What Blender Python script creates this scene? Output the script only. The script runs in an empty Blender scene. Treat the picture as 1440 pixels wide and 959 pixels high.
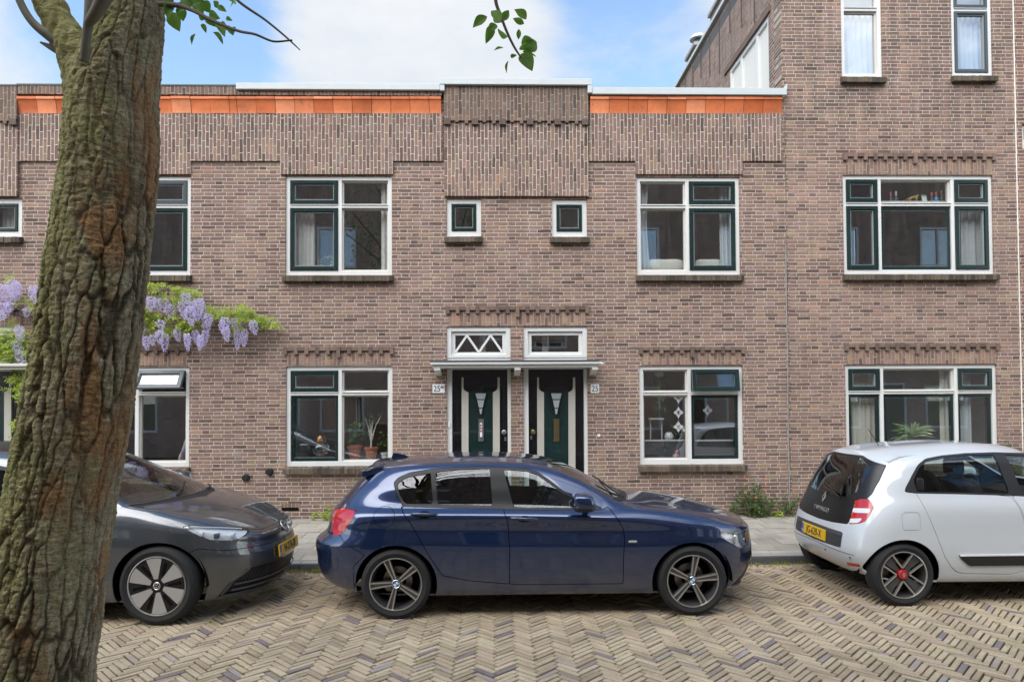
import bpy, math, random
from mathutils import Vector, Matrix
from mathutils.bvhtree import BVHTree
from mathutils.geometry import tessellate_polygon
R = math.radians
rnd = random.Random(7)
S = bpy.context.scene
COL = S.collection

# ------------------------------------------------------------------ camera
F_PX, CX, CY = 960.0, 720.0, 544.0
CAM = Vector((0, -10.55, 1.95))
_a, _p, _ro = 0.0223, 0.0221, 0.0055
_f0 = Vector((math.sin(_a), math.cos(_a), 0)); _r0 = Vector((math.cos(_a), -math.sin(_a), 0)); _z = Vector((0, 0, 1))
FW = _f0*math.cos(_p) + _z*math.sin(_p); _u0 = -_f0*math.sin(_p) + _z*math.cos(_p)
RT = _r0*math.cos(_ro) - _u0*math.sin(_ro); UP = _u0*math.cos(_ro) + _r0*math.sin(_ro)
cd = bpy.data.cameras.new('camera'); cam = bpy.data.objects.new('camera', cd); COL.objects.link(cam)
cd.sensor_width = 36; cd.lens = 36*F_PX/1440; cd.shift_y = (CY-479.5)/1440; cd.clip_end = 3000; cd.clip_start = .05
cam.matrix_world = Matrix(((RT.x, UP.x, -FW.x, CAM.x), (RT.y, UP.y, -FW.y, CAM.y), (RT.z, UP.z, -FW.z, CAM.z), (0, 0, 0, 1)))
S.camera = cam

def ray(px, py):
    return (RT*((px-CX)/F_PX) - UP*((py-CY)/F_PX) + FW)
def at_Y(px, py, Y=0.0):
    d = ray(px, py); return CAM + d*((Y-CAM.y)/d.y)
def at_X(px, py, X):
    d = ray(px, py); return CAM + d*((X-CAM.x)/d.x)
def at_Z(px, py, Z):
    d = ray(px, py); return CAM + d*((Z-CAM.z)/d.z)
def at_D(px, py, D):
    return CAM + ray(px, py)*D
def pix(p):
    q = Vector(p)-CAM; d = q.dot(FW); return (CX+F_PX*q.dot(RT)/d, CY-F_PX*q.dot(UP)/d)

# ------------------------------------------------------------------ mesh helper
class MB:
    def __init__(s): s.v = []; s.f = []
    def add(s, vs, fs):
        o = len(s.v); s.v += [tuple(p) for p in vs]; s.f += [tuple(i+o for i in q) for q in fs]; return s
    def box(s, x0, x1, y0, y1, z0, z1, M=None):
        vs = [(x, y, z) for z in (z0, z1) for y in (y0, y1) for x in (x0, x1)]
        if M is not None: vs = [M @ Vector(p) for p in vs]
        return s.add(vs, [(0, 2, 3, 1), (4, 5, 7, 6), (0, 1, 5, 4), (2, 6, 7, 3), (0, 4, 6, 2), (1, 3, 7, 5)])
    def bbox(s, x0, x1, y0, y1, z0, z1, b=.004, M=None):
        """box whose -Y/top face edges are chamfered"""
        vs = []
        for z, e in ((z0, 0), (z1-b, 0), (z1, b)):
            vs += [(x0+e, y0+e, z), (x1-e, y0+e, z), (x1-e, y1-e, z), (x0+e, y1-e, z)]
        if M is not None: vs = [M @ Vector(p) for p in vs]
        fs = [(3, 2, 1, 0), (8, 9, 10, 11)]
        for k in (0, 4):
            for i in range(4): fs.append((k+i, k+(i+1) % 4, k+4+(i+1) % 4, k+4+i))
        return s.add(vs, fs)
    def quad(s, a, b, c, d): return s.add([a, b, c, d], [(0, 1, 2, 3)])
    def prism(s, pts, fn, d0, d1):
        """pts: 2D ccw outline; fn(u, v, d) -> 3D"""
        n = len(pts); vs = [fn(u, v, d0) for u, v in pts]+[fn(u, v, d1) for u, v in pts]
        tri = tessellate_polygon([[Vector((u, v, 0)) for u, v in pts]])
        fs = [tuple(t) for t in tri]+[tuple(i+n for i in reversed(t)) for t in tri]
        fs += [(i, (i+1) % n, n+(i+1) % n, n+i) for i in range(n)]
        return s.add(vs, fs)
    def tube(s, path, rad, n=8, cap=True):
        path = [Vector(p) for p in path]; m = len(path)
        if not hasattr(rad, '__len__'): rad = [rad]*m
        vs = []; ref = None
        for i, p in enumerate(path):
            t = (path[min(i+1, m-1)]-path[max(i-1, 0)]).normalized()
            if ref is None: ref = t.orthogonal().normalized()
            ref = (ref-t*ref.dot(t)).normalized(); b = t.cross(ref)
            for k in range(n):
                a = 2*math.pi*k/n; vs.append(p+(ref*math.cos(a)+b*math.sin(a))*rad[i])
        fs = [(i*n+k, i*n+(k+1) % n, (i+1)*n+(k+1) % n, (i+1)*n+k) for i in range(m-1) for k in range(n)]
        if cap: fs += [tuple(range(n))[::-1], tuple((m-1)*n+k for k in range(n))]
        return s.add(vs, fs)
    def lathe(s, prof, fn, n=32, close=False):
        """prof: list of (r, h); fn(x, y, h) -> 3D"""
        m = len(prof)
        vs = [fn(r*math.cos(2*math.pi*k/n), r*math.sin(2*math.pi*k/n), h) for r, h in prof for k in range(n)]
        fs = [(i*n+k, i*n+(k+1) % n, (i+1)*n+(k+1) % n, (i+1)*n+k) for i in range(m-1) for k in range(n)]
        if close: fs += [tuple((m-1)*n+k for k in range(n)), tuple(range(n))[::-1]]
        return s.add(vs, fs)
    def grid(s, rows):
        m = len(rows); n = len(rows[0])
        return s.add([p for r in rows for p in r], [(i*n+k, i*n+k+1, (i+1)*n+k+1, (i+1)*n+k) for i in range(m-1) for k in range(n-1)])
    def merge(s, o): return s.add(o.v, o.f)
    def build(s, name, mat, parent=None, smooth=None, bevel=0, world=True):
        me = bpy.data.meshes.new(name); me.from_pydata(s.v, [], s.f); me.validate(); me.update()
        o = bpy.data.objects.new(name, me); COL.objects.link(o)
        if mat is not None: me.materials.append(mat)
        if smooth is not None and len(me.polygons):
            me.polygons.foreach_set('use_smooth', [True]*len(me.polygons))
            if smooth < 180: me.set_sharp_from_angle(angle=R(smooth))
        if bevel:
            m = o.modifiers.new('bevel', 'BEVEL'); m.width = bevel; m.segments = 2; m.limit_method = 'ANGLE'; m.angle_limit = R(40)
        if parent is not None:
            o.parent = parent
            if world and parent.type == 'EMPTY': o.matrix_parent_inverse = parent.matrix_basis.inverted()
        return o
def tag(o, label=None, cat=None, group=None, kind=None):
    for k, x in (('label', label), ('category', cat), ('group', group), ('kind', kind)):
        if x: o[k] = x
    return o
def empty(name, loc, label=None, cat=None, group=None, rz=0):
    o = bpy.data.objects.new(name, None); COL.objects.link(o); o.location = loc; o.rotation_euler = (0, 0, rz)
    o.matrix_basis = Matrix.Translation(Vector(loc)) @ Matrix.Rotation(rz, 4, 'Z'); o.empty_display_size = .2
    return tag(o, label, cat, group)

# ------------------------------------------------------------------ node helper
class NT:
    def __init__(s, name, mat=True):
        s.m = bpy.data.materials.new(name); s.m.use_nodes = True; s.t = s.m.node_tree; s.t.nodes.clear()
        s.out = s.t.nodes.new('ShaderNodeOutputMaterial')
    def n(s, typ, **kw):
        nd = s.t.nodes.new('ShaderNode'+typ)
        for k, x in kw.items():
            if k.startswith('i_'): s.put(nd.inputs[k[2:].replace('_', ' ')], x)
            else: setattr(nd, k, x)
        return nd
    def put(s, sock, x):
        if isinstance(x, bpy.types.NodeSocket): s.t.links.new(x, sock)
        elif x is not None:
            if sock.type == 'RGBA' and len(x) == 3: x = (*x, 1)
            sock.default_value = x
    def m_(s, op, a, b=None, c=None, clamp=False):
        nd = s.t.nodes.new('ShaderNodeMath'); nd.operation = op; nd.use_clamp = clamp
        for i, x in enumerate((a, b, c)):
            if x is not None: s.put(nd.inputs[i], x)
        return nd.outputs[0]
    def mix(s, fac, a, b, mode='MIX'):
        nd = s.t.nodes.new('ShaderNodeMix'); nd.data_type = 'RGBA'; nd.blend_type = mode
        s.put(nd.inputs[0], fac); s.put(nd.inputs[6], a); s.put(nd.inputs[7], b); return nd.outputs[2]
    def ramp(s, fac, stops, interp='LINEAR'):
        nd = s.t.nodes.new('ShaderNodeValToRGB'); s.put(nd.inputs[0], fac); cr = nd.color_ramp; cr.interpolation = interp
        while len(cr.elements) < len(stops): cr.elements.new(.5)
        for e, (p, c) in zip(cr.elements, stops):
            e.position = p; e.color = (*c, 1) if hasattr(c, '__len__') else (c, c, c, 1)
        return nd.outputs[0]
    def noise(s, vec, scale, detail=4, rough=.55, dist=0):
        nd = s.n('TexNoise'); s.put(nd.inputs['Vector'], vec); nd.inputs['Scale'].default_value = scale
        nd.inputs['Detail'].default_value = detail; nd.inputs['Roughness'].default_value = rough; nd.inputs['Distortion'].default_value = dist
        return nd.outputs[0]
    def sstep(s, x, a, b):
        nd = s.t.nodes.new('ShaderNodeMapRange'); nd.interpolation_type = 'SMOOTHSTEP'
        s.put(nd.inputs[0], x); nd.inputs[1].default_value = a; nd.inputs[2].default_value = b; return nd.outputs[0]
    def pos(s): return s.n('NewGeometry').outputs['Position']
    def obj(s): return s.n('TexCoord').outputs['Object']
    def island(s): return s.n('NewGeometry').outputs['Random Per Island']
    def bump(s, h, strength=.5, dist=.01, normal=None):
        nd = s.n('Bump'); nd.inputs['Strength'].default_value = strength; nd.inputs['Distance'].default_value = dist
        s.put(nd.inputs['Height'], h)
        if normal is not None: s.put(nd.inputs['Normal'], normal)
        return nd.outputs[0]
    def bsdf(s, color, rough=.6, metallic=0, spec=.5, normal=None, coat=0, coat_r=.03, coat_ior=1.5, **kw):
        b = s.n('BsdfPrincipled'); s.put(b.inputs['Base Color'], color); s.put(b.inputs['Roughness'], rough); s.put(b.inputs['Metallic'], metallic)
        s.put(b.inputs['Specular IOR Level'], spec); s.put(b.inputs['Coat Weight'], coat); s.put(b.inputs['Coat Roughness'], coat_r); s.put(b.inputs['Coat IOR'], coat_ior)
        if normal is not None: s.put(b.inputs['Normal'], normal)
        for k, x in kw.items(): s.put(b.inputs[k.replace('_', ' ')], x)
        s.t.links.new(b.outputs[0], s.out.inputs[0]); return s.m
    def sep(s, v):
        nd = s.n('SeparateXYZ'); s.put(nd.inputs[0], v); return nd.outputs
    def comb(s, x, y, z):
        nd = s.n('CombineXYZ')
        for i, q in enumerate((x, y, z)): s.put(nd.inputs[i], q)
        return nd.outputs[0]
    def white(s, v):
        nd = s.n('TexWhiteNoise'); nd.noise_dimensions = '3D'; s.put(nd.inputs['Vector'], v); return nd.outputs
# ------------------------------------------------------------------ materials
def plain(name, c, rough=.5, metallic=0, spec=.5, coat=0, vary=.12, scale=14, bump=0, obj=True):
    t = NT(name); v = t.pos()
    k = t.noise(v, scale, 5)
    f = t.m_('MULTIPLY_ADD', t.m_('SUBTRACT', k, .5), vary*2, 1.0)
    col = t.n('VectorMath', operation='SCALE'); col.inputs[0].default_value = c; t.put(col.inputs['Scale'], f)
    nm = t.bump(k, bump, .004) if bump else None
    r = t.m_('MULTIPLY_ADD', t.m_('SUBTRACT', t.noise(v, scale*.6, 3), .5), .25*rough, rough)
    return t.bsdf(col.outputs[0], r, metallic, spec, nm, coat)

def brick_mat(name, axis='x', soldier=False, tint=(.925, .875, .86), H=.0572, P=.336, light=1.0, mort=.92):
    t = NT(name); p = t.pos(); x, y, z = t.sep(p)
    u, v = ((x if axis == 'x' else y), z)
    wob = t.sep(t.n('TexNoise', i_Vector=p, i_Scale=9.0, i_Detail=2.0).outputs['Color'])
    u = t.m_('MULTIPLY_ADD', t.m_('SUBTRACT', wob[0], .5), .016, u); v = t.m_('MULTIPLY_ADD', t.m_('SUBTRACT', wob[1], .5), .014, v)
    if soldier: u, v = v, u
    row = t.m_('FLOOR', t.m_('DIVIDE', v, H))
    rr = t.white(t.comb(row, 3.3 if soldier else 1.7, .5))[0]
    if soldier:
        Sx = P = .228; off = t.m_('ADD', t.m_('MULTIPLY', t.m_('FLOORED_MODULO', row, 2), .5), t.m_('MULTIPLY', rr, .22))
    else:
        Sx = P*.655; off = t.m_('ADD', t.m_('MULTIPLY', t.m_('FLOORED_MODULO', row, 2), .5), t.m_('MULTIPLY', rr, .10))
    uu = t.m_('ADD', t.m_('DIVIDE', u, P), off)
    cell = t.m_('FLOOR', uu); cf = t.m_('MULTIPLY', t.m_('FRACT', uu), P)
    hd = t.m_('GREATER_THAN', cf, Sx)
    lx = t.m_('SUBTRACT', cf, t.m_('MULTIPLY', hd, Sx))
    w = t.m_('SUBTRACT', Sx, t.m_('MULTIPLY', hd, Sx-(P-Sx)))
    dx = t.m_('MINIMUM', lx, t.m_('SUBTRACT', w, lx))
    vf = t.m_('MULTIPLY', t.m_('FRACT', t.m_('DIVIDE', v, H)), H)
    dy = t.m_('MINIMUM', vf, t.m_('SUBTRACT', H, vf))
    d = t.m_('MINIMUM', dx, dy)
    rag = t.m_('MULTIPLY', t.m_('SUBTRACT', t.noise(p, 55, 3, .7), .5), .007)
    d2 = t.m_('ADD', d, rag)
    mask = t.sstep(d2, .0030, .0072)                      # 1 on brick
    wn = t.white(t.comb(t.m_('MULTIPLY_ADD', cell, 2.0, hd), row, 7.7))
    rv = wn[0]; rc = t.sep(wn[1])
    col = t.ramp(rv, [(0, (.105, .075, .062)), (.06, (.165, .112, .092)), (.28, (.215, .145, .119)), (.50, (.245, .164, .134)), (.68, (.275, .184, .152)),
                      (.80, (.26, .188, .137)), (.88, (.315, .200, .152)), (.95, (.285, .226, .152)), (1, (.35, .205, .146))])
    sp = t.noise(p, 130, 4, .7)
    big = t.noise(p, 1.1, 5, .6); mid = t.noise(p, 4.5, 4, .6)
    f = t.m_('ADD', t.m_('MULTIPLY_ADD', sp, .9, .55), t.m_('MULTIPLY', t.m_('SUBTRACT', mid, .5), .5))
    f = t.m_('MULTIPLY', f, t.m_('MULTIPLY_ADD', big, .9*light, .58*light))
    sc = t.n('VectorMath', operation='SCALE'); t.put(sc.inputs[0], col); t.put(sc.inputs['Scale'], f)
    bc = t.mix(1.0, sc.outputs[0], (*tint, 1), 'MULTIPLY')
    # soot blotches and pale bloom that belong to the wall
    bc = t.mix(t.m_('MULTIPLY', t.sstep(t.noise(p, 2.3, 6, .65), .60, .78), .55), bc, (.075, .066, .062))
    bc = t.mix(t.m_('MULTIPLY', t.sstep(t.noise(p, 3.1, 5, .65), .52, .75), .42), bc, (.36, .295, .27))
    bc = t.mix(t.m_('MULTIPLY', t.sstep(t.noise(p, 38, 4, .7), .58, .72), .35), bc, (.40, .34, .31))
    # soot that has run down from the parapet, damp at the foot of the wall, streaks
    st = t.noise(t.comb(t.m_('MULTIPLY', u if not soldier else v, 5.5), 0, t.m_('MULTIPLY', z, .55)), 1.0, 5, .65)
    top = t.m_('MULTIPLY', t.sstep(z, 5.1, 6.7), t.sstep(st, .38, .62)); foot = t.m_('MULTIPLY', t.sstep(z, 1.15, .25), t.sstep(t.noise(p, 2.2, 5, .6), .35, .62))
    run = t.m_('MULTIPLY', t.sstep(st, .57, .72), .30)
    bc = t.mix(t.m_('MAXIMUM', t.m_('MULTIPLY', top, .55), t.m_('MAXIMUM', run, t.m_('MULTIPLY', foot, .38))), bc, (.085, .066, .056))
    mn = t.noise(p, 2.6, 4, .6)
    mc = t.ramp(t.m_('MULTIPLY_ADD', t.noise(p, 30, 3), .5, t.m_('MULTIPLY', mn, .62)), [(.28, (.22*mort, .185*mort, .17*mort)), (.46, (.45*mort, .39*mort, .335*mort)), (.68, (.63*mort, .56*mort, .49*mort))])
    c = t.mix(mask, mc, bc)
    h = t.m_('ADD', t.m_('MULTIPLY', t.sstep(d2, .001, .009), 1.0), t.m_('MULTIPLY_ADD', rc[1], .35, t.m_('MULTIPLY', sp, .35)))
    return t.bsdf(c, .88, 0, .25, t.bump(h, .75, .007))

def island_mat(name, stops, rough=.85, sp_scale=60, bump=.4, moss=None, spread=.6):
    t = NT(name); p = t.pos(); r = t.island()
    col = t.ramp(r, stops)
    n1 = t.noise(p, sp_scale, 5, .65); n2 = t.noise(p, 1.7, 6, .68)
    f = t.m_('MULTIPLY', t.m_('MULTIPLY_ADD', n1, spread, 1-spread*.5), t.m_('MULTIPLY_ADD', n2, 1.1, .45))
    sc = t.n('VectorMath', operation='SCALE'); t.put(sc.inputs[0], col); t.put(sc.inputs['Scale'], f); c = sc.outputs[0]
    if moss: c = t.mix(t.m_('MULTIPLY', t.sstep(t.noise(p, 5, 6, .7), moss[0], moss[0]+.15), moss[2]), c, moss[1])
    return t.bsdf(c, rough, 0, .3, t.bump(n1, bump, .004))

def glass_mat(name, tint=(.85, .9, .88), k=1.6, base=.05, rough=.0):
    t = NT(name)
    fr = t.n('Fresnel'); t.put(fr.inputs['IOR'], t.m_('MULTIPLY_ADD', t.n('NewGeometry').outputs['Backfacing'], -.8333, 1.5))
    fac = t.m_('MULTIPLY_ADD', fr.outputs[0], k, base, clamp=True)
    g = t.n('BsdfGlossy'); g.inputs['Roughness'].default_value = rough; g.inputs['Color'].default_value = (.95, .97, 1, 1)
    nv = t.bump(t.noise(t.pos(), .9, 1), .012, .05); t.put(g.inputs['Normal'], nv)
    tr = t.n('BsdfTransparent'); tr.inputs['Color'].default_value = (*tint, 1)
    mx = t.n('MixShader'); t.put(mx.inputs[0], fac); t.t.links.new(tr.outputs[0], mx.inputs[1]); t.t.links.new(g.outputs[0], mx.inputs[2])
    t.t.links.new(mx.outputs[0], t.out.inputs[0]); return t.m

def paint_mat(name, c, metallic=0, flake=0, rough=.4, coat=1.0, dust=.05, cior=1.75):
    t = NT(name); p = t.obj()
    n = t.noise(p, 900, 2); d = t.noise(p, 3, 5, .6)
    col = t.mix(t.m_('MULTIPLY', n, flake), (*c, 1), tuple(min(1, x*2.2+.01) for x in c)+(1,))
    x, y, z = t.sep(p)
    dirt = t.m_('MULTIPLY', t.m_('MULTIPLY', t.sstep(z, .62, .18), t.m_('MULTIPLY_ADD', d, 1.2, .2)), .35)
    col = t.mix(t.m_('ADD', t.m_('MULTIPLY', d, dust), dirt), col, (.16, .145, .125))
    return t.bsdf(col, rough, metallic, .5, None, coat, t.m_('MULTIPLY_ADD', d, .06, t.m_('MULTIPLY_ADD', dirt, .5, .01)), coat_ior=cior)

def leaf_mat(name, a, b, c, trans=.35):
    t = NT(name); r = t.island(); p = t.pos()
    col = t.mix(t.noise(p, 30, 2), t.ramp(r, [(0, a), (.5, b), (1, c)]), b)
    d = t.n('BsdfPrincipled'); t.put(d.inputs['Base Color'], col); d.inputs['Roughness'].default_value = .5; d.inputs['Specular IOR Level'].default_value = .35
    tl = t.n('BsdfTranslucent'); sc = t.n('VectorMath', operation='SCALE'); t.put(sc.inputs[0], col); sc.inputs['Scale'].default_value = 1.5
    t.put(tl.inputs[0], sc.outputs[0]); mx = t.n('MixShader'); mx.inputs[0].default_value = trans
    t.t.links.new(d.outputs[0], mx.inputs[1]); t.t.links.new(tl.outputs[0], mx.inputs[2]); t.t.links.new(mx.outputs[0], t.out.inputs[0]); return t.m

def bark_mat():
    t = NT('bark'); p = t.obj(); x, y, z = t.sep(p)
    q = t.comb(x, y, t.m_('MULTIPLY', z, .22))
    n = t.noise(q, 26, 7, .68, .6); n2 = t.noise(p, 6, 5, .65); n3 = t.noise(p, 60, 4, .7)
    at = t.n('Attribute'); at.attribute_name = 'crack'; ck = at.outputs['Fac']
    n4 = t.noise(t.comb(t.m_('MULTIPLY', x, .35), t.m_('MULTIPLY', y, .35), z), 70, 4, .7, .4)      # short level flakes
    col = t.ramp(t.m_('ADD', t.m_('MULTIPLY', n, .6), t.m_('MULTIPLY', n4, .4)), [(.30, (.16, .128, .078)), (.45, (.33, .275, .175)), (.58, (.50, .425, .285)), (.72, (.68, .61, .46))])
    side = t.m_('ADD', t.m_('MULTIPLY', t.m_('SUBTRACT', x, t.m_('MULTIPLY', z, .125)), 3.4), t.m_('MULTIPLY', t.m_('SUBTRACT', n2, .5), 2.4))
    mossf = t.m_('MULTIPLY', t.sstep(side, .65, -.55), t.sstep(n3, .24, .54))
    col = t.mix(t.m_('MULTIPLY', mossf, .74), col, t.mix(t.noise(p, 14, 4), (.26, .265, .06, 1), (.58, .58, .24, 1)))
    rust = t.m_('MULTIPLY', t.sstep(side, .0, .5), t.sstep(t.noise(q, 9, 5, .65), .46, .60))
    col = t.mix(t.m_('MULTIPLY', rust, .72), col, (.46, .225, .08))
    lich = t.sstep(t.noise(p, 34, 5, .7), .68, .74)
    col = t.mix(t.m_('MULTIPLY', lich, .55), col, (.52, .52, .40))
    col = t.mix(t.m_('MULTIPLY', ck, .72), col, (.055, .043, .026))
    h = t.m_('ADD', t.m_('ADD', t.m_('MULTIPLY', n, .7), t.m_('MULTIPLY', n4, .8)), t.m_('MULTIPLY', n3, .45))
    return t.bsdf(col, .92, 0, .2, t.bump(h, .9, .02))

M = {}
M['brick'] = brick_mat('brown_brick'); M['brick_side'] = brick_mat('brown_brick_side', 'y')
M['brick_tall'] = brick_mat('paler_brick', light=1.02, tint=(.97, .91, .885), mort=.85); M['brick_tall_side'] = brick_mat('paler_brick_side', 'y', light=1.14)
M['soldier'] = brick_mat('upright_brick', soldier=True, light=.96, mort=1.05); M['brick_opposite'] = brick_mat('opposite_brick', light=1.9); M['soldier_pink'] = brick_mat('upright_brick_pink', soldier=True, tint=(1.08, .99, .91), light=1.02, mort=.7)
M['soldier_dark'] = brick_mat('upright_brick_dark', soldier=True, light=.80, mort=.62, tint=(1.02, .97, .88))
M['sill'] = island_mat('sill_brick', [(0, (.055, .045, .036)), (.5, (.10, .082, .062)), (1, (.15, .115, .085))], moss=(.55, (.10, .11, .04), .5))
M['trim'] = island_mat('trim_brick', [(0, (.11, .075, .065)), (.5, (.165, .118, .096)), (1, (.225, .155, .122))])
M['trim_dark'] = island_mat('trim_brick_dark', [(0, (.05, .042, .038)), (.5, (.11, .082, .07)), (1, (.17, .12, .10))])
M['orange'] = island_mat('orange_tile', [(0, (.50, .125, .045)), (.4, (.66, .185, .07)), (.8, (.72, .22, .09)), (1, (.78, .30, .15))], rough=.38, sp_scale=9, bump=.12, spread=.45, moss=(.56, (.33, .12, .07), .65))
M['coping'] = plain('zinc_coping', (.50, .54, .54), .5, 0, vary=.08, scale=5)
M['white'] = plain('white_paint', (.70, .70, .675), .35, vary=.05, scale=6)
M['cream'] = plain('cream_paint', (.60, .58, .52), .4, vary=.05, scale=6)
M['green'] = plain('dark_green_paint', (.010, .026, .024), .18, coat=.5, vary=.2, scale=3)
M['black'] = plain('black_lacquer', (.010, .009, .010), .15, coat=.6, vary=.2, scale=3)
M['greysash'] = plain('slate_paint', (.045, .062, .072), .3, vary=.1)
M['glass'] = glass_mat('window_glass', (.95, .98, .97), 2.4, .19); M['cglass'] = glass_mat('car_glass', (.62, .70, .68), 1.3, .02); M['privacy'] = glass_mat('dark_car_glass', (.10, .11, .12), 1.4, .03)
M['steel'] = plain('steel', (.62, .62, .60), .3, 1.0, vary=.06); M['brass'] = plain('brass', (.52, .40, .20), .3, 1.0, vary=.1)
M['plaster'] = plain('room_plaster', (.72, .69, .63), .9, vary=.05); M['floorboard'] = plain('floor_board', (.30, .20, .12), .6, vary=.2)
M['curtain'] = plain('curtain_cloth', (.85, .84, .80), .9, vary=.05); M['sheer'] = plain('sheer_cloth', (.66, .69, .71), .9, vary=.04); M['cushion'] = plain('cushion_cloth', (.80, .78, .70), .95, vary=.06)
M['terracotta'] = plain('terracotta', (.50, .18, .095), .8, vary=.15); M['concrete'] = plain('kerb_concrete', (.30, .295, .28), .9, vary=.3, scale=9, bump=.4)
M['kerbface'] = plain('kerb_face', (.085, .085, .088), .9, vary=.35, scale=12, bump=.4)
M['paver'] = island_mat('paving_slab', [(0, (.27, .25, .21)), (.5, (.335, .31, .26)), (1, (.39, .36, .305))], sp_scale=45, moss=(.60, (.19, .18, .10), .5), spread=.45)
M['setts'] = island_mat('street_brick', [(0, (.20, .165, .165)), (.03, (.24, .195, .18)), (.06, (.34, .265, .185)), (.30, (.41, .325, .22)), (.6, (.46, .372, .252)), (.82, (.505, .415, .285)), (.94, (.46, .345, .245)), (1, (.33, .285, .26))],
                         sp_scale=70, spread=.55, moss=(.66, (.20, .20, .10), .35))
M['tile'] = island_mat('roof_tile', [(0, (.20, .07, .05)), (1, (.30, .11, .07))]); M['roof'] = plain('roof_felt', (.10, .10, .10), .9)
M['vine'] = leaf_mat('vine_leaf', (.18, .27, .03), (.29, .38, .045), (.42, .46, .08)); M['weed'] = leaf_mat('weed_leaf', (.035, .085, .018), (.065, .13, .025), (.12, .19, .04))
M['tleaf'] = leaf_mat('tree_leaf', (.075, .17, .022), (.12, .24, .03), (.22, .36, .06), .55); M['crown'] = leaf_mat('crown_leaf', (.04, .08, .015), (.06, .11, .02), (.09, .15, .03), .3)
M['houseplant'] = leaf_mat('house_plant_leaf', (.05, .12, .03), (.09, .18, .05), (.14, .24, .07)); M['variegated'] = leaf_mat('variegated_leaf', (.18, .32, .10), (.50, .60, .36), (.74, .80, .60))
M['lilac'] = leaf_mat('lilac_petal', (.47, .41, .64), (.64, .59, .78), (.82, .79, .88), .35)
M['stem'] = plain('vine_stem', (.20, .16, .12), .9, vary=.3); M['twig'] = plain('twig_bark', (.13, .10, .075), .85, vary=.3); M['bark'] = bark_mat(); M['greybark'] = plain('grey_bark', (.22, .205, .155), .85, vary=.35, scale=25, bump=.8)
M['orange_petal'] = plain('orange_petal', (.75, .22, .04), .6); M['yellow_petal'] = plain('yellow_petal', (.75, .60, .05), .6)
M['rubber'] = plain('rubber', (.016, .016, .017), .75, vary=.2, scale=20); M['dark'] = plain('dark_plastic', (.012, .012, .013), .5, vary=.1); M['void'] = plain('wheel_well', (.006, .006, .006), .95, spec=.1)
M['seat'] = plain('seat_cloth', (.03, .03, .032), .85, vary=.15); M['chrome'] = plain('chrome', (.80, .81, .82), .12, 1.0, vary=.02); M['alloy'] = plain('bright_alloy', (.56, .55, .53), .32, .85, vary=.06); M['alloy_dark'] = plain('grey_alloy', (.11, .11, .115), .38, .6, vary=.1); M['alloy_black'] = plain('black_alloy', (.014, .014, .015), .3, .2, vary=.1)
M['wheel_silver'] = plain('silver_wheel_face', (.50, .49, .48), .35, .5, vary=.05); M['disc'] = plain('brake_disc', (.25, .22, .20), .4, .9, vary=.1)
M['blue'] = paint_mat('blue_paint', (.0035, .020, .078), .55, .4, .26); M['grey'] = paint_mat('grey_paint', (.062, .069, .078), .55, .4, .30); M['wpaint'] = paint_mat('white_car_paint', (.60, .635, .66), 0, 0, .35, dust=.02, cior=1.6)
M['red_lens'] = plain('red_lens', (.50, .008, .010), .12, coat=1, vary=.2, scale=30); M['clear_lens'] = glass_mat('clear_lens', (.92, .94, .95), 1.5, .05); M['lamp_silver'] = plain('lamp_reflector', (.80, .82, .84), .3, 0, vary=.1, scale=40); M['white_lens'] = plain('white_lens', (.78, .78, .78), .15, coat=1)
M['plate'] = plain('plate_yellow', (.80, .47, .015), .4, vary=.04); M['plate_blue'] = plain('plate_blue', (.02, .10, .45), .4); M['ink'] = plain('black_ink', (.012, .012, .012), .5); M['red'] = plain('red_cap', (.42, .008, .018), .3, coat=.6)
M['enamel'] = plain('white_enamel', (.80, .81, .80), .25, coat=.5, vary=.03); M['emblem_blue'] = plain('emblem_blue', (.03, .22, .55), .25, coat=.6); M['gold'] = plain('gold_paint', (.55, .36, .10), .35, .6); M['pink'] = plain('pink_glass', (.65, .12, .22), .3); M['grey_plastic'] = plain('grey_plastic', (.075, .08, .085), .5)

M['bead'] = plain('grey_bead', (.33, .36, .36), .4); M['oldwood'] = plain('weathered_wood', (.36, .30, .22), .85, vary=.35, scale=18, bump=.5); M['darkwood'] = plain('brown_wood', (.075, .042, .022), .7, vary=.3, scale=18)
M['copper'] = plain('copper', (.50, .24, .10), .35, .9); M['clearglass'] = glass_mat('jar_glass', (.9, .93, .93), 2.0, .06); M['litter'] = island_mat('dead_leaf', [(0, (.12, .08, .04)), (.5, (.24, .16, .08)), (1, (.36, .27, .15))])
M['strip'] = plain('stone_coloured_paint', (.46, .44, .385), .4, vary=.08, scale=6)
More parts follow.
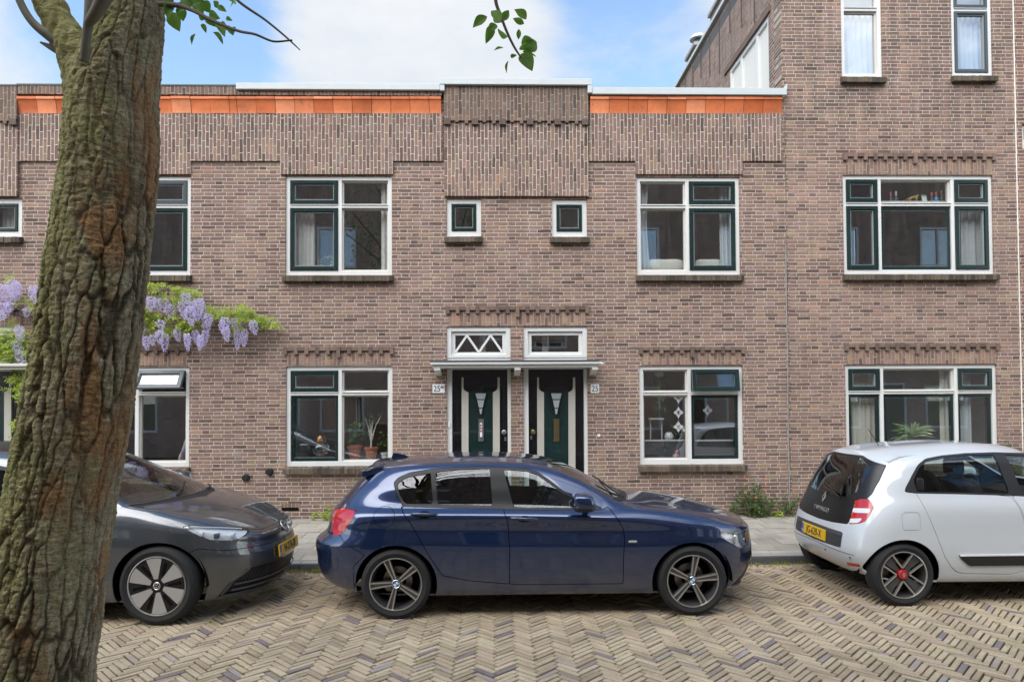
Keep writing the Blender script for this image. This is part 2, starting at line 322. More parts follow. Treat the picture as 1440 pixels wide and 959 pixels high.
# ------------------------------------------------------------------ world, ground
def kerbY(x): return -2.474+x*.0203                     # kerb front line
GZ = .18                                                # pavement height at the facade
def sky_and_sun():
    w = bpy.data.worlds.new('World'); S.world = w; w.use_nodes = True; t = w.node_tree; t.nodes.clear()
    t_ = NT.__new__(NT); t_.t = t
    out = t.nodes.new('ShaderNodeOutputWorld'); bg = t.nodes.new('ShaderNodeBackground')
    sk = t.nodes.new('ShaderNodeTexSky'); sk.sky_type = 'NISHITA'; sk.sun_disc = False; sk.sun_elevation = R(SUN_EL); sk.sun_rotation = R(SUN_ROT); sk.air_density = 1.0; sk.dust_density = .6; sk.ozone_density = 1.2
    v = t_.n('TexCoord').outputs['Generated']
    x, y, z = t_.sep(v)
    # clouds on a flat layer
    zz = t_.m_('MAXIMUM', z, .02); k = t_.m_('ADD', zz, .18)
    q = t_.comb(t_.m_('DIVIDE', x, k), t_.m_('DIVIDE', y, k), t_.m_('MULTIPLY', z, 2.2))
    n = t_.noise(q, 1.75, 8, .58, .3)
    def blob(px, py, r0, r1):
        d = ray(px, py).normalized()
        dt = t_.n('VectorMath', operation='DOT_PRODUCT'); t_.put(dt.inputs[0], v); dt.inputs[1].default_value = d
        return t_.sstep(dt.outputs['Value'], math.cos(r1), math.cos(r0))
    b = None
    for px, py, r0, r1, s in CLOUDS:
        q2 = t_.m_('MULTIPLY', blob(px, py, r0, r1), s); b = q2 if b is None else t_.m_('ADD', b, q2)
    haze = t_.sstep(z, .42, .05)
    f = t_.m_('ADD', t_.m_('ADD', n, t_.m_('MULTIPLY', b, .24)), t_.m_('MULTIPLY', haze, .10))
    back = t_.sstep(y, .25, -.35)                       # extra unseen cloud cover added behind the camera
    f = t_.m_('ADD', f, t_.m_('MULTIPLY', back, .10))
    mask = t_.sstep(f, .50, .80)
    sh = t_.noise(q, 2.6, 6, .6)
    cc = t_.ramp(sh, [(.3, (2.3, 2.5, 2.72)), (.65, (2.95, 2.98, 3.02))])
    cc = t_.mix(t_.m_('MULTIPLY', t_.sstep(y, .1, -.6), 1.0), cc, (11.5, 11.5, 11.3, 1))     # unseen cloud behind the camera, brightened to light the facade
    hz = t_.mix(t_.m_('MULTIPLY', haze, .45), SKY_GAIN(t_, sk.outputs[0]), (2.3, 2.66, 3.05, 1))
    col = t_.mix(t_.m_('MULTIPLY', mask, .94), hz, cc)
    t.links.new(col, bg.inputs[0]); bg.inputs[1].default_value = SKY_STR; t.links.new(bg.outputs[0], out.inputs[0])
    l = bpy.data.lights.new('sun', 'SUN'); l.energy = SUN_STR; l.angle = R(SUN_ANG); l.color = (1, .975, .94)
    o = bpy.data.objects.new('sun', l); COL.objects.link(o)
    el, az = R(SUN_EL), R(SUN_ROT)                      # rotation measured from +Y towards +X
    d = Vector((math.sin(az)*math.cos(el), math.cos(az)*math.cos(el), math.sin(el)))
    o.rotation_euler = d.to_track_quat('Z', 'Y').to_euler(); o.location = (0, -12, 30)
def SKY_GAIN(t_, c):
    return t_.mix(1.0, c, (1.0, 1.02, .98, 1), 'MULTIPLY')
SUN_EL, SUN_ROT, SUN_STR, SUN_ANG, SKY_STR = 46, 212, 1.1, 68, .085
CLOUDS = [(560, 60, .05, .30, .8), (690, 95, .03, .2, .7), (20, 90, .03, .17, 1.0), (990, 60, .02, .16, .8), (450, 105, .02, .25, .5), (250, 60, .03, .18, -.8), (860, 30, .02, .15, -.8), (200, 20, .05, .2, -.6)]
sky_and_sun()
S.view_settings.view_transform = 'Standard'; S.view_settings.look = 'None'; S.view_settings.exposure = 1.92; S.view_settings.gamma = 1
S.cycles.max_bounces = 8; S.cycles.transparent_max_bounces = 16; S.cycles.caustics_reflective = False; S.cycles.caustics_refractive = False

def tz(name, mb, mat, **k): return tag(mb.build(name, mat, **k), kind='structure')
g = MB(); g.quad((-1500, -1500, -.014), (1500, -1500, -.014), (1500, 1500, -.014), (-1500, 1500, -.014))
t = NT('joint_sand'); p_ = t.pos()
c_ = t.mix(t.sstep(t.noise(p_, 3.5, 6, .7), .50, .64), t.ramp(t.noise(p_, 40, 5, .7), [(.3, (.03, .026, .018)), (.7, (.085, .072, .05))]), (.075, .12, .022))
tz('ground', g, t.bsdf(c_, .95, 0, .1))
# herringbone street bricks
def street():
    mb = MB(); Wb, n = .0535, 4; c45 = math.sqrt(.5); r = random.Random(3)
    N = 330
    for i in range(-N, N):
        for k in (0, 2*n-1):
            for m in range(-44, 44):
                xg = i; yg = i - k + 2*n*m
                if k == 0: cx, cy, w, h = xg+n/2, yg+.5, n, 1
                else: cx, cy, w, h = xg+.5, yg+n/2, 1, n
                X = (cx-cy)*c45*Wb; Y = (cx+cy)*c45*Wb-6
                if not (-9.5 < X < 9.5 and -9.3 < Y < kerbY(X)-.30): continue
                a = R(45)+r.gauss(0, .012)
                Mx = Matrix.Translation((X+r.gauss(0, .0012), Y+r.gauss(0, .0012), r.gauss(0, .0022))) @ Matrix.Rotation(a, 4, 'Z') @ Matrix.Rotation(r.gauss(0, .012), 4, 'X') @ Matrix.Rotation(r.gauss(0, .012), 4, 'Y')
                e = .0048+r.random()*.0024
                mb.bbox(-w*Wb/2+e, w*Wb/2-e, -h*Wb/2+e, h*Wb/2-e, -.02, 0, .004, Mx)
    # gutter courses along the kerb
    for j in range(5):
        x = -9.5+r.random()*.2
        while x < 9.5:
            y = kerbY(x)-.035-j*.056
            mb.bbox(x+.003, x+.205, y-.024, y+.024, -.02, r.gauss(0, .002)-.004, .004); x += .212
    return tz('road', mb, M['setts'])
street()
# pavement slabs and kerb
def slopez(x, y):
    k = kerbY(x); return .085+(GZ-.085)*(y-k)/(0-k)
mb = MB(); kt = MB(); r_ = random.Random(5)
j = 0; y = -.02
while y > -2.45:
    x = -10+(j % 2)*.15
    while x < 9.5:
        yl = y-.3
        if yl > kerbY(x)+.16:
            vs = []
            for (a, b) in ((x+.003, yl+.003), (x+.297, yl+.003), (x+.297, y-.003), (x+.003, y-.003)): vs.append((a, b))
            dz = r_.gauss(0, .0025); tx, ty = r_.gauss(0, .004), r_.gauss(0, .004)
            top = [(a, b, slopez(a, b)+dz+(a-x-.15)*tx+(b-y+.15)*ty) for a, b in vs]; bot = [(a, b, c-.03) for a, b, c in top]
            mb.add(bot+top, [(4, 5, 6, 7), (0, 1, 5, 4), (1, 2, 6, 5), (2, 3, 7, 6), (3, 0, 4, 7)])
        elif y-.02 > kerbY(x)+.16:
            yl = kerbY(x)+.16
            top = [(a, b, slopez(a, b)) for a, b in ((x+.003, yl), (x+.297, yl+.006), (x+.297, y-.003), (x+.003, y-.003))]; bot = [(a, b, c-.03) for a, b, c in top]
            mb.add(bot+top, [(4, 5, 6, 7), (0, 1, 5, 4), (1, 2, 6, 5), (2, 3, 7, 6), (3, 0, 4, 7)])
        x += .3
    j += 1; y -= .3
tz('pavement', mb, M['paver'])
bed = MB(); bed.add([(-10, kerbY(-10)+.02, .078), (9.5, kerbY(9.5)+.02, .078), (9.5, .0, GZ-.008), (-10, .0, GZ-.008)], [(0, 1, 2, 3)])
tz('pavement_bed', bed, bpy.data.materials['joint_sand'])
x = -10.3; kf = MB()
while x < 9.5:
    x1 = x+.995; y0, y1 = kerbY(x), kerbY(x1); h = r_.gauss(0, .002)
    kt.add([(x, y0+.012, .088+h), (x1, y1+.012, .088+h), (x1, y1+.155, .09+h), (x, y0+.155, .09+h), (x, y0+.155, .02), (x1, y1+.155, .02)], [(0, 1, 2, 3), (3, 2, 5, 4)])
    kf.add([(x, y0-.012, -.02), (x1, y1-.012, -.02), (x1, y1, .076+h), (x, y0, .076+h), (x1, y1+.012, .088+h), (x, y0+.012, .088+h)], [(0, 1, 2, 3), (3, 2, 4, 5)])
    kt.add([(x, y0, -.02), (x, y0+.012, .088+h), (x, y0+.15, .088+h), (x, y0+.15, -.02)], [(0, 1, 2, 3)])
    x += 1.0
tz('kerb', kt, M['concrete']); tz('kerb_face', kf, M['kerbface'])

# ------------------------------------------------------------------ house building kit
def PX(px, py=450): return at_Y(px, py, 0).x
def PZ(py, px=720): return at_Y(px, py, 0).z
def xz(px, py, Y=0):
    q = at_Y(px, py, Y); return q.x, q.z
def wall_mesh(x0, x1, z0, z1, Y0, Y1, ops, axis='x'):
    xs = sorted({x0, x1} | {v for o in ops for v in o[:2] if x0 < v < x1}); zs = sorted({z0, z1} | {v for o in ops for v in o[2:] if z0 < v < z1})
    P = (lambda u, d, z: (u, d, z)) if axis == 'x' else (lambda u, d, z: (d, u, z))
    mb = MB()
    for i in range(len(xs)-1):
        for k in range(len(zs)-1):
            cx, cz = (xs[i]+xs[i+1])/2, (zs[k]+zs[k+1])/2
            if any(o[0] < cx < o[1] and o[2] < cz < o[3] for o in ops): continue
            for Y in (Y0, Y1): mb.quad(P(xs[i], Y, zs[k]), P(xs[i+1], Y, zs[k]), P(xs[i+1], Y, zs[k+1]), P(xs[i], Y, zs[k+1]))
    for a, b, c, d in list(ops)+[(x0, x1, z0, z1)]:
        for u in (a, b):
            if x0 <= u <= x1: mb.quad(P(u, Y0, max(c, z0)), P(u, Y1, max(c, z0)), P(u, Y1, min(d, z1)), P(u, Y0, min(d, z1)))
        for z in (c, d):
            if z0 <= z <= z1: mb.quad(P(max(a, x0), Y0, z), P(max(a, x0), Y1, z), P(min(b, x1), Y1, z), P(min(b, x1), Y0, z))
    return mb
def frame_mb(x0, x1, z0, z1, w, Y0, Y1, wb=None, mb=None, Mx=None):
    """ring of four butted bars"""
    mb = mb or MB(); wb = wb or w
    mb.box(x0, x0+w, Y0, Y1, z0, z1, Mx); mb.box(x1-w, x1, Y0, Y1, z0, z1, Mx)
    mb.box(x0+w, x1-w, Y0+.001, Y1, z1-w, z1, Mx); mb.box(x0+w, x1-w, Y0+.001, Y1, z0, z0+wb, Mx); return mb
OPEN = {}
def window(house, rect, mull, trans, cells, label, fw=.062, sill=True, Y=.028, key=None, sill_over=.03):
    """rect in photo pixels; mull/trans pixel positions of bar centres; cells[(col,row)] = kind, row 0 on top"""
    px0, py0, px1, py1 = rect; cx, cy = (px0+px1)/2, (py0+py1)/2
    x0, x1 = PX(px0, cy), PX(px1, cy); z0, z1 = PZ(py1, cx), PZ(py0, cx)
    OPEN.setdefault(key, []).append((x0, x1, z0, z1))
    wd = frame_mb(x0, x1, z0, z1, fw, Y, Y+.12, wb=fw+.012)
    xs = [x0+fw]; zs = [z1-fw]; bw = .028
    for m in mull:
        c = PX(m, cy); wd.box(c-bw, c+bw, Y+.002, Y+.11, z0+fw+.012, z1-fw); xs += [c-bw, c+bw]
    xs.append(x1-fw)
    for q in trans:
        c = PZ(q, cx)
        for i in range(0, len(xs), 2):
            wd.box(xs[i], xs[i+1], Y+.004, Y+.11, c-.026, c+.026)
            wd.box(xs[i]+.002, xs[i+1]-.002, Y-.014, Y+.003, c+.016, c+.027)     # small drip moulding
        zs += [c+.026, c-.026]
    zs.append(z0+fw+.012)
    W = wd.build('window', M['white'], house, bevel=.004); tag(W, label)
    pane = MB(); n = 0
    for (ci, ri), kd in cells.items():
        a, b = xs[2*ci], xs[2*ci+1]; t_, s_ = zs[2*ri], zs[2*ri+1]
        col = M['green']
        if kd == 'w':      # fixed light: stepped white bead
            bd = frame_mb(a, b, s_, t_, .022, Y+.045, Y+.09); bd.build('glazing_bead', M['cream'], W)
            pane.quad((a+.02, Y+.07, s_+.02), (b-.02, Y+.07, s_+.02), (b-.02, Y+.07, t_-.02), (a+.02, Y+.07, t_-.02))
        elif kd in ('g', 's', 'G'):   # painted casement standing proud / set back
            d = -.016 if kd != 'G' else .03; e = (.058 if kd != 'G' else .045) if x1-x0 > .8 else .040
            m = frame_mb(a+.003, b-.003, s_+.003, t_-.003, e, Y+d, Y+.06, wb=e+.006)
            frame_mb(a+e, b-e, s_+e+.006, t_-e, .014, Y+d+.014, Y+.05, mb=m)
            sh = m.build('sash', M['green'] if kd != 's' else M['greysash'], W, bevel=.004)
            l = frame_mb(a+e+.012, b-e-.012, s_+e+.016, t_-e-.012, .008, Y+d+.02, Y+.05); l.build('glazing_bead', M['bead'], sh)
            pane.quad((a+e, Y+.035, s_+e), (b-e, Y+.035, s_+e), (b-e, Y+.035, t_-e), (a+e, Y+.035, t_-e))
        elif kd[0] == 't':  # top-hung casement tilted outwards
            ang = float(kd[2:]); Mx = Matrix.Translation((0, Y-.02, t_)) @ Matrix.Rotation(R(-ang), 4, 'X')
            h = t_-s_; m = frame_mb(a+.003, b-.003, -h, -.003, .058, -.03, .02, Mx=Mx); frame_mb(a+.06, b-.06, -h+.058, -.06, .014, -.016, .012, mb=m, Mx=Mx)
            sh = m.build('sash', M['greysash'] if kd[1] == 's' else M['green'], W, bevel=.003)
            pm = MB(); pm.add([Mx @ Vector(q) for q in ((a+.05, .0, -h+.05), (b-.05, .0, -h+.05), (b-.05, .0, -.05), (a+.05, .0, -.05))], [(0, 1, 2, 3)]); pm.build('pane', M['glass'], sh)
            MB().tube([(b-.05, Y+.03, s_+.05), Mx @ Vector((b-.05, .01, -h+.05))], .006, 6).build('stay', M['steel'], sh)
    pane.build('pane', M['glass'], W)
    wb_ = MB(); wb_.box(x0-.02, x1+.02, .15, .50, z0+.035, z0+fw); wb_.build('window_board', M['white'], W)
    if sill:
        s = MB(); x = x0-sill_over; h = .105; r = random.Random(int(px0*7+py0))
        while x < x1+sill_over-.02:
            e = min(x+.057, x1+sill_over); dz = r.gauss(0, .002); f = r.gauss(0, .004)
            s.add([(x+.002, -.085+f, z0-h+dz), (e-.002, -.085+f, z0-h+dz), (e-.002, -.085+f, z0-.028+dz), (x+.002, -.085+f, z0-.028+dz), (x+.002, -.075+f, z0-.02+dz), (e-.002, -.075+f, z0-.02+dz), (e-.002, .06, z0+.006), (x+.002, .06, z0+.006), (x+.002, .01, z0-h), (e-.002, .01, z0-h)],
                  [(0, 1, 2, 3), (3, 2, 5, 4), (4, 5, 6, 7), (8, 9, 1, 0), (1, 9, 6, 5, 2), (0, 3, 4, 7, 8)]); x += .0585
        s.box(x0-sill_over+.004, x1+sill_over-.004, -.078, .05, z0-h+.004, z0-.03)
        s.build('sill', M['sill'], W)
    return W, (x0, x1, z0, z1)
def lintel(house, px0, px1, py_top, py_mid, py_bot, mat='soldier_pink', centre=True):
    cx = (px0+px1)/2; x0, x1 = PX(px0, py_mid), PX(px1, py_mid); zt, zb = PZ(py_top, cx), PZ(py_bot, cx)
    b = MB(); b.box(x0+.03, x1-.03, -.006, .02, zb+.002, zt-.05)
    L = b.build('lintel', M[mat], house)
    d = MB(); r = random.Random(int(px0)); x = x0-.02; k = 0; n = int((x1-x0+.04)/.158); st = (x1-x0+.04-.056)/n
    for i in range(n+1):
        xx = x0-.02+i*st; mid = centre and i == n//2
        z_ = zt-.112-(.055 if mid else 0)
        d.bbox(xx, xx+.056, -.04-r.random()*.004-(.012 if mid else 0), .015, z_, zt+.0, .003)
        if i < n:
            d.bbox(xx+.059, xx+st-.003, -.036-r.random()*.004, .015, zt-.058, zt-.002, .003)
    d.build('dentil_course', M['trim'], L)
    return L
def text_mesh(body, size, mat, name, parent=None, extrude=.001, Mx=None, spacing=1.0, sx=1.0):
    c = bpy.data.curves.new(name, 'FONT'); c.body = body; c.size = size; c.extrude = extrude; c.align_x = 'CENTER'; c.align_y = 'CENTER'; c.space_character = spacing
    o = bpy.data.objects.new(name, c); COL.objects.link(o); dg = bpy.context.evaluated_depsgraph_get(); dg.update()
    me = bpy.data.meshes.new_from_object(o.evaluated_get(dg)); bpy.data.objects.remove(o); bpy.data.curves.remove(c)
    me.transform(Matrix.Diagonal((sx, 1, 1, 1)))
    if Mx is not None: me.transform(Mx)
    me.materials.clear(); me.materials.append(mat)
    o = bpy.data.objects.new(name, me); COL.objects.link(o)
    if parent is not None:
        o.parent = parent
        if parent.type == 'EMPTY': o.matrix_parent_inverse = parent.matrix_basis.inverted()
    return o
FRONT = lambda x, y, z: Matrix.Translation((x, y, z)) @ Matrix.Rotation(R(90), 4, 'X')   # text facing -Y

def interior(house, x0, x1, z0, z1, d=4.2, floors=(), rear=()):
    """rooms with pale walls; unseen windows added in the garden side to let daylight in"""
    m = wall_mesh(x0, x1, z0, z1, d, d+.03, rear)
    for x in (x0, x1): m.quad((x, .29, z0), (x, d, z0), (x, d, z1), (x, .29, z1))
    m.quad((x0, .29, z1), (x1, .29, z1), (x1, d, z1), (x0, d, z1))
    m.build('interior_wall', M['plaster'], house)
    f = MB()
    for z in floors: f.box(x0+.01, x1-.01, .29, d-.01, z-.2, z)
    f.build('interior_floor', M['floorboard'], house)
    wall_mesh(x0, x1, .0, z1+.2, d+.035, d+.3, rear).build('rear_wall', M['brick'], house)
    for a, b, c, e in rear: frame_mb(a, b, c, e, .07, d+.1, d+.17).build('rear_window', M['white'], house)  # unseen windows, added to bring daylight into the rooms
def roof_body(house, x0, x1, zt, d, side_mat):
    m = MB(); m.box(x0+.01, x1-.01, .3, d, zt-.15, zt); m.build('roof', M['roof'], house)

def parapet_band(house, px0, px1, drops, py_bot=227.5, drop_y=246):
    """upright-brick band that steps down over the windows"""
    X = lambda p: PX(p, 200)
    pts = [(X(px0), PZ(161, px0)), (X(px0), PZ(py_bot, px0))]
    for a, b in drops:
        if a > px0: pts += [(X(a), PZ(py_bot, a))]
        else: pts.pop()
        pts += [(X(max(a, px0)), PZ(drop_y, a)), (X(min(b, px1)), PZ(drop_y, b))]
        if b < px1: pts += [(X(b), PZ(py_bot, b))]
    if not drops or drops[-1][1] < px1: pts += [(X(px1), PZ(py_bot, px1))]
    pts += [(X(px1), PZ(161, px1))]
    m = MB(); m.prism(pts, lambda u, v, d: (u, d, v), -.032, .02)
    return m.build('parapet_band', M['soldier'], house)
def cornice(house, px0, px1, tile=26.9, ends=True):
    m = MB(); r = random.Random(int(px0)); p = px0
    zb0, zt0 = 161, 138.5
    prof = [(.0, -.034), (.03, -.036), (.07, -.046), (.11, -.056), (.15, -.068), (.175, -.080), (.178, -.092), (.210, -.094), (.214, -.088), (.225, -.05), (.225, .01), (0, .01)]
    while p < px1-3:
        q = min(p+tile, px1); dy = r.gauss(0, .0025); x0, x1 = PX(p, 150)+.0035, PX(q, 150)-.0035; zb = PZ(zb0, (p+q)/2)+r.gauss(0, .0015)
        sc = (PZ(zt0, 720)-PZ(zb0, 720))/.225; n = len(prof)
        vs = [(x, y+dy if y < 0 else y, zb+h*sc) for x in (x0, x1) for h, y in prof]
        m.add(vs, [(i, i+1, n+i+1, n+i) for i in range(n-1)]+[tuple(range(n))[::-1], tuple(range(n, 2*n))]); p += tile
    return m.build('tile_cornice', M['orange'], house, smooth=40)
def top_course(house, px0, px1):
    m = MB(); m.box(PX(px0, 130)+.002, PX(px1, 130)-.002, -.075, .3, PZ(138.3), PZ(126.5)); return m.build('parapet_course', M['soldier_dark'], house)
# ------------------------------------------------------------------ the houses
ZTOP = PZ(129)
# ---- house with the two doors
XB0, XB1 = PX(335, 400), PX(1104.5, 450)
house = empty('terraced_house', ((XB0+XB1)/2, 0, 0), 'low brown brick house with two white framed doors behind the blue car', 'house', 'brick houses along the street')
wins = {}
def W(*a, **k):
    w, r = window(*a, **k); wins[k.get('nm', None) or a[0].name+str(a[1][0])] = r; return w, r
_, r_m1l = window(house, (401.5, 247.5, 551, 387), [477.5], [289.5], {(0, 0): 'g', (0, 1): 'g', (1, 0): 'w', (1, 1): 'w'}, 'upper window with white curtains above the window with the potted plants', key='m')
_, r_m0l = window(house, (402, 515, 552, 655.5), [477.5], [553.5], {(0, 0): 'g', (0, 1): 'G', (1, 0): 'w', (1, 1): 'w'}, 'ground floor window with terracotta pots inside', key='m')
_, r_s1 = window(house, (628, 279.5, 676.5, 332.5), [], [], {(0, 0): 'g'}, 'small square window above the door with the zigzag toplight', key='m', fw=.075)
_, r_s2 = window(house, (776, 280.5, 825.5, 333), [], [], {(0, 0): 'g'}, 'small square window above the door with the plain toplight', key='m', fw=.075)
_, r_m1r = window(house, (895.5, 249, 1040.5, 386.5), [967.5], [290], {(0, 0): 'w', (0, 1): 'w', (1, 0): 'g', (1, 1): 'g'}, 'upper window with cream cushions on its ledge', key='m')
_, r_m0r = window(house, (899.5, 514, 1045, 652.5), [970.5], [553], {(0, 0): 'w', (0, 1): 'w', (1, 0): 'tg9', (1, 1): 'G'}, 'ground floor window with its upper green casement ajar', key='m')
# door openings
def door_open(px0, px1):
    x0, x1 = PX(px0, 560), PX(px1, 560); z1 = PZ(459, (px0+px1)/2); OPEN['m'].append((x0, x1, GZ, z1)); return x0, x1, z1
def front_door(hs, px0, px1, off, toplight, handed, label):
    x0, x1 = PX(px0, 560), PX(px1, 560); z1 = PZ(459.5, (px0+px1)/2); zt = PZ(519, 720); zs = PZ(503, 720)
    OPEN.setdefault('m' if hs is house else 'l', []).append((x0, x1, GZ-.02, z1))
    fr = MB(); fr.box(x0, x0+.075, .03, .2, GZ, zs); fr.box(x1-.05, x1, .03, .2, GZ, zs); fr.box(x0+.075, x1-.05, .032, .2, zt, zs)
    fr.box(x0+.075, x1-.05, .06, .2, GZ-.01, GZ+.035)
    F = fr.build('door_frame', M['white'], hs, bevel=.004)
    tl = frame_mb(x0, x1, zs, z1, .07, .02, .14, wb=.05); frame_mb(x0+.07, x1-.07, zs+.05, z1-.07, .058, .055, .12, mb=tl, wb=.04)
    TL = tl.build('toplight', M['white'], hs, bevel=.004); tag(TL, label[1])
    a, b, c, d = x0+.128, x1-.128, zs+.09, z1-.128
    p = MB(); p.quad((a-.03, .085, c-.03), (b+.03, .085, c-.03), (b+.03, .085, d+.03), (a-.03, .085, d+.03)); p.build('pane', M['glass'], TL)
    if toplight == 'zigzag':
        z = MB(); n = 4; w = .017
        pts = [(a+(b-a)*i/n, c if i % 2 == 0 else d) for i in range(n+1)]
        for (u0, v0), (u1, v1) in zip(pts, pts[1:]):
            L = math.hypot(u1-u0, v1-v0); nx, nz = -(v1-v0)/L*w, (u1-u0)/L*w
            z.prism([(u0-nx, v0-nz), (u1-nx, v1-nz), (u1+nx, v1+nz), (u0+nx, v0+nz)], lambda u, v, e: (u, e, v), .052+(.001 if v0 > v1 else 0), .08)
        z.build('zigzag_bar', M['white'], TL)
    Y = .12
    def D(u, v):      # enlarged-crop pixels -> door plane
        q = at_Y(590+(u+off)/4.17, 430+v/4.17, Y); return q.x, q.z
    lf = MB(); lf.box(x0+.076, x1-.051, Y, Y+.05, GZ+.035, zt-.001); DR = lf.build('door', M['black'], hs, bevel=.003); tag(DR, label[0])
    zb = GZ+.08
    def strip(pts, name, mat, d0, d1):
        q = [D(u, v) for u, v in pts]; q = [(a_, zb if v > 990 else z_) for (a_, z_), (u, v) in zip(q, pts)]
        m = MB(); m.prism(q, lambda u, v, e: (u, e, v), Y-d1, Y-d0); return m.build(name, mat, DR, bevel=.002)
    strip([(288, 1000), (430, 1000), (430, 505), (400, 500), (318, 500), (288, 505)], 'panel', M['green'], -.002, .012)
    strip([(247, 1000), (287, 1000), (287, 508), (272, 501), (262, 493), (258, 480), (258, 420), (247, 420)], 'pilaster_strip', M['strip'], 0, .028)
    strip([(470, 1000), (470, 420), (457, 420), (457, 480), (453, 493), (443, 501), (430, 508), (430, 1000)], 'pilaster_strip', M['strip'], 0, .028)
    strip([(259, 412), (456, 412), (456, 418), (259, 418)], 'moulding', M['black'], 0, .02)
    strip([(318, 508), (398, 508), (366, 645), (350, 645)], 'light_surround', M['black'], .012, .03)
    for (u0, u1, v0, v1, w0, w1) in ((329, 389, 514, 546, 8, 8), (339, 379, 553, 596, 9, 9), (350, 368, 602, 634, 5, 5)):
        strip([(u0, v0), (u1, v0), (u1-w1, v1), (u0+w0, v1)], 'light', M['bead'], .03, .034)
    lb = strip([(346, 663), (376, 663), (376, 791), (346, 791)], 'letterbox', M['steel'] if handed == 'r' else M['brass'], .012, .03)
    q = [D(u, v) for u, v in ((354, 685), (367, 685), (367, 768), (354, 768))]
    m = MB(); m.prism(q, lambda u, v, e: (u, e, v), Y-.034, Y-.028); m.build('flap', M['enamel'] if handed == 'r' else M['brass'], lb)
    if handed == 'r':
        for v, mt in ((700, 'red'), (717, 'weed'), (734, 'red')):
            cx, cz = D(360, v); MB().box(cx-.012, cx+.012, Y-.0365, Y-.034, cz-.015, cz+.015).build('sticker', M[mt], lb)
    ku, kv, lu, lv = (495, 741, 503, 780) if handed == 'r' else (223, 740, 213, 772)
    cx, cz = D(ku, kv)
    MB().lathe([(.001, .0), (.036, .002), (.036, .012), (.016, .02), (.014, .04), (.030, .055), (.034, .068), (.026, .082), (.001, .086)], lambda a_, b_, h: (cx+a_, Y-h, cz+b_), 20).build('knob', M['steel'] if handed == 'r' else M['brass'], DR, smooth=40)
    cx, cz = D(lu, lv); MB().bbox(cx-.016, cx+.016, Y-.012, Y, cz-.03, cz+.03).build('lock', M['steel'], DR)
    return DR
front_door(house, 628.5, 718.5, 0, 'zigzag', 'r', ('dark green front door with steel letterbox, beside number 25 bis', 'toplight with white zigzag glazing bars'))
front_door(house, 736.5, 826.5, 442, 'plain', 'l', ('dark green front door with brass letterbox, beside number 25', 'plain toplight with one pane'))
# wall
zb_top = PZ(228)
w_ = wall_mesh(XB0, XB1, .05, ZTOP, 0, .28, OPEN['m']); w_.build('wall', M['brick'], house)
DS = []
parapet_band(house, 335, 622.5, [(395, 553)]); parapet_band(house, 828, 1099, [(893, 1043)])
cornice(house, 335, 621); cornice(house, 829, 1099)
top_course(house, 335, 622); top_course(house, 829, 1099)
def raised_block(hs, px0, px1, pxm):
    X0, X1 = PX(px0, 200), PX(px1, 200)
    m = MB(); m.box(X0, X1, -.05, .02, PZ(277, pxm), PZ(173, pxm)); RB = m.build('raised_panel', M['soldier'], hs)
    u = MB(); u.box(X0, X1, -.082, .3, PZ(173, pxm)+.0, PZ(124.5, pxm)); U = u.build('parapet_block', M['soldier_dark'], hs)
    n = 5
    for i in range(n+1):
        x = X0+(X1-X0-.10)*i/n; MB().bbox(x, x+.10, -.094, -.049, PZ(178.5, pxm), PZ(172, pxm)+.02, .004).build('corbel', M['trim_dark'], U)
    for i in range(n):
        for k in (.35, .7):
            x = X0+(X1-X0-.10)*(i+k)/n+.02; MB().bbox(x, x+.052, -.084, -.0495, PZ(175 if k < .5 else 177, pxm), PZ(172.8, pxm), .003).build('corbel', M['trim'], U)
raised_block(house, 625, 826.5, 727)
cp = MB()
cp.box(PX(336, 128), PX(619.5, 128), -.125, .32, PZ(132.3), PZ(123.5)); cp.box(PX(831.5, 130), PX(1102, 132), -.125, .32, PZ(138, 960), PZ(128.5, 960))
cp.box(PX(619.8, 120), PX(831.2, 120), -.135, .33, PZ(124.8, 727), PZ(116, 727))
cp.box(PX(619.8, 128), PX(626, 128), -.13, .33, PZ(133, 622), PZ(124.9, 622)); cp.box(PX(825, 130), PX(831.2, 130), -.13, .33, PZ(136, 828), PZ(124.9, 828))
cp.build('coping', M['coping'], house, bevel=.006)
lintel(house, 401, 552, 488, 495, 514); lintel(house, 900, 1045, 487.5, 495, 513); lintel(house, 629, 826, 431, 440, 458.5)
# canopy
x0, x1 = at_Y(606, 508, -.34).x, at_Y(842, 508, -.34).x; zc = at_Y(720, 517.5, -.34).z; zt = at_Y(720, 507, -.34).z
c = MB(); c.box(x0+.02, x1-.02, -.30, .02, zc+.01, zt-.012); c.box(x0, x1, -.325, .0, zc+.045, zt-.014); c.box(x0-.012, x1+.012, -.345, -.002, zt-.055, zt-.015)
CA = c.build('door_canopy', M['white'], house, bevel=.006)
m = MB(); m.box(x0-.015, x1+.015, -.355, .0, zt-.013, zt+.006); m.build('canopy_roof', M['grey_plastic'], CA)
MB().tube([(x1-.02, -.33, zt-.03), (x1+.07, -.33, zt-.055)], .018, 10).build('drain_spout', M['white'], CA)
for px in (617, 727, 833):
    x = PX(px, 520); b = MB(); b.prism([(-.30, zc+.01), (-.30, zc-.03), (-.22, zc-.035), (-.10, zc-.085), (0, zc-.10), (0, zc+.01)], lambda u, v, d: (x+d, u, v), -.045, .045); b.build('bracket', M['white'], CA, bevel=.003)
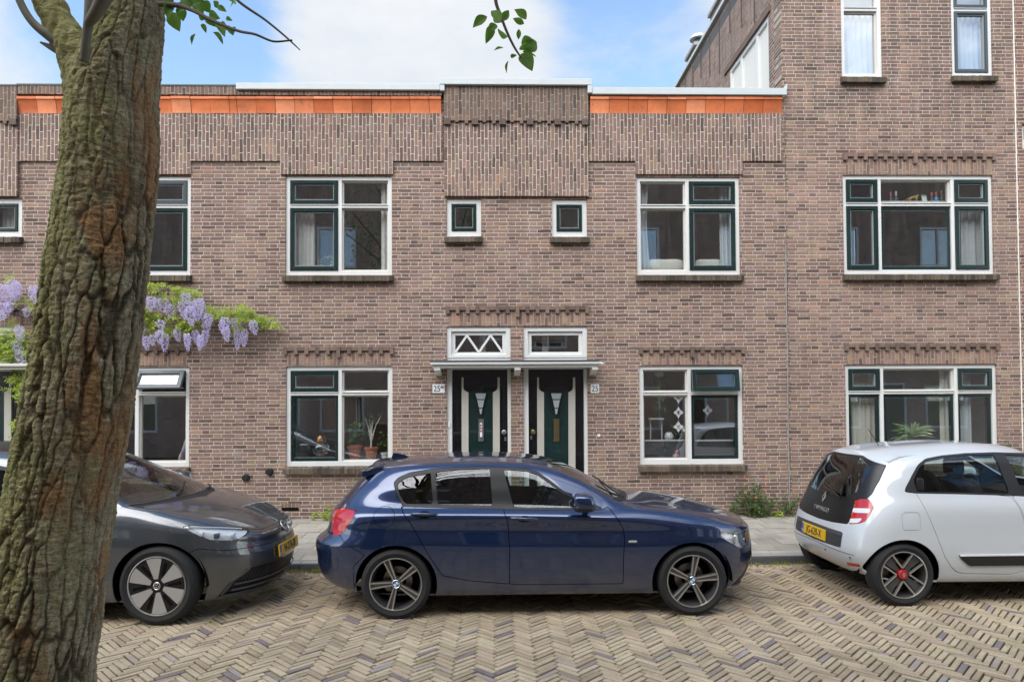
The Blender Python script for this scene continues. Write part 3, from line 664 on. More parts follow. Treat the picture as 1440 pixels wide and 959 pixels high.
# number plates, bell, vents
def number_plate(hs, px0, py0, px1, py1, txt, sup, label):
    (xa, zb), (xb, za) = xz(px0, py0), xz(px1, py1); m = MB(); m.bbox(xa, xb, -.012, .003, za, zb, .004); P = m.build('house_number', M['enamel'], hs, bevel=.004); tag(P, label)
    h = zb-za; cx = (xa+xb)/2
    if sup:
        text_mesh(txt, h*.98, M['ink'], 'numeral', P, Mx=FRONT(xa+(xb-xa)*.36, -.0135, za+h*.47), sx=.85); text_mesh(sup, h*.42, M['ink'], 'numeral', P, Mx=FRONT(xa+(xb-xa)*.81, -.0135, za+h*.66), sx=.8)
    else: text_mesh(txt, h*.98, M['ink'], 'numeral', P, Mx=FRONT(cx, -.0135, za+h*.47), sx=.85)
number_plate(house, 608.3, 540.5, 625.5, 552.5, '25', 'BIS', 'white enamel number plate reading 25 BIS'); number_plate(house, 830.5, 540.5, 842.5, 552.5, '25', None, 'white enamel number plate reading 25')
x, z = xz(631.5, 597); MB().bbox(x-.012, x+.012, .012, .032, z-.04, z+.04).build('doorbell', M['enamel'], house)
for px, py in ((346, 671.5), (379, 663)):
    x, z = xz(px, py); MB().lathe([(.001, .05), (.04, .05), (.055, .035), (.062, .0), (.05, -.005)], lambda a, b, h: (x+a, -h, z+b*.95), 18).build('vent_cap', M['dark'], house, smooth=40)
x, z = xz(409, 711.5); MB().box(x-.14, x+.14, -.003, .02, z-.02, z+.045).build('air_brick', M['soldier_dark'], house)
MB().box(x-.14, x+.12, -.005, .02, z-.07, z-.022).build('air_slot', M['void'], house)
x, z = xz(842, 612); MB().box(x-.02, x+.02, -.01, .004, z-.02, z+.02).build('wall_plate', M['enamel'], house)
roof_body(house, XB0, XB1, ZTOP-.35, 4.75, None)
interior(house, XB0+.05, XB1-.05, GZ-.2, ZTOP-.55, 4.4, (GZ+.1, PZ(420)), [(-2.35, -.65, .5, 2.6), (.65, 2.6, .5, 2.6), (-3.9, -.7, 3.35, 4.5), (.7, 3.9, 3.35, 4.5)])
xm = (XB0+XB1)/2; im = MB(); im.box(xm-.55, xm-.45, .3, 4.3, GZ+.1, ZTOP-.6); im.box(xm+.45, xm+.55, .3, 4.3, GZ+.1, ZTOP-.6); im.build('interior_wall', M['plaster'], house)

# ---- neighbour on the left
XA0 = PX(-420, 400)
left = empty('terraced_house', ((XA0+XB0)/2, 0, 0), 'low brick house behind the tree trunk with wisteria on its wall', 'house', 'brick houses along the street')
window(left, (117, 247.5, 268, 387), [192], [289.5], {(0, 0): 'g', (0, 1): 'g', (1, 0): 's', (1, 1): 'g'}, 'upper window half hidden by the tree trunk', key='l')
window(left, (115, 516, 266, 657), [191], [553.5], {(0, 0): 'g', (0, 1): 'w', (1, 0): 'ts30', (1, 1): 'w'}, 'ground floor window with grey casement tilted wide open', key='l')
window(left, (-19, 279, 31, 333), [], [], {(0, 0): 'g'}, 'small square window at the far left', key='l', fw=.075)
window(left, (-172, 279, -122, 333), [], [], {(0, 0): 'g'}, None, key='l', fw=.075)
front_door(left, -56, 33, -2858, 'plain', 'l', ('black front door with pale strips under the wisteria', 'toplight behind wisteria leaves'))
wall_mesh(XA0, XB0, .05, ZTOP, 0, .28, OPEN['l']).build('wall', M['brick'], left)
parapet_band(left, 28, 335, [(117, 269)]); cornice(left, 28.5, 335); top_course(left, 28, 335)
raised_block(left, -168, 28, -70)
cp = MB(); cp.box(PX(28, 128), PX(335.5, 128), -.085, .32, PZ(126.4), PZ(124.6)); cp.box(PX(-172, 128), PX(30, 128), -.09, .33, PZ(124.4, 0), PZ(122.4, 0)+.0); cp.build('coping', M['grey_plastic'], left)
lintel(left, 115, 266, 488, 495, 514); lintel(left, -160, 35, 431, 440, 458.5)
x0, x1 = at_Y(-170, 508, -.34).x, at_Y(48, 508, -.34).x; c = MB(); c.box(x0+.02, x1-.02, -.30, .02, zc+.01, zt-.012); c.box(x0, x1, -.325, .0, zc+.045, zt-.014); c.box(x0-.012, x1+.012, -.345, -.002, zt-.055, zt-.015)
CB = c.build('door_canopy', M['cream'], left, bevel=.006)
roof_body(left, XA0, XB0, ZTOP-.35, 4.75, None); interior(left, XA0+.05, XB0-.06, GZ-.2, ZTOP-.55, 4.4, (GZ+.1, PZ(420)), [(-6.7, -4.6, .5, 2.6), (-9.0, -4.6, 3.35, 4.5)])

# ---- taller house on the right
XC0, XC1 = XB1, PX(1433, 400); ZR = at_Y(1103, -125, 0).z
tall = empty('tall_brick_house', ((XC0+XC1)/2, 0, 0), 'taller brick house with three storeys of windows behind the white car', 'house', 'brick houses along the street')
Yt = -.012
_, r_r1 = window(tall, (1186, 246.5, 1397, 385.5), [1238.5, 1342], [287], {(0, 0): 'g', (0, 1): 'g', (1, 0): 'w', (1, 1): 'G', (2, 0): 'g', (2, 1): 'g'}, 'upper three part window with bottles on its middle bar', key='t')
_, r_r0 = window(tall, (1189.5, 512.5, 1403, 652), [1242, 1347], [551.5], {(0, 0): 'g', (0, 1): 'G', (1, 0): 'w', (1, 1): 'G', (2, 0): 'g', (2, 1): 'G'}, 'ground floor three part window above the white car', key='t')
_, r_t1 = window(tall, (1182.5, -60, 1240, 109.5), [], [12], {(0, 0): 'w', (0, 1): 'w'}, 'top floor window with white fixed panes', key='t')
_, r_t2 = window(tall, (1337.5, -60, 1395, 108), [], [13], {(0, 0): 'g', (0, 1): 's'}, 'top floor window with grey casements', key='t')
wall_mesh(XC0, XC1, .05, ZR, 0, .28, OPEN['t']).build('wall', M['brick_tall'], tall)
lintel(tall, 1187, 1397, 216.5, 224, 246, mat='soldier_pink'); lintel(tall, 1189, 1402, 483, 492, 512, mat='soldier_pink')
# side wall above the low roof
def sidepix(px, py):
    q = at_X(px, py, XC0); return q.y, q.z
ya, zt1 = sidepix(1080, 22); yb, _z = sidepix(1026, 104)
zw0 = ZTOP+.02
sw = wall_mesh(.281, 13, ZTOP-.6, ZR, XC0+.003, XC0+.28, [(ya, yb, zw0, zt1)], 'y'); sw.build('side_wall', M['brick_tall_side'], tall)
ym = [sidepix(1063.5, 80)[0], sidepix(1041.5, 110)[0]]
fm = MB()
def sbar(y0, y1, z0, z1, e=0): fm.box(XC0+.01+e, XC0+.12, y0, y1, z0, z1)
sbar(ya, ya+.06, zw0, zt1); sbar(yb-.06, yb, zw0, zt1); sbar(ya+.06, yb-.06, zt1-.07, zt1, .002)
for q in ym: sbar(q-.05, q+.05, zw0, zt1-.07, .003)
SWN = fm.build('side_window', M['white'], tall, bevel=.004)
MB().quad((XC0+.07, ya, zw0), (XC0+.07, yb, zw0), (XC0+.07, yb, zt1), (XC0+.07, ya, zt1)).build('pane', M['glass'], SWN)
MB().quad((XC0+.22, ya, zw0), (XC0+.22, yb, zw0), (XC0+.22, yb, zt1), (XC0+.22, ya, zt1)).build('blind', M['sheer'], SWN)
MB().box(XC0-.03, XC0+.02, ya-.12, yb+.25, zt1+.01, zt1+.12).build('side_lintel', M['trim'], tall)
cp = MB(); cp.box(XC0-.07, XC0+.32, -.02, 13, ZR, ZR+.07); cp.build('coping', M['coping'], tall)
for k in range(9):
    y = ya+.55+k*.62; MB().box(XC0-.012, XC0+.001, y, y+.035, zt1+.2+(k % 3)*.25, ZR-.1).build('wall_groove', M['trim_dark'], tall)
# toothed joint between the houses, its shadow painted as a dark strip, thin pale cable down it
jn = MB(); z = .2; r9 = random.Random(2); xj = PX(1105.5, 400); rw = []
while z < ZTOP-.3:
    e_ = .020+r9.random()*.045 if r9.random() < .65 else .018
    for q, w in ((0, .016), (.004, e_), (.022, e_), (.026, .016)): rw.append([(xj+.012, -.0025, z+q), (xj+w, -.0025, z+q)])
    z += .0572
jn.grid(rw); jn.build('joint_shadow', M['trim_dark'], tall)
cb = MB(); zz = [.2+i*.3 for i in range(int((PZ(300)-.2)/.3))]; cb.tube([(PX(1106.5, 450)-.005+.004*math.sin(q*3), -.012, q) for q in zz], .0085, 6); cb.build('cable', M['concrete'], tall)
fl = MB(); xx = PX(1100.5, 140); fl.prism([(0, ZTOP-.12), (.10, ZTOP+.03), (.10, ZTOP+.10), (-.01, ZTOP-.05)], lambda u, v, d: (xx-.03+u*.6, d, v), -.11, .4); fl.build('lead_flashing', M['coping'], tall)
MB().box(XC0, XC1, .3, 4.75, ZR-.3, ZR-.1).build('roof', M['roof'], tall); 
interior(tall, XC0+.05, XC1-.05, GZ-.2, ZR-.5, 4.4, (GZ+.1, PZ(420), PZ(140)), [(4.7, 7.0, .5, 2.6), (4.7, 7.5, 3.35, 4.6), (4.7, 7.5, 6.7, 8.2)])
# roof vents and chimneys of the tall house
def chimney(Y, zc_, h, label, d=.5):
    e = empty('chimney', (XC0+.1, Y, ZR), label, 'chimney', 'chimneys on the tall house')
    MB().box(XC0+.0, XC0+.5, Y-d/2, Y+d/2, ZR+.075, zc_).build('stack', M['brick_tall_side'], e)
    MB().box(XC0-.05, XC0+.55, Y-d/2-.04, Y+d/2+.04, zc_, zc_+.07).build('cap_slab', M['concrete'], e)
    MB().lathe([(.10, 0), (.10, .20), (.09, .21)], lambda a, b, q: (XC0+.16+a, Y+b, zc_+.07+q), 16).build('pot', M['grey_plastic'], e, smooth=40)
    MB().lathe([(.02, .40), (.14, .34), (.19, .27), (.19, .25), (.06, .27)], lambda a, b, q: (XC0+.16+a, Y+b, zc_+.07+q), 18).build('cowl', M['coping'], e, smooth=40)
chimney(2.95, ZR+.28, 1, 'brick chimney with metal cowl, the nearer of two', 1.1)
chimney(4.9, ZR+.24, 1, 'brick chimney with metal cowl, the farther of two', .7)
# ---- next house beyond, a sliver at the right edge
XD1 = XC1+7
far = empty('terraced_house', ((XC1+XD1)/2, 0, 0), 'redder brick house, only a sliver at the right edge', 'house', 'brick houses along the street')
wall_mesh(XC1+.004, XD1, .05, ZR-.4, -.015, .28, [(XC1+.09, XC1+1.3, PZ(210, 1430), PZ(175, 1430))]).build('wall', brick_mat('redder_brick', tint=(1.12, .90, .84), light=.85), far)
frame_mb(XC1+.09, XC1+1.3, PZ(210, 1430), PZ(175, 1430), .06, .03, .1).build('window', M['cream'], far)
MB().box(XC1+.15, XC1+1.24, .25, .27, PZ(210, 1430), PZ(175, 1430)).build('pane', M['glass'], far)
sb = MB(); sb.tube([(XC1, -.004, .2), (XC1, -.004, ZR-.4)], .009, 6); sb.build('mortar_joint', M['cushion'], far)
MB().box(XC1+.01, XD1, .3, 8, ZR-.7, ZR-.5).build('roof', M['roof'], far)

# ---- row across the street (seen in the panes and the car paint)
YO = -14.3
def opposite(cx, label):
    e = empty('opposite_house', (cx, YO, 0), label, 'house', 'houses across the street')
    ops = []; ws = []
    for (a, b, c, d, two) in ((-3.0, -1.4, .9, 2.5, 1), (1.0, 2.6, .9, 2.5, 1), (-3.0, -1.5, 3.9, 5.4, 1), (1.2, 2.6, 3.9, 5.4, 1), (-.6, .3, .1, 2.6, 0), (-.5, .3, 4.2, 5.2, 0), (-2.9, -1.4, 6.9, 8.4, 1), (.9, 2.3, 6.9, 8.4, 1)):
        ops.append((cx+a, cx+b, c, d)); ws.append((a, b, c, d, two))
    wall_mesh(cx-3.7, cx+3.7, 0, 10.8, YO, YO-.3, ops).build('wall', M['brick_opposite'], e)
    for a, b, c, d, two in ws:
        m = frame_mb(cx+a, cx+b, c, d, .09, YO-.12, YO-.02)
        if two: m.box(cx+(a+b)/2-.035, cx+(a+b)/2+.035, YO-.11, YO-.03, c+.09, d-.09)
        w = m.build('window' if c > .2 else 'door', M['white'], e)
        MB().box(cx+a+.05, cx+b-.05, YO-.1, YO-.08, c+.05, d-.05).build('pane', M['glass'] if c > .2 else M['green'], w)
        if c > .2: MB().box(cx+a+.05, cx+b-.05, YO-.29, YO-.25, c+.05, d-.05).build('blind', M['dark'], w)
    rt = MB(); r = random.Random(1)
    for i in range(14):
        for k in range(25):
            x = cx-3.7+k*.296; y = YO+.25-i*.26; z = 10.82+i*.20
            rt.add([(x, y, z), (x+.28, y, z), (x+.28, y-.28, z+.215), (x, y-.28, z+.215), (x, y, z+.03), (x+.28, y, z+.03)], [(0, 1, 5, 4), (4, 5, 2, 3)])
    rt.add([(cx-3.7, YO+.2, 10.80), (cx+3.7, YO+.2, 10.80), (cx+3.7, YO-3.6, 13.7), (cx-3.7, YO-3.6, 13.7)], [(0, 1, 2, 3)]); rt.build('roof', M['tile'], e)
    g_ = MB(); g_.box(cx-3.7, cx+3.7, YO+.02, YO+.2, 10.7, 10.85); g_.build('gutter', M['white'], e)
    MB().box(cx-3.7, cx+3.7, YO-6, YO-.31, 10.4, 10.6).build('ceiling', M['roof'], e)
for i, cx in enumerate((-14.9, -7.45, 0, 7.45, 14.9)):
    opposite(cx, 'brick house with red tiled roof across the street, %s' % ('reflected at the far left', 'reflected in the left windows', 'reflected beside the two doors', 'reflected in the right windows', 'reflected at the far right')[i])
# ------------------------------------------------------------------ car kit
def pchip(pts):
    xs = [p[0] for p in pts]; ys = [p[1] for p in pts]; n = len(xs)
    if n == 1: return lambda x: ys[0]
    h = [xs[i+1]-xs[i] for i in range(n-1)]; d = [(ys[i+1]-ys[i])/h[i] for i in range(n-1)]
    m = [d[0]]+[0 if d[i-1]*d[i] <= 0 else (3*(h[i]+h[i-1]))/((2*h[i]+h[i-1])/d[i-1]+(h[i]+2*h[i-1])/d[i]) for i in range(1, n-1)]+[d[-1]]
    def f(x):
        if x <= xs[0]: return ys[0]
        if x >= xs[-1]: return ys[-1]
        i = 0
        while x > xs[i+1]: i += 1
        t = (x-xs[i])/h[i]; t2 = t*t; t3 = t2*t
        return (2*t3-3*t2+1)*ys[i]+(t3-2*t2+t)*h[i]*m[i]+(-2*t3+3*t2)*ys[i+1]+(t3-t2)*h[i]*m[i+1]
    return f
def smooth1(f, r=.10):      # soften the kinks of a 1-D curve
    w = [(-1, .1), (-.5, .22), (0, .36), (.5, .22), (1, .1)]
    return lambda x: sum(k*f(x+o*r) for o, k in w)
class Surf:
    """near-side half shell (y <= 0): columns run tail -> nose, rows sill -> roof centre"""
    def __init__(s, rows, nc=44, nm=120, sub=9):
        cols = []
        J = []
        for rw in rows:
            J.append((smooth1(pchip(rw['z'])), smooth1(pchip(rw['y'])), rw['xr'], rw['xf'], rw['ar'], rw['af'], rw.get('nr', 3.4), rw.get('nf', 2.8)))
        smp = []; acc = 0; px_ = py_ = None
        for i in range(2001):
            f = i/2000; th = math.pi/2*f**3/(f**3+(1-f)**3); X_, Y_ = math.sin(th)**.6, .9*max(0, math.cos(th))**.6
            if px_ is not None: acc += math.hypot(X_-px_, Y_-py_)
            px_, py_ = X_, Y_; smp.append((acc, th))
        def TH(t):
            a = t*smp[-1][0]
            if t >= 1: return math.pi/2
            lo, hi = 0, 2000
            while hi-lo > 1:
                m = (lo+hi)//2
                if smp[m][0] <= a: lo = m
                else: hi = m
            return smp[lo][1]
        def outline(kind, t):
            out = []
            for fz, fy, xr, xf, ar, af, nr, nf in J:
                if kind == 'r': th = TH(1-t); x = ar-(ar-xr)*math.sin(th)**(2/nr); k = max(0, math.cos(th))**(2/nr) if t > 0 else 0
                elif kind == 'f': th = TH(t); x = af+(xf-af)*math.sin(th)**(2/nf); k = max(0, math.cos(th))**(2/nf) if t < 1 else 0
                else: x = ar+(af-ar)*t; k = 1
                out.append(Vector((x, -fy(x)*k, fz(x))))
            return out
        ts = lambda n: [i/n for i in range(n)]
        ease = lambda t: .5-.5*math.cos(math.pi*t)
        for t in ts(nc): cols.append(outline('r', 1-(1-t)**1.0 if t else 0))
        for t in ts(nm): cols.append(outline('m', t))
        for t in ts(nc)+[1.0]: cols.append(outline('f', t))
        V = []; F = []
        nr_ = (len(rows)-1)*sub+1
        for c in cols:
            top = Vector((c[-2].x, -c[-2].y, c[-2].z)); bot = c[0]*2-c[1]
            P = [bot]+c+[top]
            for i in range(1, len(P)-2):
                p0, p1, p2, p3 = P[i-1:i+3]
                d0, d1, d2 = max((p1-p0).length, .012), max((p2-p1).length, .012), max((p3-p2).length, .012)
                m1 = ((p1-p0)/d0*d1+(p2-p1)/d1*d0)/(d0+d1)*d1; m2 = ((p2-p1)/d1*d2+(p3-p2)/d2*d1)/(d1+d2)*d1
                for k in range(sub+(1 if i == len(P)-3 else 0)):
                    t = k/sub; t2 = t*t; t3 = t2*t
                    q = p1*(2*t3-3*t2+1)+m1*(t3-2*t2+t)+p2*(-2*t3+3*t2)+m2*(t3-t2)
                    if q.y > 0 or abs(q.y) < 1e-6: q.y = 0
                    V.append(q)
        n = nr_
        for i in range(len(cols)-1):
            for k in range(n-1):
                a, b, c, d = i*n+k, (i+1)*n+k, (i+1)*n+k+1, i*n+k+1
                f = [a]
                for q in (b, c, d):
                    if (V[q]-V[f[-1]]).length > 1e-6: f.append(q)
                if len(f) > 2 and (V[f[-1]]-V[f[0]]).length < 1e-6: f.pop()
                if len(f) > 2: F.append(tuple(f))
        # weld coincident
        key = {}; mp = []
        V2 = []
        for v in V:
            kk = (round(v.x, 5), round(v.y, 5), round(v.z, 5))
            if kk not in key: key[kk] = len(V2); V2.append(v)
            mp.append(key[kk])
        F2 = []
        for f in F:
            g_ = [];
            for q in f:
                if mp[q] not in g_: g_.append(mp[q])
            if len(g_) > 2: F2.append(tuple(g_))
        s.V, s.F = V2, F2; s.bvh = BVHTree.FromPolygons(V2, F2); s.N = s.normals(V2, F2)
        s.mesh = Piece(V2, F2, s.N)
    @staticmethod
    def normals(V, F):
        N = [Vector((0, 0, 0)) for _ in V]
        for f in F:
            a, b, c = V[f[0]], V[f[1]], V[f[2]]; n = (b-a).cross(c-a)
            if len(f) > 3: n += (c-a).cross(V[f[3]]-a)
            for q in f: N[q] += n
        return [n.normalized() if n.length > 0 else Vector((0, 0, 1)) for n in N]
class Piece:
    def __init__(s, V, F, N): s.V, s.F, s.N = V, F, N
    def clip(s, sv, level=0.0, inside=True):
        """keep the part where sv < level (inside) or sv > level"""
        g = (lambda x: x-level) if inside else (lambda x: level-x)
        val = [g(x) for x in sv]; V = []; N = []; F = []; mp = {}; ed = {}
        def vid(i):
            if i not in mp: mp[i] = len(V); V.append(s.V[i]); N.append(s.N[i])
            return mp[i]
        def eid(i, j):
            k = (min(i, j), max(i, j))
            if k not in ed:
                t = val[k[0]]/(val[k[0]]-val[k[1]]); t = min(max(t, .0005), .9995)
                ed[k] = len(V); V.append(s.V[k[0]].lerp(s.V[k[1]], t)); N.append(s.N[k[0]].lerp(s.N[k[1]], t).normalized())
            return ed[k]
        for f in s.F:
            ins = [val[i] < 0 for i in f]
            if all(ins): F.append(tuple(vid(i) for i in f)); continue
            if not any(ins): continue
            o = []
            for a in range(len(f)):
                i, j = f[a], f[(a+1) % len(f)]
                if ins[a]: o.append(vid(i))
                if ins[a] != ins[(a+1) % len(f)]: o.append(eid(i, j))
            if len(o) > 2: F.append(tuple(o))
        return Piece(V, F, N)
    def offset(s, d): return Piece([v+n*d for v, n in zip(s.V, s.N)], s.F, s.N)
def poly_sd(poly, pts):
    """signed distance (negative inside) for the points that fall near the polygon's box, else a large value"""
    x0 = min(p[0] for p in poly)-.06; x1 = max(p[0] for p in poly)+.06; y0 = min(p[1] for p in poly)-.06; y1 = max(p[1] for p in poly)+.06
    seg = [(poly[i], poly[(i+1) % len(poly)]) for i in range(len(poly))]; out = []
    for p in pts:
        if p is None or not (x0 < p[0] < x1 and y0 < p[1] < y1): out.append(.06); continue
        ins = False; dm = 9; px, py = p
        for (ax, ay), (bx, by) in seg:
            dx, dy = bx-ax, by-ay; L = dx*dx+dy*dy
            t = 0 if L == 0 else max(0, min(1, ((px-ax)*dx+(py-ay)*dy)/L)); d = (px-ax-t*dx)**2+(py-ay-t*dy)**2
            if d < dm: dm = d
            if (ay > py) != (by > py) and px < ax+(py-ay)/(by-ay)*dx: ins = not ins
        dm = math.sqrt(dm); out.append(-dm if ins else dm)
    return out
def chaikin(p, n=1, closed=True):
    for _ in range(n):
        o = []; m = len(p)
        for i in range(m if closed else m-1):
            a, b = p[i], p[(i+1) % m]; o += [(a[0]*.75+b[0]*.25, a[1]*.75+b[1]*.25), (a[0]*.25+b[0]*.75, a[1]*.25+b[1]*.75)]
        p = o
    return p
VIEWS = {'side': (Vector((1, 0, 0)), Vector((0, 0, 1)), Vector((0, 1, 0))), 'front': (Vector((0, 1, 0)), Vector((0, 0, 1)), Vector((-1, 0, 0))), 'rear': (Vector((0, 1, 0)), Vector((0, 0, 1)), Vector((1, 0, 0))),
         'top': (Vector((1, 0, 0)), Vector((0, 1, 0)), Vector((0, 0, -1))), 'fq': (Vector((.7071, .7071, 0)), Vector((0, 0, 1)), Vector((-.7071, .7071, 0))), 'rq': (Vector((.7071, -.7071, 0)), Vector((0, 0, 1)), Vector((.7071, .7071, 0)))}
class Car:
    def __init__(s, name, loc, label, rows, halfw, rz=0):
        s.root = empty(name, loc, label, 'car', 'cars parked along the kerb', rz); s.inv = Matrix.Rotation(-rz, 3, 'Z'); s.loc = Vector(loc); s.sf = Surf(rows); s.body = s.sf.mesh; s.hw = halfw
    def L(s, p): return s.inv @ (Vector(p)-s.loc)
    def plane(s, px, py, y): q = at_Y(px, py, s.loc.y+y); return (q.x-s.loc.x, q.z-s.loc.z)
    def hit(s, px, py):
        d = s.inv @ ray(px, py).normalized(); o = s.L(CAM); h = s.sf.bvh.ray_cast(o, d)
        if h[0] is not None: return h[0]
        q = s.L(at_Y(px, py, s.loc.y-s.hw*.88)); return s.sf.bvh.find_nearest(q)[0]
    def poly(s, pts, view, smooth=0):
        a, b, _ = VIEWS[view]; o = [(h.dot(a), h.dot(b)) for h in (s.hit(*p) for p in pts)]
        return chaikin(o, smooth) if smooth else o
    def sd(s, piece, poly, view, facing=True, thr=-.02):
        a, b, d = VIEWS[view]
        return poly_sd(poly, [None if facing and n.dot(d) > thr else (v.dot(a), v.dot(b)) for v, n in zip(piece.V, piece.N)])
    def cut(s, poly, view, gap=.005, facing=True, src=None, thr=-.02):
        """take the region out of the body (or of src) and return it; src form returns (inside, rest)"""
        P = src or s.body; sv = s.sd(P, poly, view, facing, thr)
        a = P.clip(sv, -gap/2, True); r = P.clip(sv, gap/2, False)
        if src is None: s.body = r; return a
        return a, r
    def out(s, name, piece, mat, parent=None, both=True, join=False, rim=.014, smooth=50, label=None):
        """build the piece; both: its mirror image too (join: in the same mesh)"""
        res = []
        mir = ([Vector((v.x, -v.y, v.z)) for v in piece.V], [tuple(reversed(f)) for f in piece.F])
        if join:
            V = list(piece.V); mp = []
            for i, v in enumerate(mir[0]):
                if abs(v.y) < 1e-4: mp.append(i)
                else: mp.append(len(V)); V.append(v)
            sets = [(V, list(piece.F)+[tuple(mp[i] for i in f) for f in mir[1]])]
        else: sets = [(piece.V, piece.F)]+([mir] if both else [])
        NN = [piece.N, [Vector((n.x, -n.y, n.z)) for n in piece.N]]
        if join: NN = [list(piece.N)+[n for v, n in zip(piece.V, NN[1]) if abs(v.y) >= 1e-4]]
        for (V, F), N in zip(sets, NN):
            V = list(V); F = list(F); N = list(N); nf = len(F)
            if rim:
                cnt = {}
                for f in F:
                    for i in range(len(f)):
                        a, b = f[i], f[(i+1) % len(f)]; cnt[(a, b)] = 1
                mp = {}
                for a, b in list(cnt):
                    if (b, a) in cnt: continue
                    if join and abs(V[a].y) < 1e-4 and abs(V[b].y) < 1e-4: continue
                    sd_ = (V[b]-V[a]).cross(N[a]); sd_ = sd_.normalized() if sd_.length > 0 else N[a]
                    k = len(V); V += [V[a], V[b], V[b]-N[b]*rim, V[a]-N[a]*rim]; N += [(sd_+N[a]*.5).normalized(), (sd_+N[b]*.5).normalized(), sd_, sd_]; F.append((k+1, k, k+3, k+2))
            me = bpy.data.meshes.new(name); me.from_pydata([tuple(v) for v in V], [], F); me.update()
            me.polygons.foreach_set('use_smooth', [True]*len(me.polygons)); me.normals_split_custom_set_from_vertices([tuple(n) for n in N])
            me.materials.append(mat); o = bpy.data.objects.new(name, me); COL.objects.link(o); o.parent = parent or s.root
            if label: tag(o, label)
            res.append(o)
        return res
    def on(s, u, v, view, off=.002):
        a, b, d = VIEWS[view]; o = a*u+b*v-d*6; h = s.sf.bvh.ray_cast(o, d)
        if h[0] is None: h = s.sf.bvh.find_nearest(a*u+b*v-d*(.8 if view == 'side' else 2.0))
        n = h[1] if h[1].dot(d) < 0 else -h[1]
        return h[0]+n*off, n
    def ribbon(s, name, pts2, view, w, mat, parent=None, off=.003, closed=False, both=True, step=.03, h=.003):
        """a raised strip lying on the shell along a 2-D path"""
        P = []; n = len(pts2)
        for i in range(n if closed else n-1):
            a, b = pts2[i], pts2[(i+1) % n]; L = math.hypot(b[0]-a[0], b[1]-a[1]); m = max(1, int(L/step))
            P += [(a[0]+(b[0]-a[0])*k/m, a[1]+(b[1]-a[1])*k/m) for k in range(m)]
        if not closed: P.append(pts2[-1])
        m = len(P); rows = []
        for i, p in enumerate(P):
            a = P[(i-1) % m] if closed else P[max(i-1, 0)]; b = P[(i+1) % m] if closed else P[min(i+1, m-1)]
            tx, ty = b[0]-a[0], b[1]-a[1]; L = math.hypot(tx, ty) or 1; nx, ny = -ty/L, tx/L; r = []
            for k, e in ((-.5, -.001), (-.42, h), (.42, h), (.5, -.001)):
                r.append(s.on(p[0]+nx*w*k, p[1]+ny*w*k, view, off*0+e)[0])
            rows.append(r)
        if closed: rows.append(rows[0])
        mb = MB(); mb.grid(rows); res = []
        for sg in ((1, -1) if both else (1,)):
            q = MB(); q.v = [(x, y*sg, z) for x, y, z in mb.v]; q.f = mb.f if sg == 1 else [tuple(reversed(f)) for f in mb.f]
            res.append(q.build(name, mat, parent or s.root, smooth=40, world=False))
        return res
    def liner(s, skip_polys, mat, under=.2):
        """dark inner skin 2 cm behind the panels, so that seams read as gaps; open at the windows"""
        P = s.sf.mesh.offset(-.022)
        for pl, vw in skip_polys:
            sv = s.sd(P, pl, vw, True); P = P.clip(sv, .0, False)
        s.out('inner_shell', P, mat, join=True, rim=0)
def superell(c, r, e=.6, n=16, m=10, fn=None):
    sg = lambda a, p: math.copysign(abs(a)**p, a); rows = []
    for i in range(m+1):
        ph = -math.pi/2+math.pi*i/m
        rows.append([Vector((c[0]+r[0]*sg(math.cos(ph), e)*sg(math.cos(2*math.pi*k/n), e), c[1]+r[1]*sg(math.cos(ph), e)*sg(math.sin(2*math.pi*k/n), e), c[2]+r[2]*sg(math.sin(ph), e))) for k in range(n+1)])
    mb = MB(); mb.grid(rows)
    if fn: mb.v = [tuple(fn(Vector(v))) for v in mb.v]
    return mb
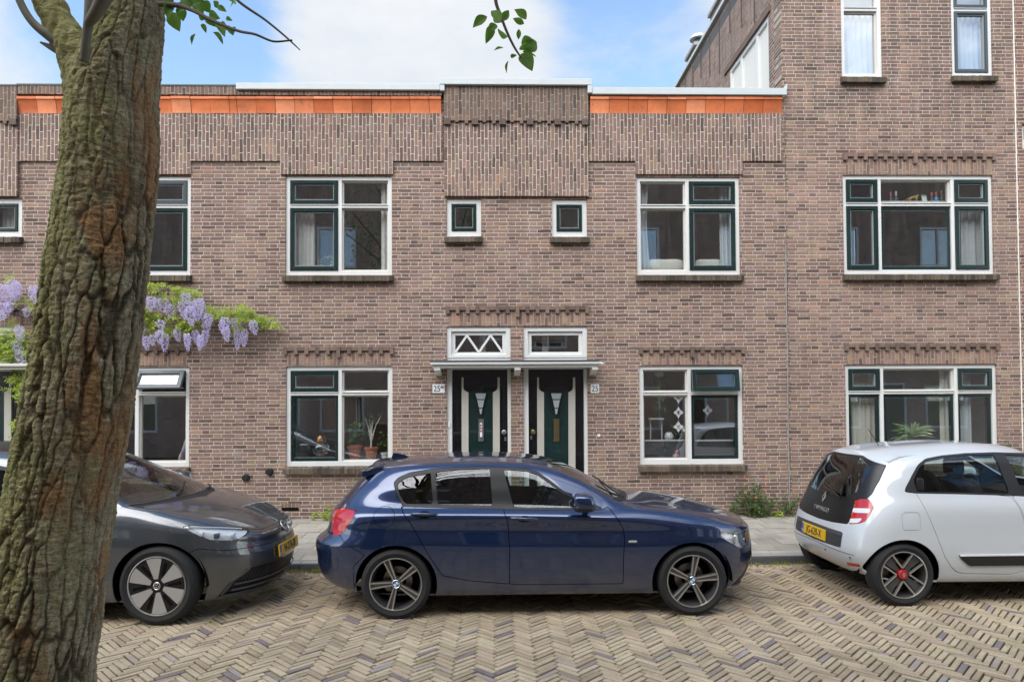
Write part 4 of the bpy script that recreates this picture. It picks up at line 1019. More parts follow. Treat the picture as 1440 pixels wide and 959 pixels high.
def wheel(car, x, z, rt, rr, yo, wid, design, ang=0, side=-1, tyre_sq=.0):
    """rt tyre radius, rr rim radius, yo distance of the outer face from the centre line"""
    f = (lambda a, b, h: (x+a*1.0, side*(yo-h), z+b)); fl = side < 0
    T = MB().lathe([(rr-.012, .055), (rr-.004, .012), (rr+.008, .004), ((rr+rt)/2, -.004), (rt-.03, .002), (rt-.012, .012), (rt-.002, .034), (rt, .06), (rt, wid-.06), (rt-.012, wid-.012), (rr, wid-.01), (rr-.012, wid-.05)], f, 56)
    for k in range(56):   # shallow shoulder blocks
        a = 2*math.pi*(k+.5)/56
    W_ = T.build('wheel', M['rubber'], car.root, smooth=35, world=False)
    for v in W_.data.vertices:
        if v.co.z < .006: v.co.z = .003
    B = MB().lathe([(rr, .006), (rr-.010, .004), (rr-.013, .02), (rr-.022, .05), (rr-.035, .12), (rr-.03, wid-.02)], f, 48).build('rim', M['alloy_dark'] if design != 'vw' else M['alloy_black'], W_, smooth=40)
    MB().lathe([(rr+.001, .010), (rr-.0005, .001), (rr-.008, -.001), (rr-.012, .008)], f, 56).build('rim_lip', M['alloy'], W_, smooth=40)
    MB().lathe([(.02, .13), (.135, .13), (.135, .15), (.02, .15)], f, 36).build('brake_disc', M['disc'], W_, smooth=40)
    MB().lathe([(.001, .10), (.06, .10), (.075, .125), (.08, .17), (rr-.04, .175), (rr-.03, .2)], f, 30).build('hub', M['void'], W_, smooth=40)
    cap = MB(); sp = MB(); dk = MB()
    def P(r, a, h): return Vector(f(r*math.cos(a), r*math.sin(a), h))
    def bar(mb, r0, r1, a0, a1, w0, w1, h0, h1, th=.02):
        """radial bar between polar points (r0,a0) and (r1,a1)"""
        p0 = (r0*math.cos(a0), r0*math.sin(a0)); p1 = (r1*math.cos(a1), r1*math.sin(a1)); dx, dy = p1[0]-p0[0], p1[1]-p0[1]; L = math.hypot(dx, dy); nx, ny = -dy/L, dx/L
        vs = []
        for (p, w, h) in ((p0, w0, h0), (p1, w1, h1)):
            for sgn, hh in ((-1, h+th), (-.8, h), (.8, h), (1, h+th)): vs.append(f(p[0]+nx*w*sgn, p[1]+ny*w*sgn, hh))
        mb.add(vs, [(0, 1, 5, 4), (1, 2, 6, 5), (2, 3, 7, 6), (0, 3, 2, 1), (4, 5, 6, 7), (0, 4, 7, 3)])
    d0 = R(ang)
    if design == 'bmw':
        for k in range(5):
            a = d0+2*math.pi*k/5
            bar(dk, .03, rr-.012, a, a, .020, .034, .036, .020, .035)
            for sgn in (-1, 1): bar(sp, .045, rr-.009, a+sgn*.28, a+sgn*.105, .0065, .0085, .030, .010, .024)
            MB().lathe([(.001, .036), (.009, .036), (.009, .046)], lambda p, q, h: f(.052*math.cos(a+.63)+p, .052*math.sin(a+.63)+q, h), 8).build('wheel_bolt', M['dark'], W_)
        MB().lathe([(.001, .028), (.05, .034), (.062, .05), (.06, .07)], f, 24).build('hub_cover', M['alloy_dark'], W_, smooth=40)
        dk.build('spoke_body', M['alloy_dark'], W_); sp.build('spoke_face', M['alloy'], W_)
        MB().lathe([(.001, .020), (.034, .021), (.036, .028)], f, 24).build('cap', M['ink'], W_, smooth=30)
        q1 = MB(); q2 = MB()
        for k in range(4):
            fan = [P(.001, 0, .0185)]+[P(.024, math.pi/2*k+math.pi/2*j/6, .0185) for j in range(7)]
            (q1 if k % 2 else q2).add(fan, [(0, j+1, j+2) for j in range(6)])
        c_ = q1.build('emblem', M['emblem_blue'], W_); q2.build('emblem', M['enamel'], W_)
        MB().lathe([(.033, .0195), (.035, .018), (.037, .0195)], f, 28).build('emblem_ring', M['chrome'], W_)
    elif design == 'vw':
        MB().lathe([(.001, .018), (.05, .016), (.12, .018), (rr-.03, .010), (rr-.012, .012), (rr-.01, .04)], f, 48).build('wheel_cover', M['alloy_black'], W_, smooth=50)
        for k in range(6):
            a = d0+2*math.pi*k/6
            pts = [(.062, a-.26), (rr-.016, a-.30), (rr-.014, a-.10), (rr-.014, a+.12), (rr-.016, a+.27), (.062, a+.33)]
            sp.add([P(r, t, .0125 if r < .1 else .0045) for r, t in pts]+[P(r, t, .03) for r, t in pts], [(0, 1, 2, 3, 4, 5)]+[(i, (i+1) % 6, 6+(i+1) % 6, 6+i) for i in range(6)])
            d1 = MB(); bar(d1, .10, rr-.045, a+math.pi/6-.05, a+math.pi/6+.03, .010, .014, .0085, .0055, .004); d1.build('slot', M['void'], W_)
        sp.build('spoke_face', M['wheel_silver'], W_)
        MB().lathe([(.001, .006), (.034, .007), (.036, .016)], f, 24).build('cap', M['ink'], W_, smooth=30)
        em = MB().lathe([(.027, .0055), (.029, .0035), (.032, .0035), (.034, .0055)], f, 28)
        for (ax, ay), (bx, by) in (((-.016, .021), (0, .004)), ((0, .004), (.016, .021)), ((-.024, .008), (-.011, -.021)), ((-.011, -.021), (0, -.004)), ((0, -.004), (.011, -.021)), ((.011, -.021), (.024, .008))):
            r0, a0, r1, a1 = math.hypot(ax, ay), math.atan2(ay, ax), math.hypot(bx, by), math.atan2(by, bx); bar(em, r0, r1, a0, a1, .003, .003, .0035, .0035, .003)
        em.build('emblem', M['chrome'], W_)
    else:
        for k in range(4):
            a = d0+math.pi/2*k
            for sgn in (-1, 1):
                bar(sp, .062, rr-.008, a+sgn*.04, a+sgn*.47, .0085, .0095, .022, .010, .022)
            pts = [(.055, a+.25), (.07, a+.05), (rr-.012, a+.47), (rr-.012, a+math.pi/2-.47), (.07, a+math.pi/2-.05), (.055, a+math.pi/2-.25)]
            bar(dk, .05, rr-.012, a+math.pi/4, a+math.pi/4, .022, .055, .040, .032, .03)
        sp.build('spoke_face', M['alloy'], W_); dk.build('spoke_body', M['alloy_dark'], W_)
        MB().lathe([(.001, .012), (.040, .014), (.046, .022), (.05, .05)], f, 28).build('cap', M['red'], W_, smooth=40)
        em = MB()
        o = [P(.025, R(90), .0085), P(.0155, 0, .0085), P(.025, R(270), .0085), P(.0155, R(180), .0085)]; i_ = [P(.012, R(90), .0085), P(.0065, 0, .0085), P(.012, R(270), .0085), P(.0065, R(180), .0085)]
        em.add(o+i_, [(k, (k+1) % 4, 4+(k+1) % 4, 4+k) for k in range(4)]); em.build('emblem', M['chrome'], W_)
    return W_
def wells(car, xs, z, r, y0, y1):
    for x in xs:
        for sg in (-1, 1):
            m = MB(); n = 26; rows = []
            for yy in (y0, y1): rows.append([(x+r*math.cos(R(-4)+R(188)*k/n), sg*yy, z+r*math.sin(R(-4)+R(188)*k/n)) for k in range(n+1)])
            m.grid(rows); m.add([(x, sg*y1, z)]+rows[1], [(0, k+1, k+2) for k in range(n)]); m.build('wheel_well', M['void'], car.root, world=False, smooth=60)
def seats(car, xf, xr, zs, y=.36, hh=.60):
    for x, nm in ((xf, 1), (xr, 0)):
        for sg in (-1, 1):
            s_ = superell((x+.22, sg*y, zs), (.27, .24, .09), .5); s_.merge(superell((x, sg*y, zs+.30), (.09, .23, .33), .5, fn=lambda v: Vector((v.x-(v.z-zs)*.30, v.y, v.z))))
            so = s_.build('seat', M['seat'], car.root, smooth=60, world=False)
            superell((x-.24, sg*y, zs+.30+.42), (.05, .13, .10), .6).build('headrest', M['seat'], so, smooth=60)
def cabin(car, x0, x1, zf, w, xd, zd, wheel_y=.36):
    MB().box(x0, x1, -w, w, zf-.05, zf).build('floor_pan', M['void'], car.root, world=False)
    d = MB(); d.prism([(xd-.25, zf), (xd-.28, zd-.12), (xd-.22, zd), (xd+.25, zd+.015), (xd+.45, zd-.02), (xd+.45, zf)], lambda u, v, q: (u, q, v), -w+.1, w-.1); d.build('dashboard', M['dark'], car.root, world=False)
    sw = MB(); c = Vector((xd-.38, wheel_y, zd-.03)); ax = Vector((-.85, 0, .5)).normalized(); e1 = Vector((0, 1, 0)); e2 = ax.cross(e1)
    ring = [c+(e1*math.cos(2*math.pi*k/28)+e2*math.sin(2*math.pi*k/28))*.185 for k in range(29)]; sw.tube(ring, .015, 8, cap=False)
    for a in (0, math.pi, -math.pi/2): sw.tube([c, c+(e1*math.cos(a)+e2*math.sin(a))*.18], .016, 6)
    sw.build('steering_wheel', M['dark'], car.root, world=False, smooth=50)
def mirror_unit(car, c, mat, r=(.085, .11, .075), stalk=None):
    for sg in (-1, 1):
        cc = (c[0], sg*abs(c[1]), c[2]); sh = lambda v: Vector((v.x+(-.25*(v.z-cc[2])), v.y, v.z))
        m = superell(cc, r, .55, 20, 12, sh); o = m.build('wing_mirror', mat, car.root, smooth=60, world=False)
        b = superell((cc[0]-.004, cc[1], cc[2]-.045), (r[0]*.97, r[1]*.98, .034), .5); b.build('mirror_base', M['dark'], o, smooth=60)
        MB().tube([(cc[0]+.02, sg*(abs(c[1])-.03), cc[2]-.05), (cc[0]+.05, sg*(abs(c[1])-.20), cc[2]-.06)], [.028, .03], 8).build('mirror_arm', M['dark'], o, smooth=50)
def handle(car, x0, x1, z, door, mat, drop=0, cup=True):
    p, n = car.on((x0+x1)/2, z, 'side'); L = (x1-x0)/2
    for k, dr in enumerate(door):
        sg = 1 if k == 0 else -1
        if cup:
            q = MB(); pts = []
            for i in range(22):
                a = 2*math.pi*i/22; pts.append(car.on((x0+x1)/2+L*.55*math.cos(a), z-.012+.028*math.sin(a), 'side', .0015)[0])
            q.add([(v.x, v.y*sg, v.z) for v in pts], [tuple(range(22)) if sg == 1 else tuple(reversed(range(22)))]); q.build('handle_cup', M['void'] if mat is not M['wpaint'] else M['grey_plastic'], dr)
        path = [(x0+2*L*t, sg*(car.on(x0+2*L*t, z, 'side')[0].y-.004-.030*math.sin(math.pi*t)**.6), z+drop*t) for t in [i/10 for i in range(11)]]
        MB().tube(path, [.010+.006*math.sin(math.pi*i/10)**.5 for i in range(11)], 10).build('handle', mat, dr, smooth=60)
def number_plate_car(car, c, rz, tilt, txt, w=.52, h=.11, parent=None, flip=False):
    """c: centre on the car; rz: heading the plate faces (0 = +x)"""
    Mx = Matrix.Translation(c) @ Matrix.Rotation(rz, 4, 'Z') @ Matrix.Rotation(tilt, 4, 'Y') @ Matrix.Rotation(R(90), 4, 'Z') @ Matrix.Rotation(R(90), 4, 'X')
    m = MB(); m.bbox(-w/2, w/2, -h/2, h/2, -.012, .003, .002, Mx); P = m.build('number_plate', M['plate'], parent or car.root, world=False); tag(P, 'yellow number plate reading '+txt)
    m = MB(); m.bbox(-w/2+.004, -w/2+.046, -h/2+.004, h/2-.004, .0032, .0042, .0005, Mx); m.build('plate_band', M['plate_blue'], P)
    text_mesh(txt, h*.98, M['ink'], 'plate_text', P, .0012, Mx @ Matrix.Translation((.022, -.001, .0042)), sx=.80)
    text_mesh('NL', .026, M['enamel'], 'plate_text', P, .0006, Mx @ Matrix.Translation((-w/2+.025, -.028, .0045)))
    return P
# ------------------------------------------------------------------ blue hatchback
z2 = lambda *p: [(430+x/3.689, 620+y/3.689) for x, y in p]
z3 = lambda *p: [(740+x/3.689, 620+y/3.689) for x, y in p]
def row(z, y, xr, xf, ar, af, nr=3.4, nf=2.8): return dict(z=z, y=y, xr=xr, xf=xf, ar=ar, af=af, nr=nr, nf=nf)
def blue_car():
    Ys = -4.37; a = at_Y(556, 820.6, Ys)
    A, Fz = .38, 2.30
    rows = [
        row([(-.6, .23), (0, .20), (2.69, .20), (3.2, .19)], [(0, .70)], -.62, 3.22, A, Fz),
        row([(-.74, .27), (-.3, .225), (0, .205), (2.69, .205), (3.3, .19)], [(0, .825)], -.76, 3.34, A, Fz),
        row([(-.8, .36), (0, .335), (2.69, .33), (3.4, .29)], [(0, .862)], -.825, 3.42, A, Fz),
        row([(-.8, .50), (0, .50), (2.69, .48), (3.4, .43)], [(0, .878), (1.3, .872), (2.69, .880)], -.85, 3.45, A, Fz),
        row([(-.8, .645), (0, .66), (2.69, .63), (3.4, .56)], [(0, .8825), (1.3, .874), (2.69, .8825)], -.855, 3.45, A, Fz),
        row([(-.8, .70), (0, .80), (2.2, .775), (2.69, .75), (3.4, .65)], [(0, .874), (1.0, .860), (1.6, .858), (2.69, .874)], -.775, 3.435, A, Fz),
        row([(-.7, .935), (0, .935), (1.3, .915), (2.2, .875), (2.69, .835), (3.1, .78), (3.4, .72)], [(-.5, .858), (0, .872), (1.3, .872), (2.2, .868), (2.69, .855)], -.685, 3.42, A, Fz),
        row([(-.7, 1.01), (0, .995), (1.3, .98), (2.1, .962), (2.69, .90), (3.1, .825), (3.39, .752)], [(-.5, .785), (0, .795), (1.3, .805), (2.2, .80), (2.69, .785), (3.3, .74)], -.625, 3.395, A, Fz),
        row([(-.5, 1.15), (0, 1.17), (1.3, 1.17), (1.6, 1.105), (1.9, 1.02), (2.1, .985), (2.69, .922), (3.1, .845), (3.38, .765)], [(-.45, .695), (0, .722), (1.3, .735), (1.9, .765), (2.15, .755), (2.69, .71), (3.3, .67)], -.50, 3.385, A, Fz),
        row([(-.45, 1.27), (-.2, 1.315), (.1, 1.345), (.6, 1.362), (1.1, 1.352), (1.38, 1.312), (1.7, 1.185), (2.05, 1.008), (2.25, .985), (2.69, .938), (3.1, .858), (3.37, .771)], [(-.42, .55), (.2, .60), (1.0, .622), (1.4, .64), (2.02, .73), (2.3, .60), (2.69, .56), (3.3, .5)], -.375, 3.38, A, Fz),
        row([(-.45, 1.325), (.2, 1.385), (.7, 1.402), (1.1, 1.39), (1.35, 1.36), (1.55, 1.30), (1.85, 1.155), (2.13, 1.02), (2.3, 1.0), (2.5, .985), (2.85, .933), (3.15, .86), (3.38, .772)], [(-.4, .42), (1.3, .47), (1.9, .50), (2.3, .33), (3.3, .28)], -.335, 3.38, A, Fz, 4),
        row([(-.46, 1.335), (-.2, 1.372), (.2, 1.405), (.7, 1.42), (1.1, 1.41), (1.4, 1.375), (1.62, 1.31), (1.9, 1.17), (2.17, 1.03), (2.3, 1.012), (2.5, .995), (2.85, .94), (3.15, .865), (3.38, .773)], [(0, 0)], -.33, 3.38, A, Fz, 4)]
    c = Car('parked_car', (a.x, Ys+.8825, 0), 'dark blue five door hatchback parked in the middle before the two front doors', rows, .8825)
    P = M['blue']
    # wheel arches
    for xw in (0, 2.69):
        arch = [(xw+.372*math.cos(2*math.pi*k/48), .315+.352*math.sin(2*math.pi*k/48)) for k in range(48)]
        c.cut(arch, 'side', 0); c.arch = arch
    dlo = c.poly(z2((455, 218), (478, 190), (540, 163), (640, 146), (760, 137), (900, 131), (990, 133))+z3((0, 141), (60, 160), (120, 202), (200, 264), (300, 308), (392, 345), (385, 353), (0, 353))+z2((1000, 349), (760, 344), (500, 334), (476, 285)), 'side')
    trim = c.cut(dlo, 'side', .004)
    gq = c.poly(z2((476, 220), (520, 190), (648, 166), (660, 326), (514, 324), (484, 270)), 'side')
    gr = c.poly(z2((674, 163), (760, 150), (954, 142), (968, 334), (684, 327)), 'side')
    gf = c.poly(z2((1026, 148))+z3((0, 156), (55, 174), (110, 212), (190, 270), (290, 315), (360, 344), (0, 344))+z2((1078, 340)), 'side')
    glass = []
    for pl in (gq, gr, gf):
        i, trim = c.cut(pl, 'side', .002, src=trim); glass.append(i)
    c.out('window_trim', trim, M['dark'], rim=.012)
    for g_, mt in zip(glass, ('privacy', 'privacy', 'cglass')): c.out('side_window', g_.offset(-.006), M[mt], rim=0)
    # doors
    fd = c.poly(z2((1025, 351))+z3((0, 355), (395, 355), (425, 342), (468, 395), (503, 455), (511, 505), (505, 600), (502, 739), (0, 744))+z2((1057, 741), (1058, 560), (1049, 430)), 'side')
    rd = c.poly(z2((492, 337), (1025, 351), (1049, 430), (1058, 560), (1057, 741), (850, 724), (710, 697), (650, 612), (592, 512), (540, 422), (505, 372)), 'side')
    D1 = c.out('front_door', c.cut(fd, 'side', .0065), P); D2 = c.out('rear_door', c.cut(rd, 'side', .0065), P)
    # lamps
    tl = c.poly(z2((150, 352), (200, 346), (262, 360), (246, 402), (186, 482), (150, 492), (136, 470)), 'rq'); L_ = c.cut(tl, 'rq', .003)
    lamp = c.out('tail_light', L_, M['red_lens'], rim=.012)
    hl = c.poly(z3((1003, 482), (1060, 468), (1148, 463), (1172, 480), (1170, 525), (1140, 562), (1095, 545), (1038, 515)), 'fq'); H_ = c.cut(hl, 'fq', .003)
    hlo = c.out('headlight', H_.offset(-.001), M['clear_lens'], rim=0)
    bk = H_.offset(-.022)
    for o, sg in zip(hlo, (1, -1)):
        m = MB(); m.v = [(v.x, v.y*sg, v.z) for v in bk.V]; m.f = bk.F if sg == 1 else [tuple(reversed(f)) for f in bk.F]; m.build('reflector', M['lamp_silver'], o, smooth=60)
        for px, py, r in ((1090, 508, .048), (1136, 522, .044)):
            h = c.hit(*z3((px, py))[0]); q = Vector((h.x-.012, (h.y+.008)*sg, h.z))
            MB().lathe([(r*1.15, -.016), (r, -.004), (r*.82, -.004), (r*.78, -.02), (.001, -.024)], lambda a_, b_, k: (q.x+k*.7, q.y-k*.7*sg+a_*.7, q.z+b_), 18).build('lamp_ring', M['chrome'], o, smooth=40)
    # bumpers
    rb = [c.plane(*p, -.80) for p in z2((60, 494), (168, 494), (192, 520), (240, 550), (312, 582), (248, 650), (248, 800), (60, 900))]; rb[0] = (-1.2, rb[0][1]+.0); rb[-1] = (-1.2, .05)
    c.out('rear_bumper', c.cut(rb, 'side', .005, facing=False), P, join=True)
    fb = [c.plane(*p, -.80) for p in z3((966, 548), (1002, 500), (1038, 520), (1096, 550), (1140, 567), (1300, 520), (1300, 900), (1080, 900), (1062, 640), (1010, 580))]; fb[5] = (3.9, .68); fb[6] = (3.9, .02); fb[7] = (fb[7][0], .02)
    FBp = c.cut(fb, 'side', .005, facing=False)
    low, FBp = c.cut([(-.70, .20), (-.60, .42), (.60, .42), (.70, .20)], 'front', .003, src=FBp)
    c.out('front_bumper', FBp, P, join=True); c.out('lower_grille', low.offset(-.02), M['dark'], join=True, rim=0)
    # glass fore and aft, bonnet
    ws = [(1.44, -.56), (1.40, -.3), (1.43, 0.01), (2.15, .01), (2.12, -.4), (2.02, -.67)]
    ws = [(1.47, .02), (1.46, -.25), (1.40, -.52), (1.62, -.60), (1.97, -.685), (2.05, -.55), (2.12, -.3), (2.15, .02)]
    c.out('windscreen', c.cut(ws, 'top', .004).offset(-.004), M['cglass'], join=True, rim=0)
    cw = [(2.16, .02), (2.13, -.3), (2.06, -.55), (1.99, -.70), (2.06, -.70), (2.14, -.56), (2.20, -.3), (2.23, .02)]
    c.out('cowl', c.cut(cw, 'top', .003).offset(-.006), M['dark'], join=True)
    hd = [(2.24, .02), (2.21, -.3), (2.15, -.57), (2.10, -.685), (2.69, -.70), (3.10, -.66), (3.25, -.56), (3.33, -.35), (3.36, .02)]
    c.out('bonnet', c.cut(hd, 'top', .005), P, join=True)
    rw = [(.02, 1.03), (-.50, 1.05), (-.42, 1.27), (.02, 1.30)]
    c.out('rear_window', c.cut(rw, 'rear', .004).offset(-.004), M['privacy'], join=True, rim=0)
    tg = [(.02, .74), (-.46, .74), (-.50, .98), (.02, .98)]; c.out('tailgate', c.cut(tg, 'rear', .005), P, join=True)
    ff = c.plane(*z2((407, 395))[0], -.85); c.out('fuel_flap', c.cut([(ff[0]+.098*math.cos(k*math.pi/16), ff[1]+.088*math.sin(k*math.pi/16)) for k in range(32)], 'side', .004), P, both=False)
    c.out('body', c.body, P, join=True)
    sp = MB(); rws = []
    for y in [i/12*.53*2-.53 for i in range(13)]:
        k = 1-(abs(y)/.58)**4; xt = -.43+.09*(1-k); dz = -.035*(1-k)
        rws.append([(xt+.02, y, 1.262+dz), (xt, y, 1.280+dz), (-.36, y, 1.320+dz), (-.18, y, 1.366+dz), (-.16, y, 1.31+dz), (-.34, y, 1.275+dz), (xt+.02, y, 1.262+dz)])
    sp.grid(rws); sp.add(rws[0], [tuple(range(6))]); sp.add(rws[-1], [tuple(range(6))]); sp.build('spoiler', P, c.root, smooth=40, world=False)
    f_ = MB(); f_.prism([(-.17, 1.372), (.02, 1.385), (-.03, 1.415), (-.12, 1.430), (-.15, 1.428)], lambda u, v, d: (u, d, v), -.014, .014); f_.build('antenna_fin', P, c.root, bevel=.01, world=False)
    c.ribbon('window_strip', c.poly(z2((500, 337), (1000, 352))+z3((0, 356), (385, 356)), 'side'), 'side', .012, M['dark'])
    for d_, (p0, p1) in ((D2, z2((545, 378), (682, 380))), (D1, z2((1065, 398), (1204, 404)))):
        (xa, za), (xb, zb) = c.plane(*p0, -.88), c.plane(*p1, -.88); handle(c, xa, xb, za, d_, P, zb-za)
    q = c.plane(*z3((300, 325))[0], -1.0); mirror_unit(c, (q[0], -.985, q[1]+.01), P, (.095, .105, .078))
    bx = c.plane(*z3((552, 521))[0], -.88); MB().bbox(bx[0]-.038, bx[0]+.038, -.887, -.875, bx[1]-.009, bx[1]+.009, .003).build('side_badge', M['chrome'], c.root, world=False)
    for p in ((-.30, 2.02), (.25, 2.04)):
        MB().tube([(2.12, p[0]-.25, 1.035), (2.02, p[0]+.1, 1.105), (1.98, p[0]+.3, 1.125)], .008, 6).build('wiper', M['dark'], c.root, world=False)
    for xw, ag in ((0, 40), (2.69, 9)):
        for sg in (-1, 1): wheel(c, xw, .317, .317, .237, .868, .22, 'bmw', ag, sg)
    wells(c, (0, 2.69), .315, .385, .80, .52)
    c.liner([(gq, 'side'), (gr, 'side'), (gf, 'side'), (hl, 'fq'), (ws, 'top'), (rw, 'rear')]+[([(xw+.38*math.cos(2*math.pi*k/48), .315+.36*math.sin(2*math.pi*k/48)) for k in range(48)], 'side') for xw in (0, 2.69)], M['void'])
    cabin(c, -.30, 2.2, .22, .70, 1.75, .96); seats(c, 1.0, .12, .50)
    return c
BLUE = blue_car()
# ------------------------------------------------------------------ grey electric hatchback on the left
z5 = lambda *p: [(140+x/3.4267, 600+y/3.4267) for x, y in p]
def grey_car():
    Ys = -4.45; rz = R(-2.5); fa = at_Y(218.5, 823, Ys); piv = Vector((fa.x, Ys, 0)); org = piv+Matrix.Rotation(rz, 3, 'Z') @ Vector((-2.77, .9045, 0))
    A, Fz = .55, 2.45
    nf = 2.5
    R_ = lambda z, y, xr, xf, n=nf: row(z, y, xr, xf, A, Fz, 3.6, n)
    rows = [
        R_([(-.5, .22), (0, .19), (2.77, .19), (3.4, .17)], [(0, .74)], -.45, 3.36),
        R_([(-.55, .26), (0, .20), (2.77, .20), (3.2, .16), (3.5, .165)], [(0, .86)], -.55, 3.48),
        R_([(-.6, .36), (0, .33), (2.77, .33), (3.6, .27)], [(0, .885)], -.63, 3.59),
        R_([(-.6, .50), (0, .50), (2.77, .49), (3.6, .41)], [(0, .9025)], -.65, 3.625),
        R_([(-.6, .66), (0, .66), (2.77, .65), (3.6, .54)], [(0, .9045)], -.65, 3.62),
        R_([(-.6, .81), (0, .81), (2.3, .80), (2.77, .77), (3.2, .70), (3.6, .63)], [(0, .895)], -.64, 3.595),
        R_([(-.6, .95), (0, .94), (2.3, .92), (2.77, .875), (3.2, .785), (3.55, .695)], [(0, .870)], -.62, 3.595),
        R_([(-.6, 1.05), (0, 1.04), (1.6, 1.02), (2.4, .995), (2.77, .945), (3.1, .875), (3.4, .78), (3.57, .718)], [(0, .83), (2.4, .83), (2.9, .81), (3.4, .74)], -.58, 3.575),
        R_([(-.55, 1.25), (0, 1.26), (1.3, 1.26), (1.9, 1.16), (2.3, 1.055), (2.52, 1.012), (2.77, .965), (3.1, .895), (3.4, .792), (3.57, .722)], [(0, .755), (1.4, .765), (2.3, .80), (2.6, .80), (3.1, .72), (3.4, .66)], -.53, 3.572),
        R_([(-.55, 1.38), (0, 1.45), (.7, 1.487), (1.2, 1.462), (1.6, 1.38), (2.0, 1.21), (2.48, 1.022), (2.7, .992), (3.1, .918), (3.4, .808), (3.57, .725)], [(-.4, .58), (0, .63), (.7, .65), (1.6, .68), (2.45, .79), (2.77, .62), (3.4, .5)], -.50, 3.57),
        R_([(-.58, 1.44), (0, 1.515), (.8, 1.545), (1.3, 1.512), (1.65, 1.43), (2.1, 1.24), (2.58, 1.035), (2.77, 1.005), (3.1, .935), (3.4, .816), (3.57, .727)], [(0, .48), (1.6, .52), (2.4, .56), (2.8, .38), (3.4, .3)], -.55, 3.57),
        R_([(-.6, 1.455), (0, 1.538), (.8, 1.568), (1.3, 1.54), (1.75, 1.43), (2.2, 1.235), (2.68, 1.04), (2.82, 1.012), (3.1, .945), (3.4, .824), (3.57, .729)], [(0, 0)], -.56, 3.57)]
    c = Car('parked_car', tuple(org), 'dark grey electric hatchback on the left, partly behind the tree trunk', rows, .9045, rz)
    P = M['grey']
    for xw in (0, 2.77): c.cut([(xw+.395*math.cos(2*math.pi*k/48), .345+.382*math.sin(2*math.pi*k/48)) for k in range(48)], 'side', 0)
    dlo = chaikin([(-.15, 1.06), (.02, 1.30), (.35, 1.415), (.9, 1.43), (1.35, 1.375), (1.75, 1.255), (2.12, 1.115), (2.36, 1.015), (1.5, 1.045), (.5, 1.06)], 1); gl = [(-.05, 1.085), (.12, 1.29), (.40, 1.385), (.74, 1.40), (.78, 1.075)], [(.86, 1.075), (.86, 1.40), (1.34, 1.345), (1.72, 1.235), (1.80, 1.045)], [(1.87, 1.04), (1.83, 1.20), (2.02, 1.125), (2.24, 1.03)]
    trim = c.cut(dlo, 'side', .004)
    for g_ in gl:
        i, trim = c.cut(g_, 'side', .002, src=trim); c.out('side_window', i.offset(-.006), M['cglass'], rim=0)
    c.out('window_trim', trim, M['dark'], rim=.012)
    fd = [(.82, 1.035), (1.5, 1.02), (2.32, .995), (2.36, .85), (2.32, .55), (2.26, .36), (.82, .36)]; rd = [(.815, 1.035), (-.02, 1.045), (.02, .92), (.30, .76), (.44, .55), (.52, .36), (.815, .36)]
    D1 = c.out('front_door', c.cut(fd, 'side', .006), P); D2 = c.out('rear_door', c.cut(rd, 'side', .006), P)
    hl = c.poly(z5((399, 482), (430, 473), (560, 477), (700, 484), (728, 488), (716, 512), (690, 532), (655, 547), (590, 549), (530, 546), (470, 520)), 'fq'); H_ = c.cut(hl, 'fq', .003)
    for o, sg in zip(c.out('headlight', H_.offset(-.001), M['clear_lens'], rim=0), (1, -1)):
        bk = H_.offset(-.03); m = MB(); m.v = [(v.x, v.y*sg, v.z) for v in bk.V]; m.f = bk.F if sg == 1 else [tuple(reversed(f)) for f in bk.F]; m.build('reflector', M['lamp_silver'], o, smooth=60)
        for px, py, w, mt in ((505, 518, .030, 'lamp_silver'), (580, 524, .030, 'grey_plastic'), (655, 522, .028, 'lamp_silver')):
            h = c.hit(*z5((px, py))[0]); q = Vector((h.x-.035, (h.y+.02)*sg, h.z-.004)); superell((q.x, q.y, q.z), (.022, w, .022), .35).build('lamp_block', M[mt], o, smooth=40)
        pl = [c.hit(*q_) for q_ in z5((412, 484), (450, 479), (520, 482), (600, 484), (690, 488))]; MB().tube([Vector((v.x-.012, v.y*sg+.004*sg, v.z-.004)) for v in pl], .006, 8).build('light_strip', M['white_lens'], o, smooth=60)
    # front: grille, light bar, emblem
    gr = [(-.70, .205), (-.66, .33), (-.56, .42), (-.02, .42), (.02, .42), (.02, .195)]
    G_ = c.cut([(-.70, .205), (-.67, .33), (-.58, .43), (.02, .43), (.02, .195)], 'front', .003)
    c.out('lower_grille', G_.offset(-.02), M['dark'], join=True, rim=0)
    hx = MB()      # pierced honeycomb beside the plate, bars across the intake
    for zz, w, mt in ((.300, .016, 'grey_plastic'), (.245, .022, 'grey_plastic')):
        pts = [(-.64+1.28*i/40, zz) for i in range(41)]; c2 = [(u, v) for u, v in pts if u <= 0]
        c.ribbon('grille_bar', c2, 'front', w, M[mt], off=.004)
    c.ribbon('intake_frame', [(-.56, .425), (-.655, .335), (-.685, .215)], 'front', .022, M['greysash']); c.ribbon('intake_frame', [(-.685, .205), (-.4, .195), (0, .192)], 'front', .02, M['greysash'])
    k = 0
    for zz in (.405, .385, .365, .345, .325):
        for i in range(22):
            u = -.60+i*.026+(k % 2)*.013
            if u < -.34 and u > -.63+(.41-zz)*-.3:
                p, n = c.on(u, zz, 'front', -.016); hx.add([p+Vector((.003, math.cos(a)*.0095, math.sin(a)*.0085)) for a in [math.pi/3*q for q in range(6)]], [tuple(range(6))])
        k += 1
    for sg in (1, -1):
        m = MB(); m.v = [(x, y*sg, z) for x, y, z in hx.v]; m.f = hx.f if sg > 0 else [tuple(reversed(f)) for f in hx.f]; tag(m.build('grille_mesh', M['grey_plastic'], c.root, world=False))
    c.ribbon('light_bar', [(-.42, .715), (-.3, .718), (-.15, .72), (0, .72)], 'front', .008, M['chrome'])
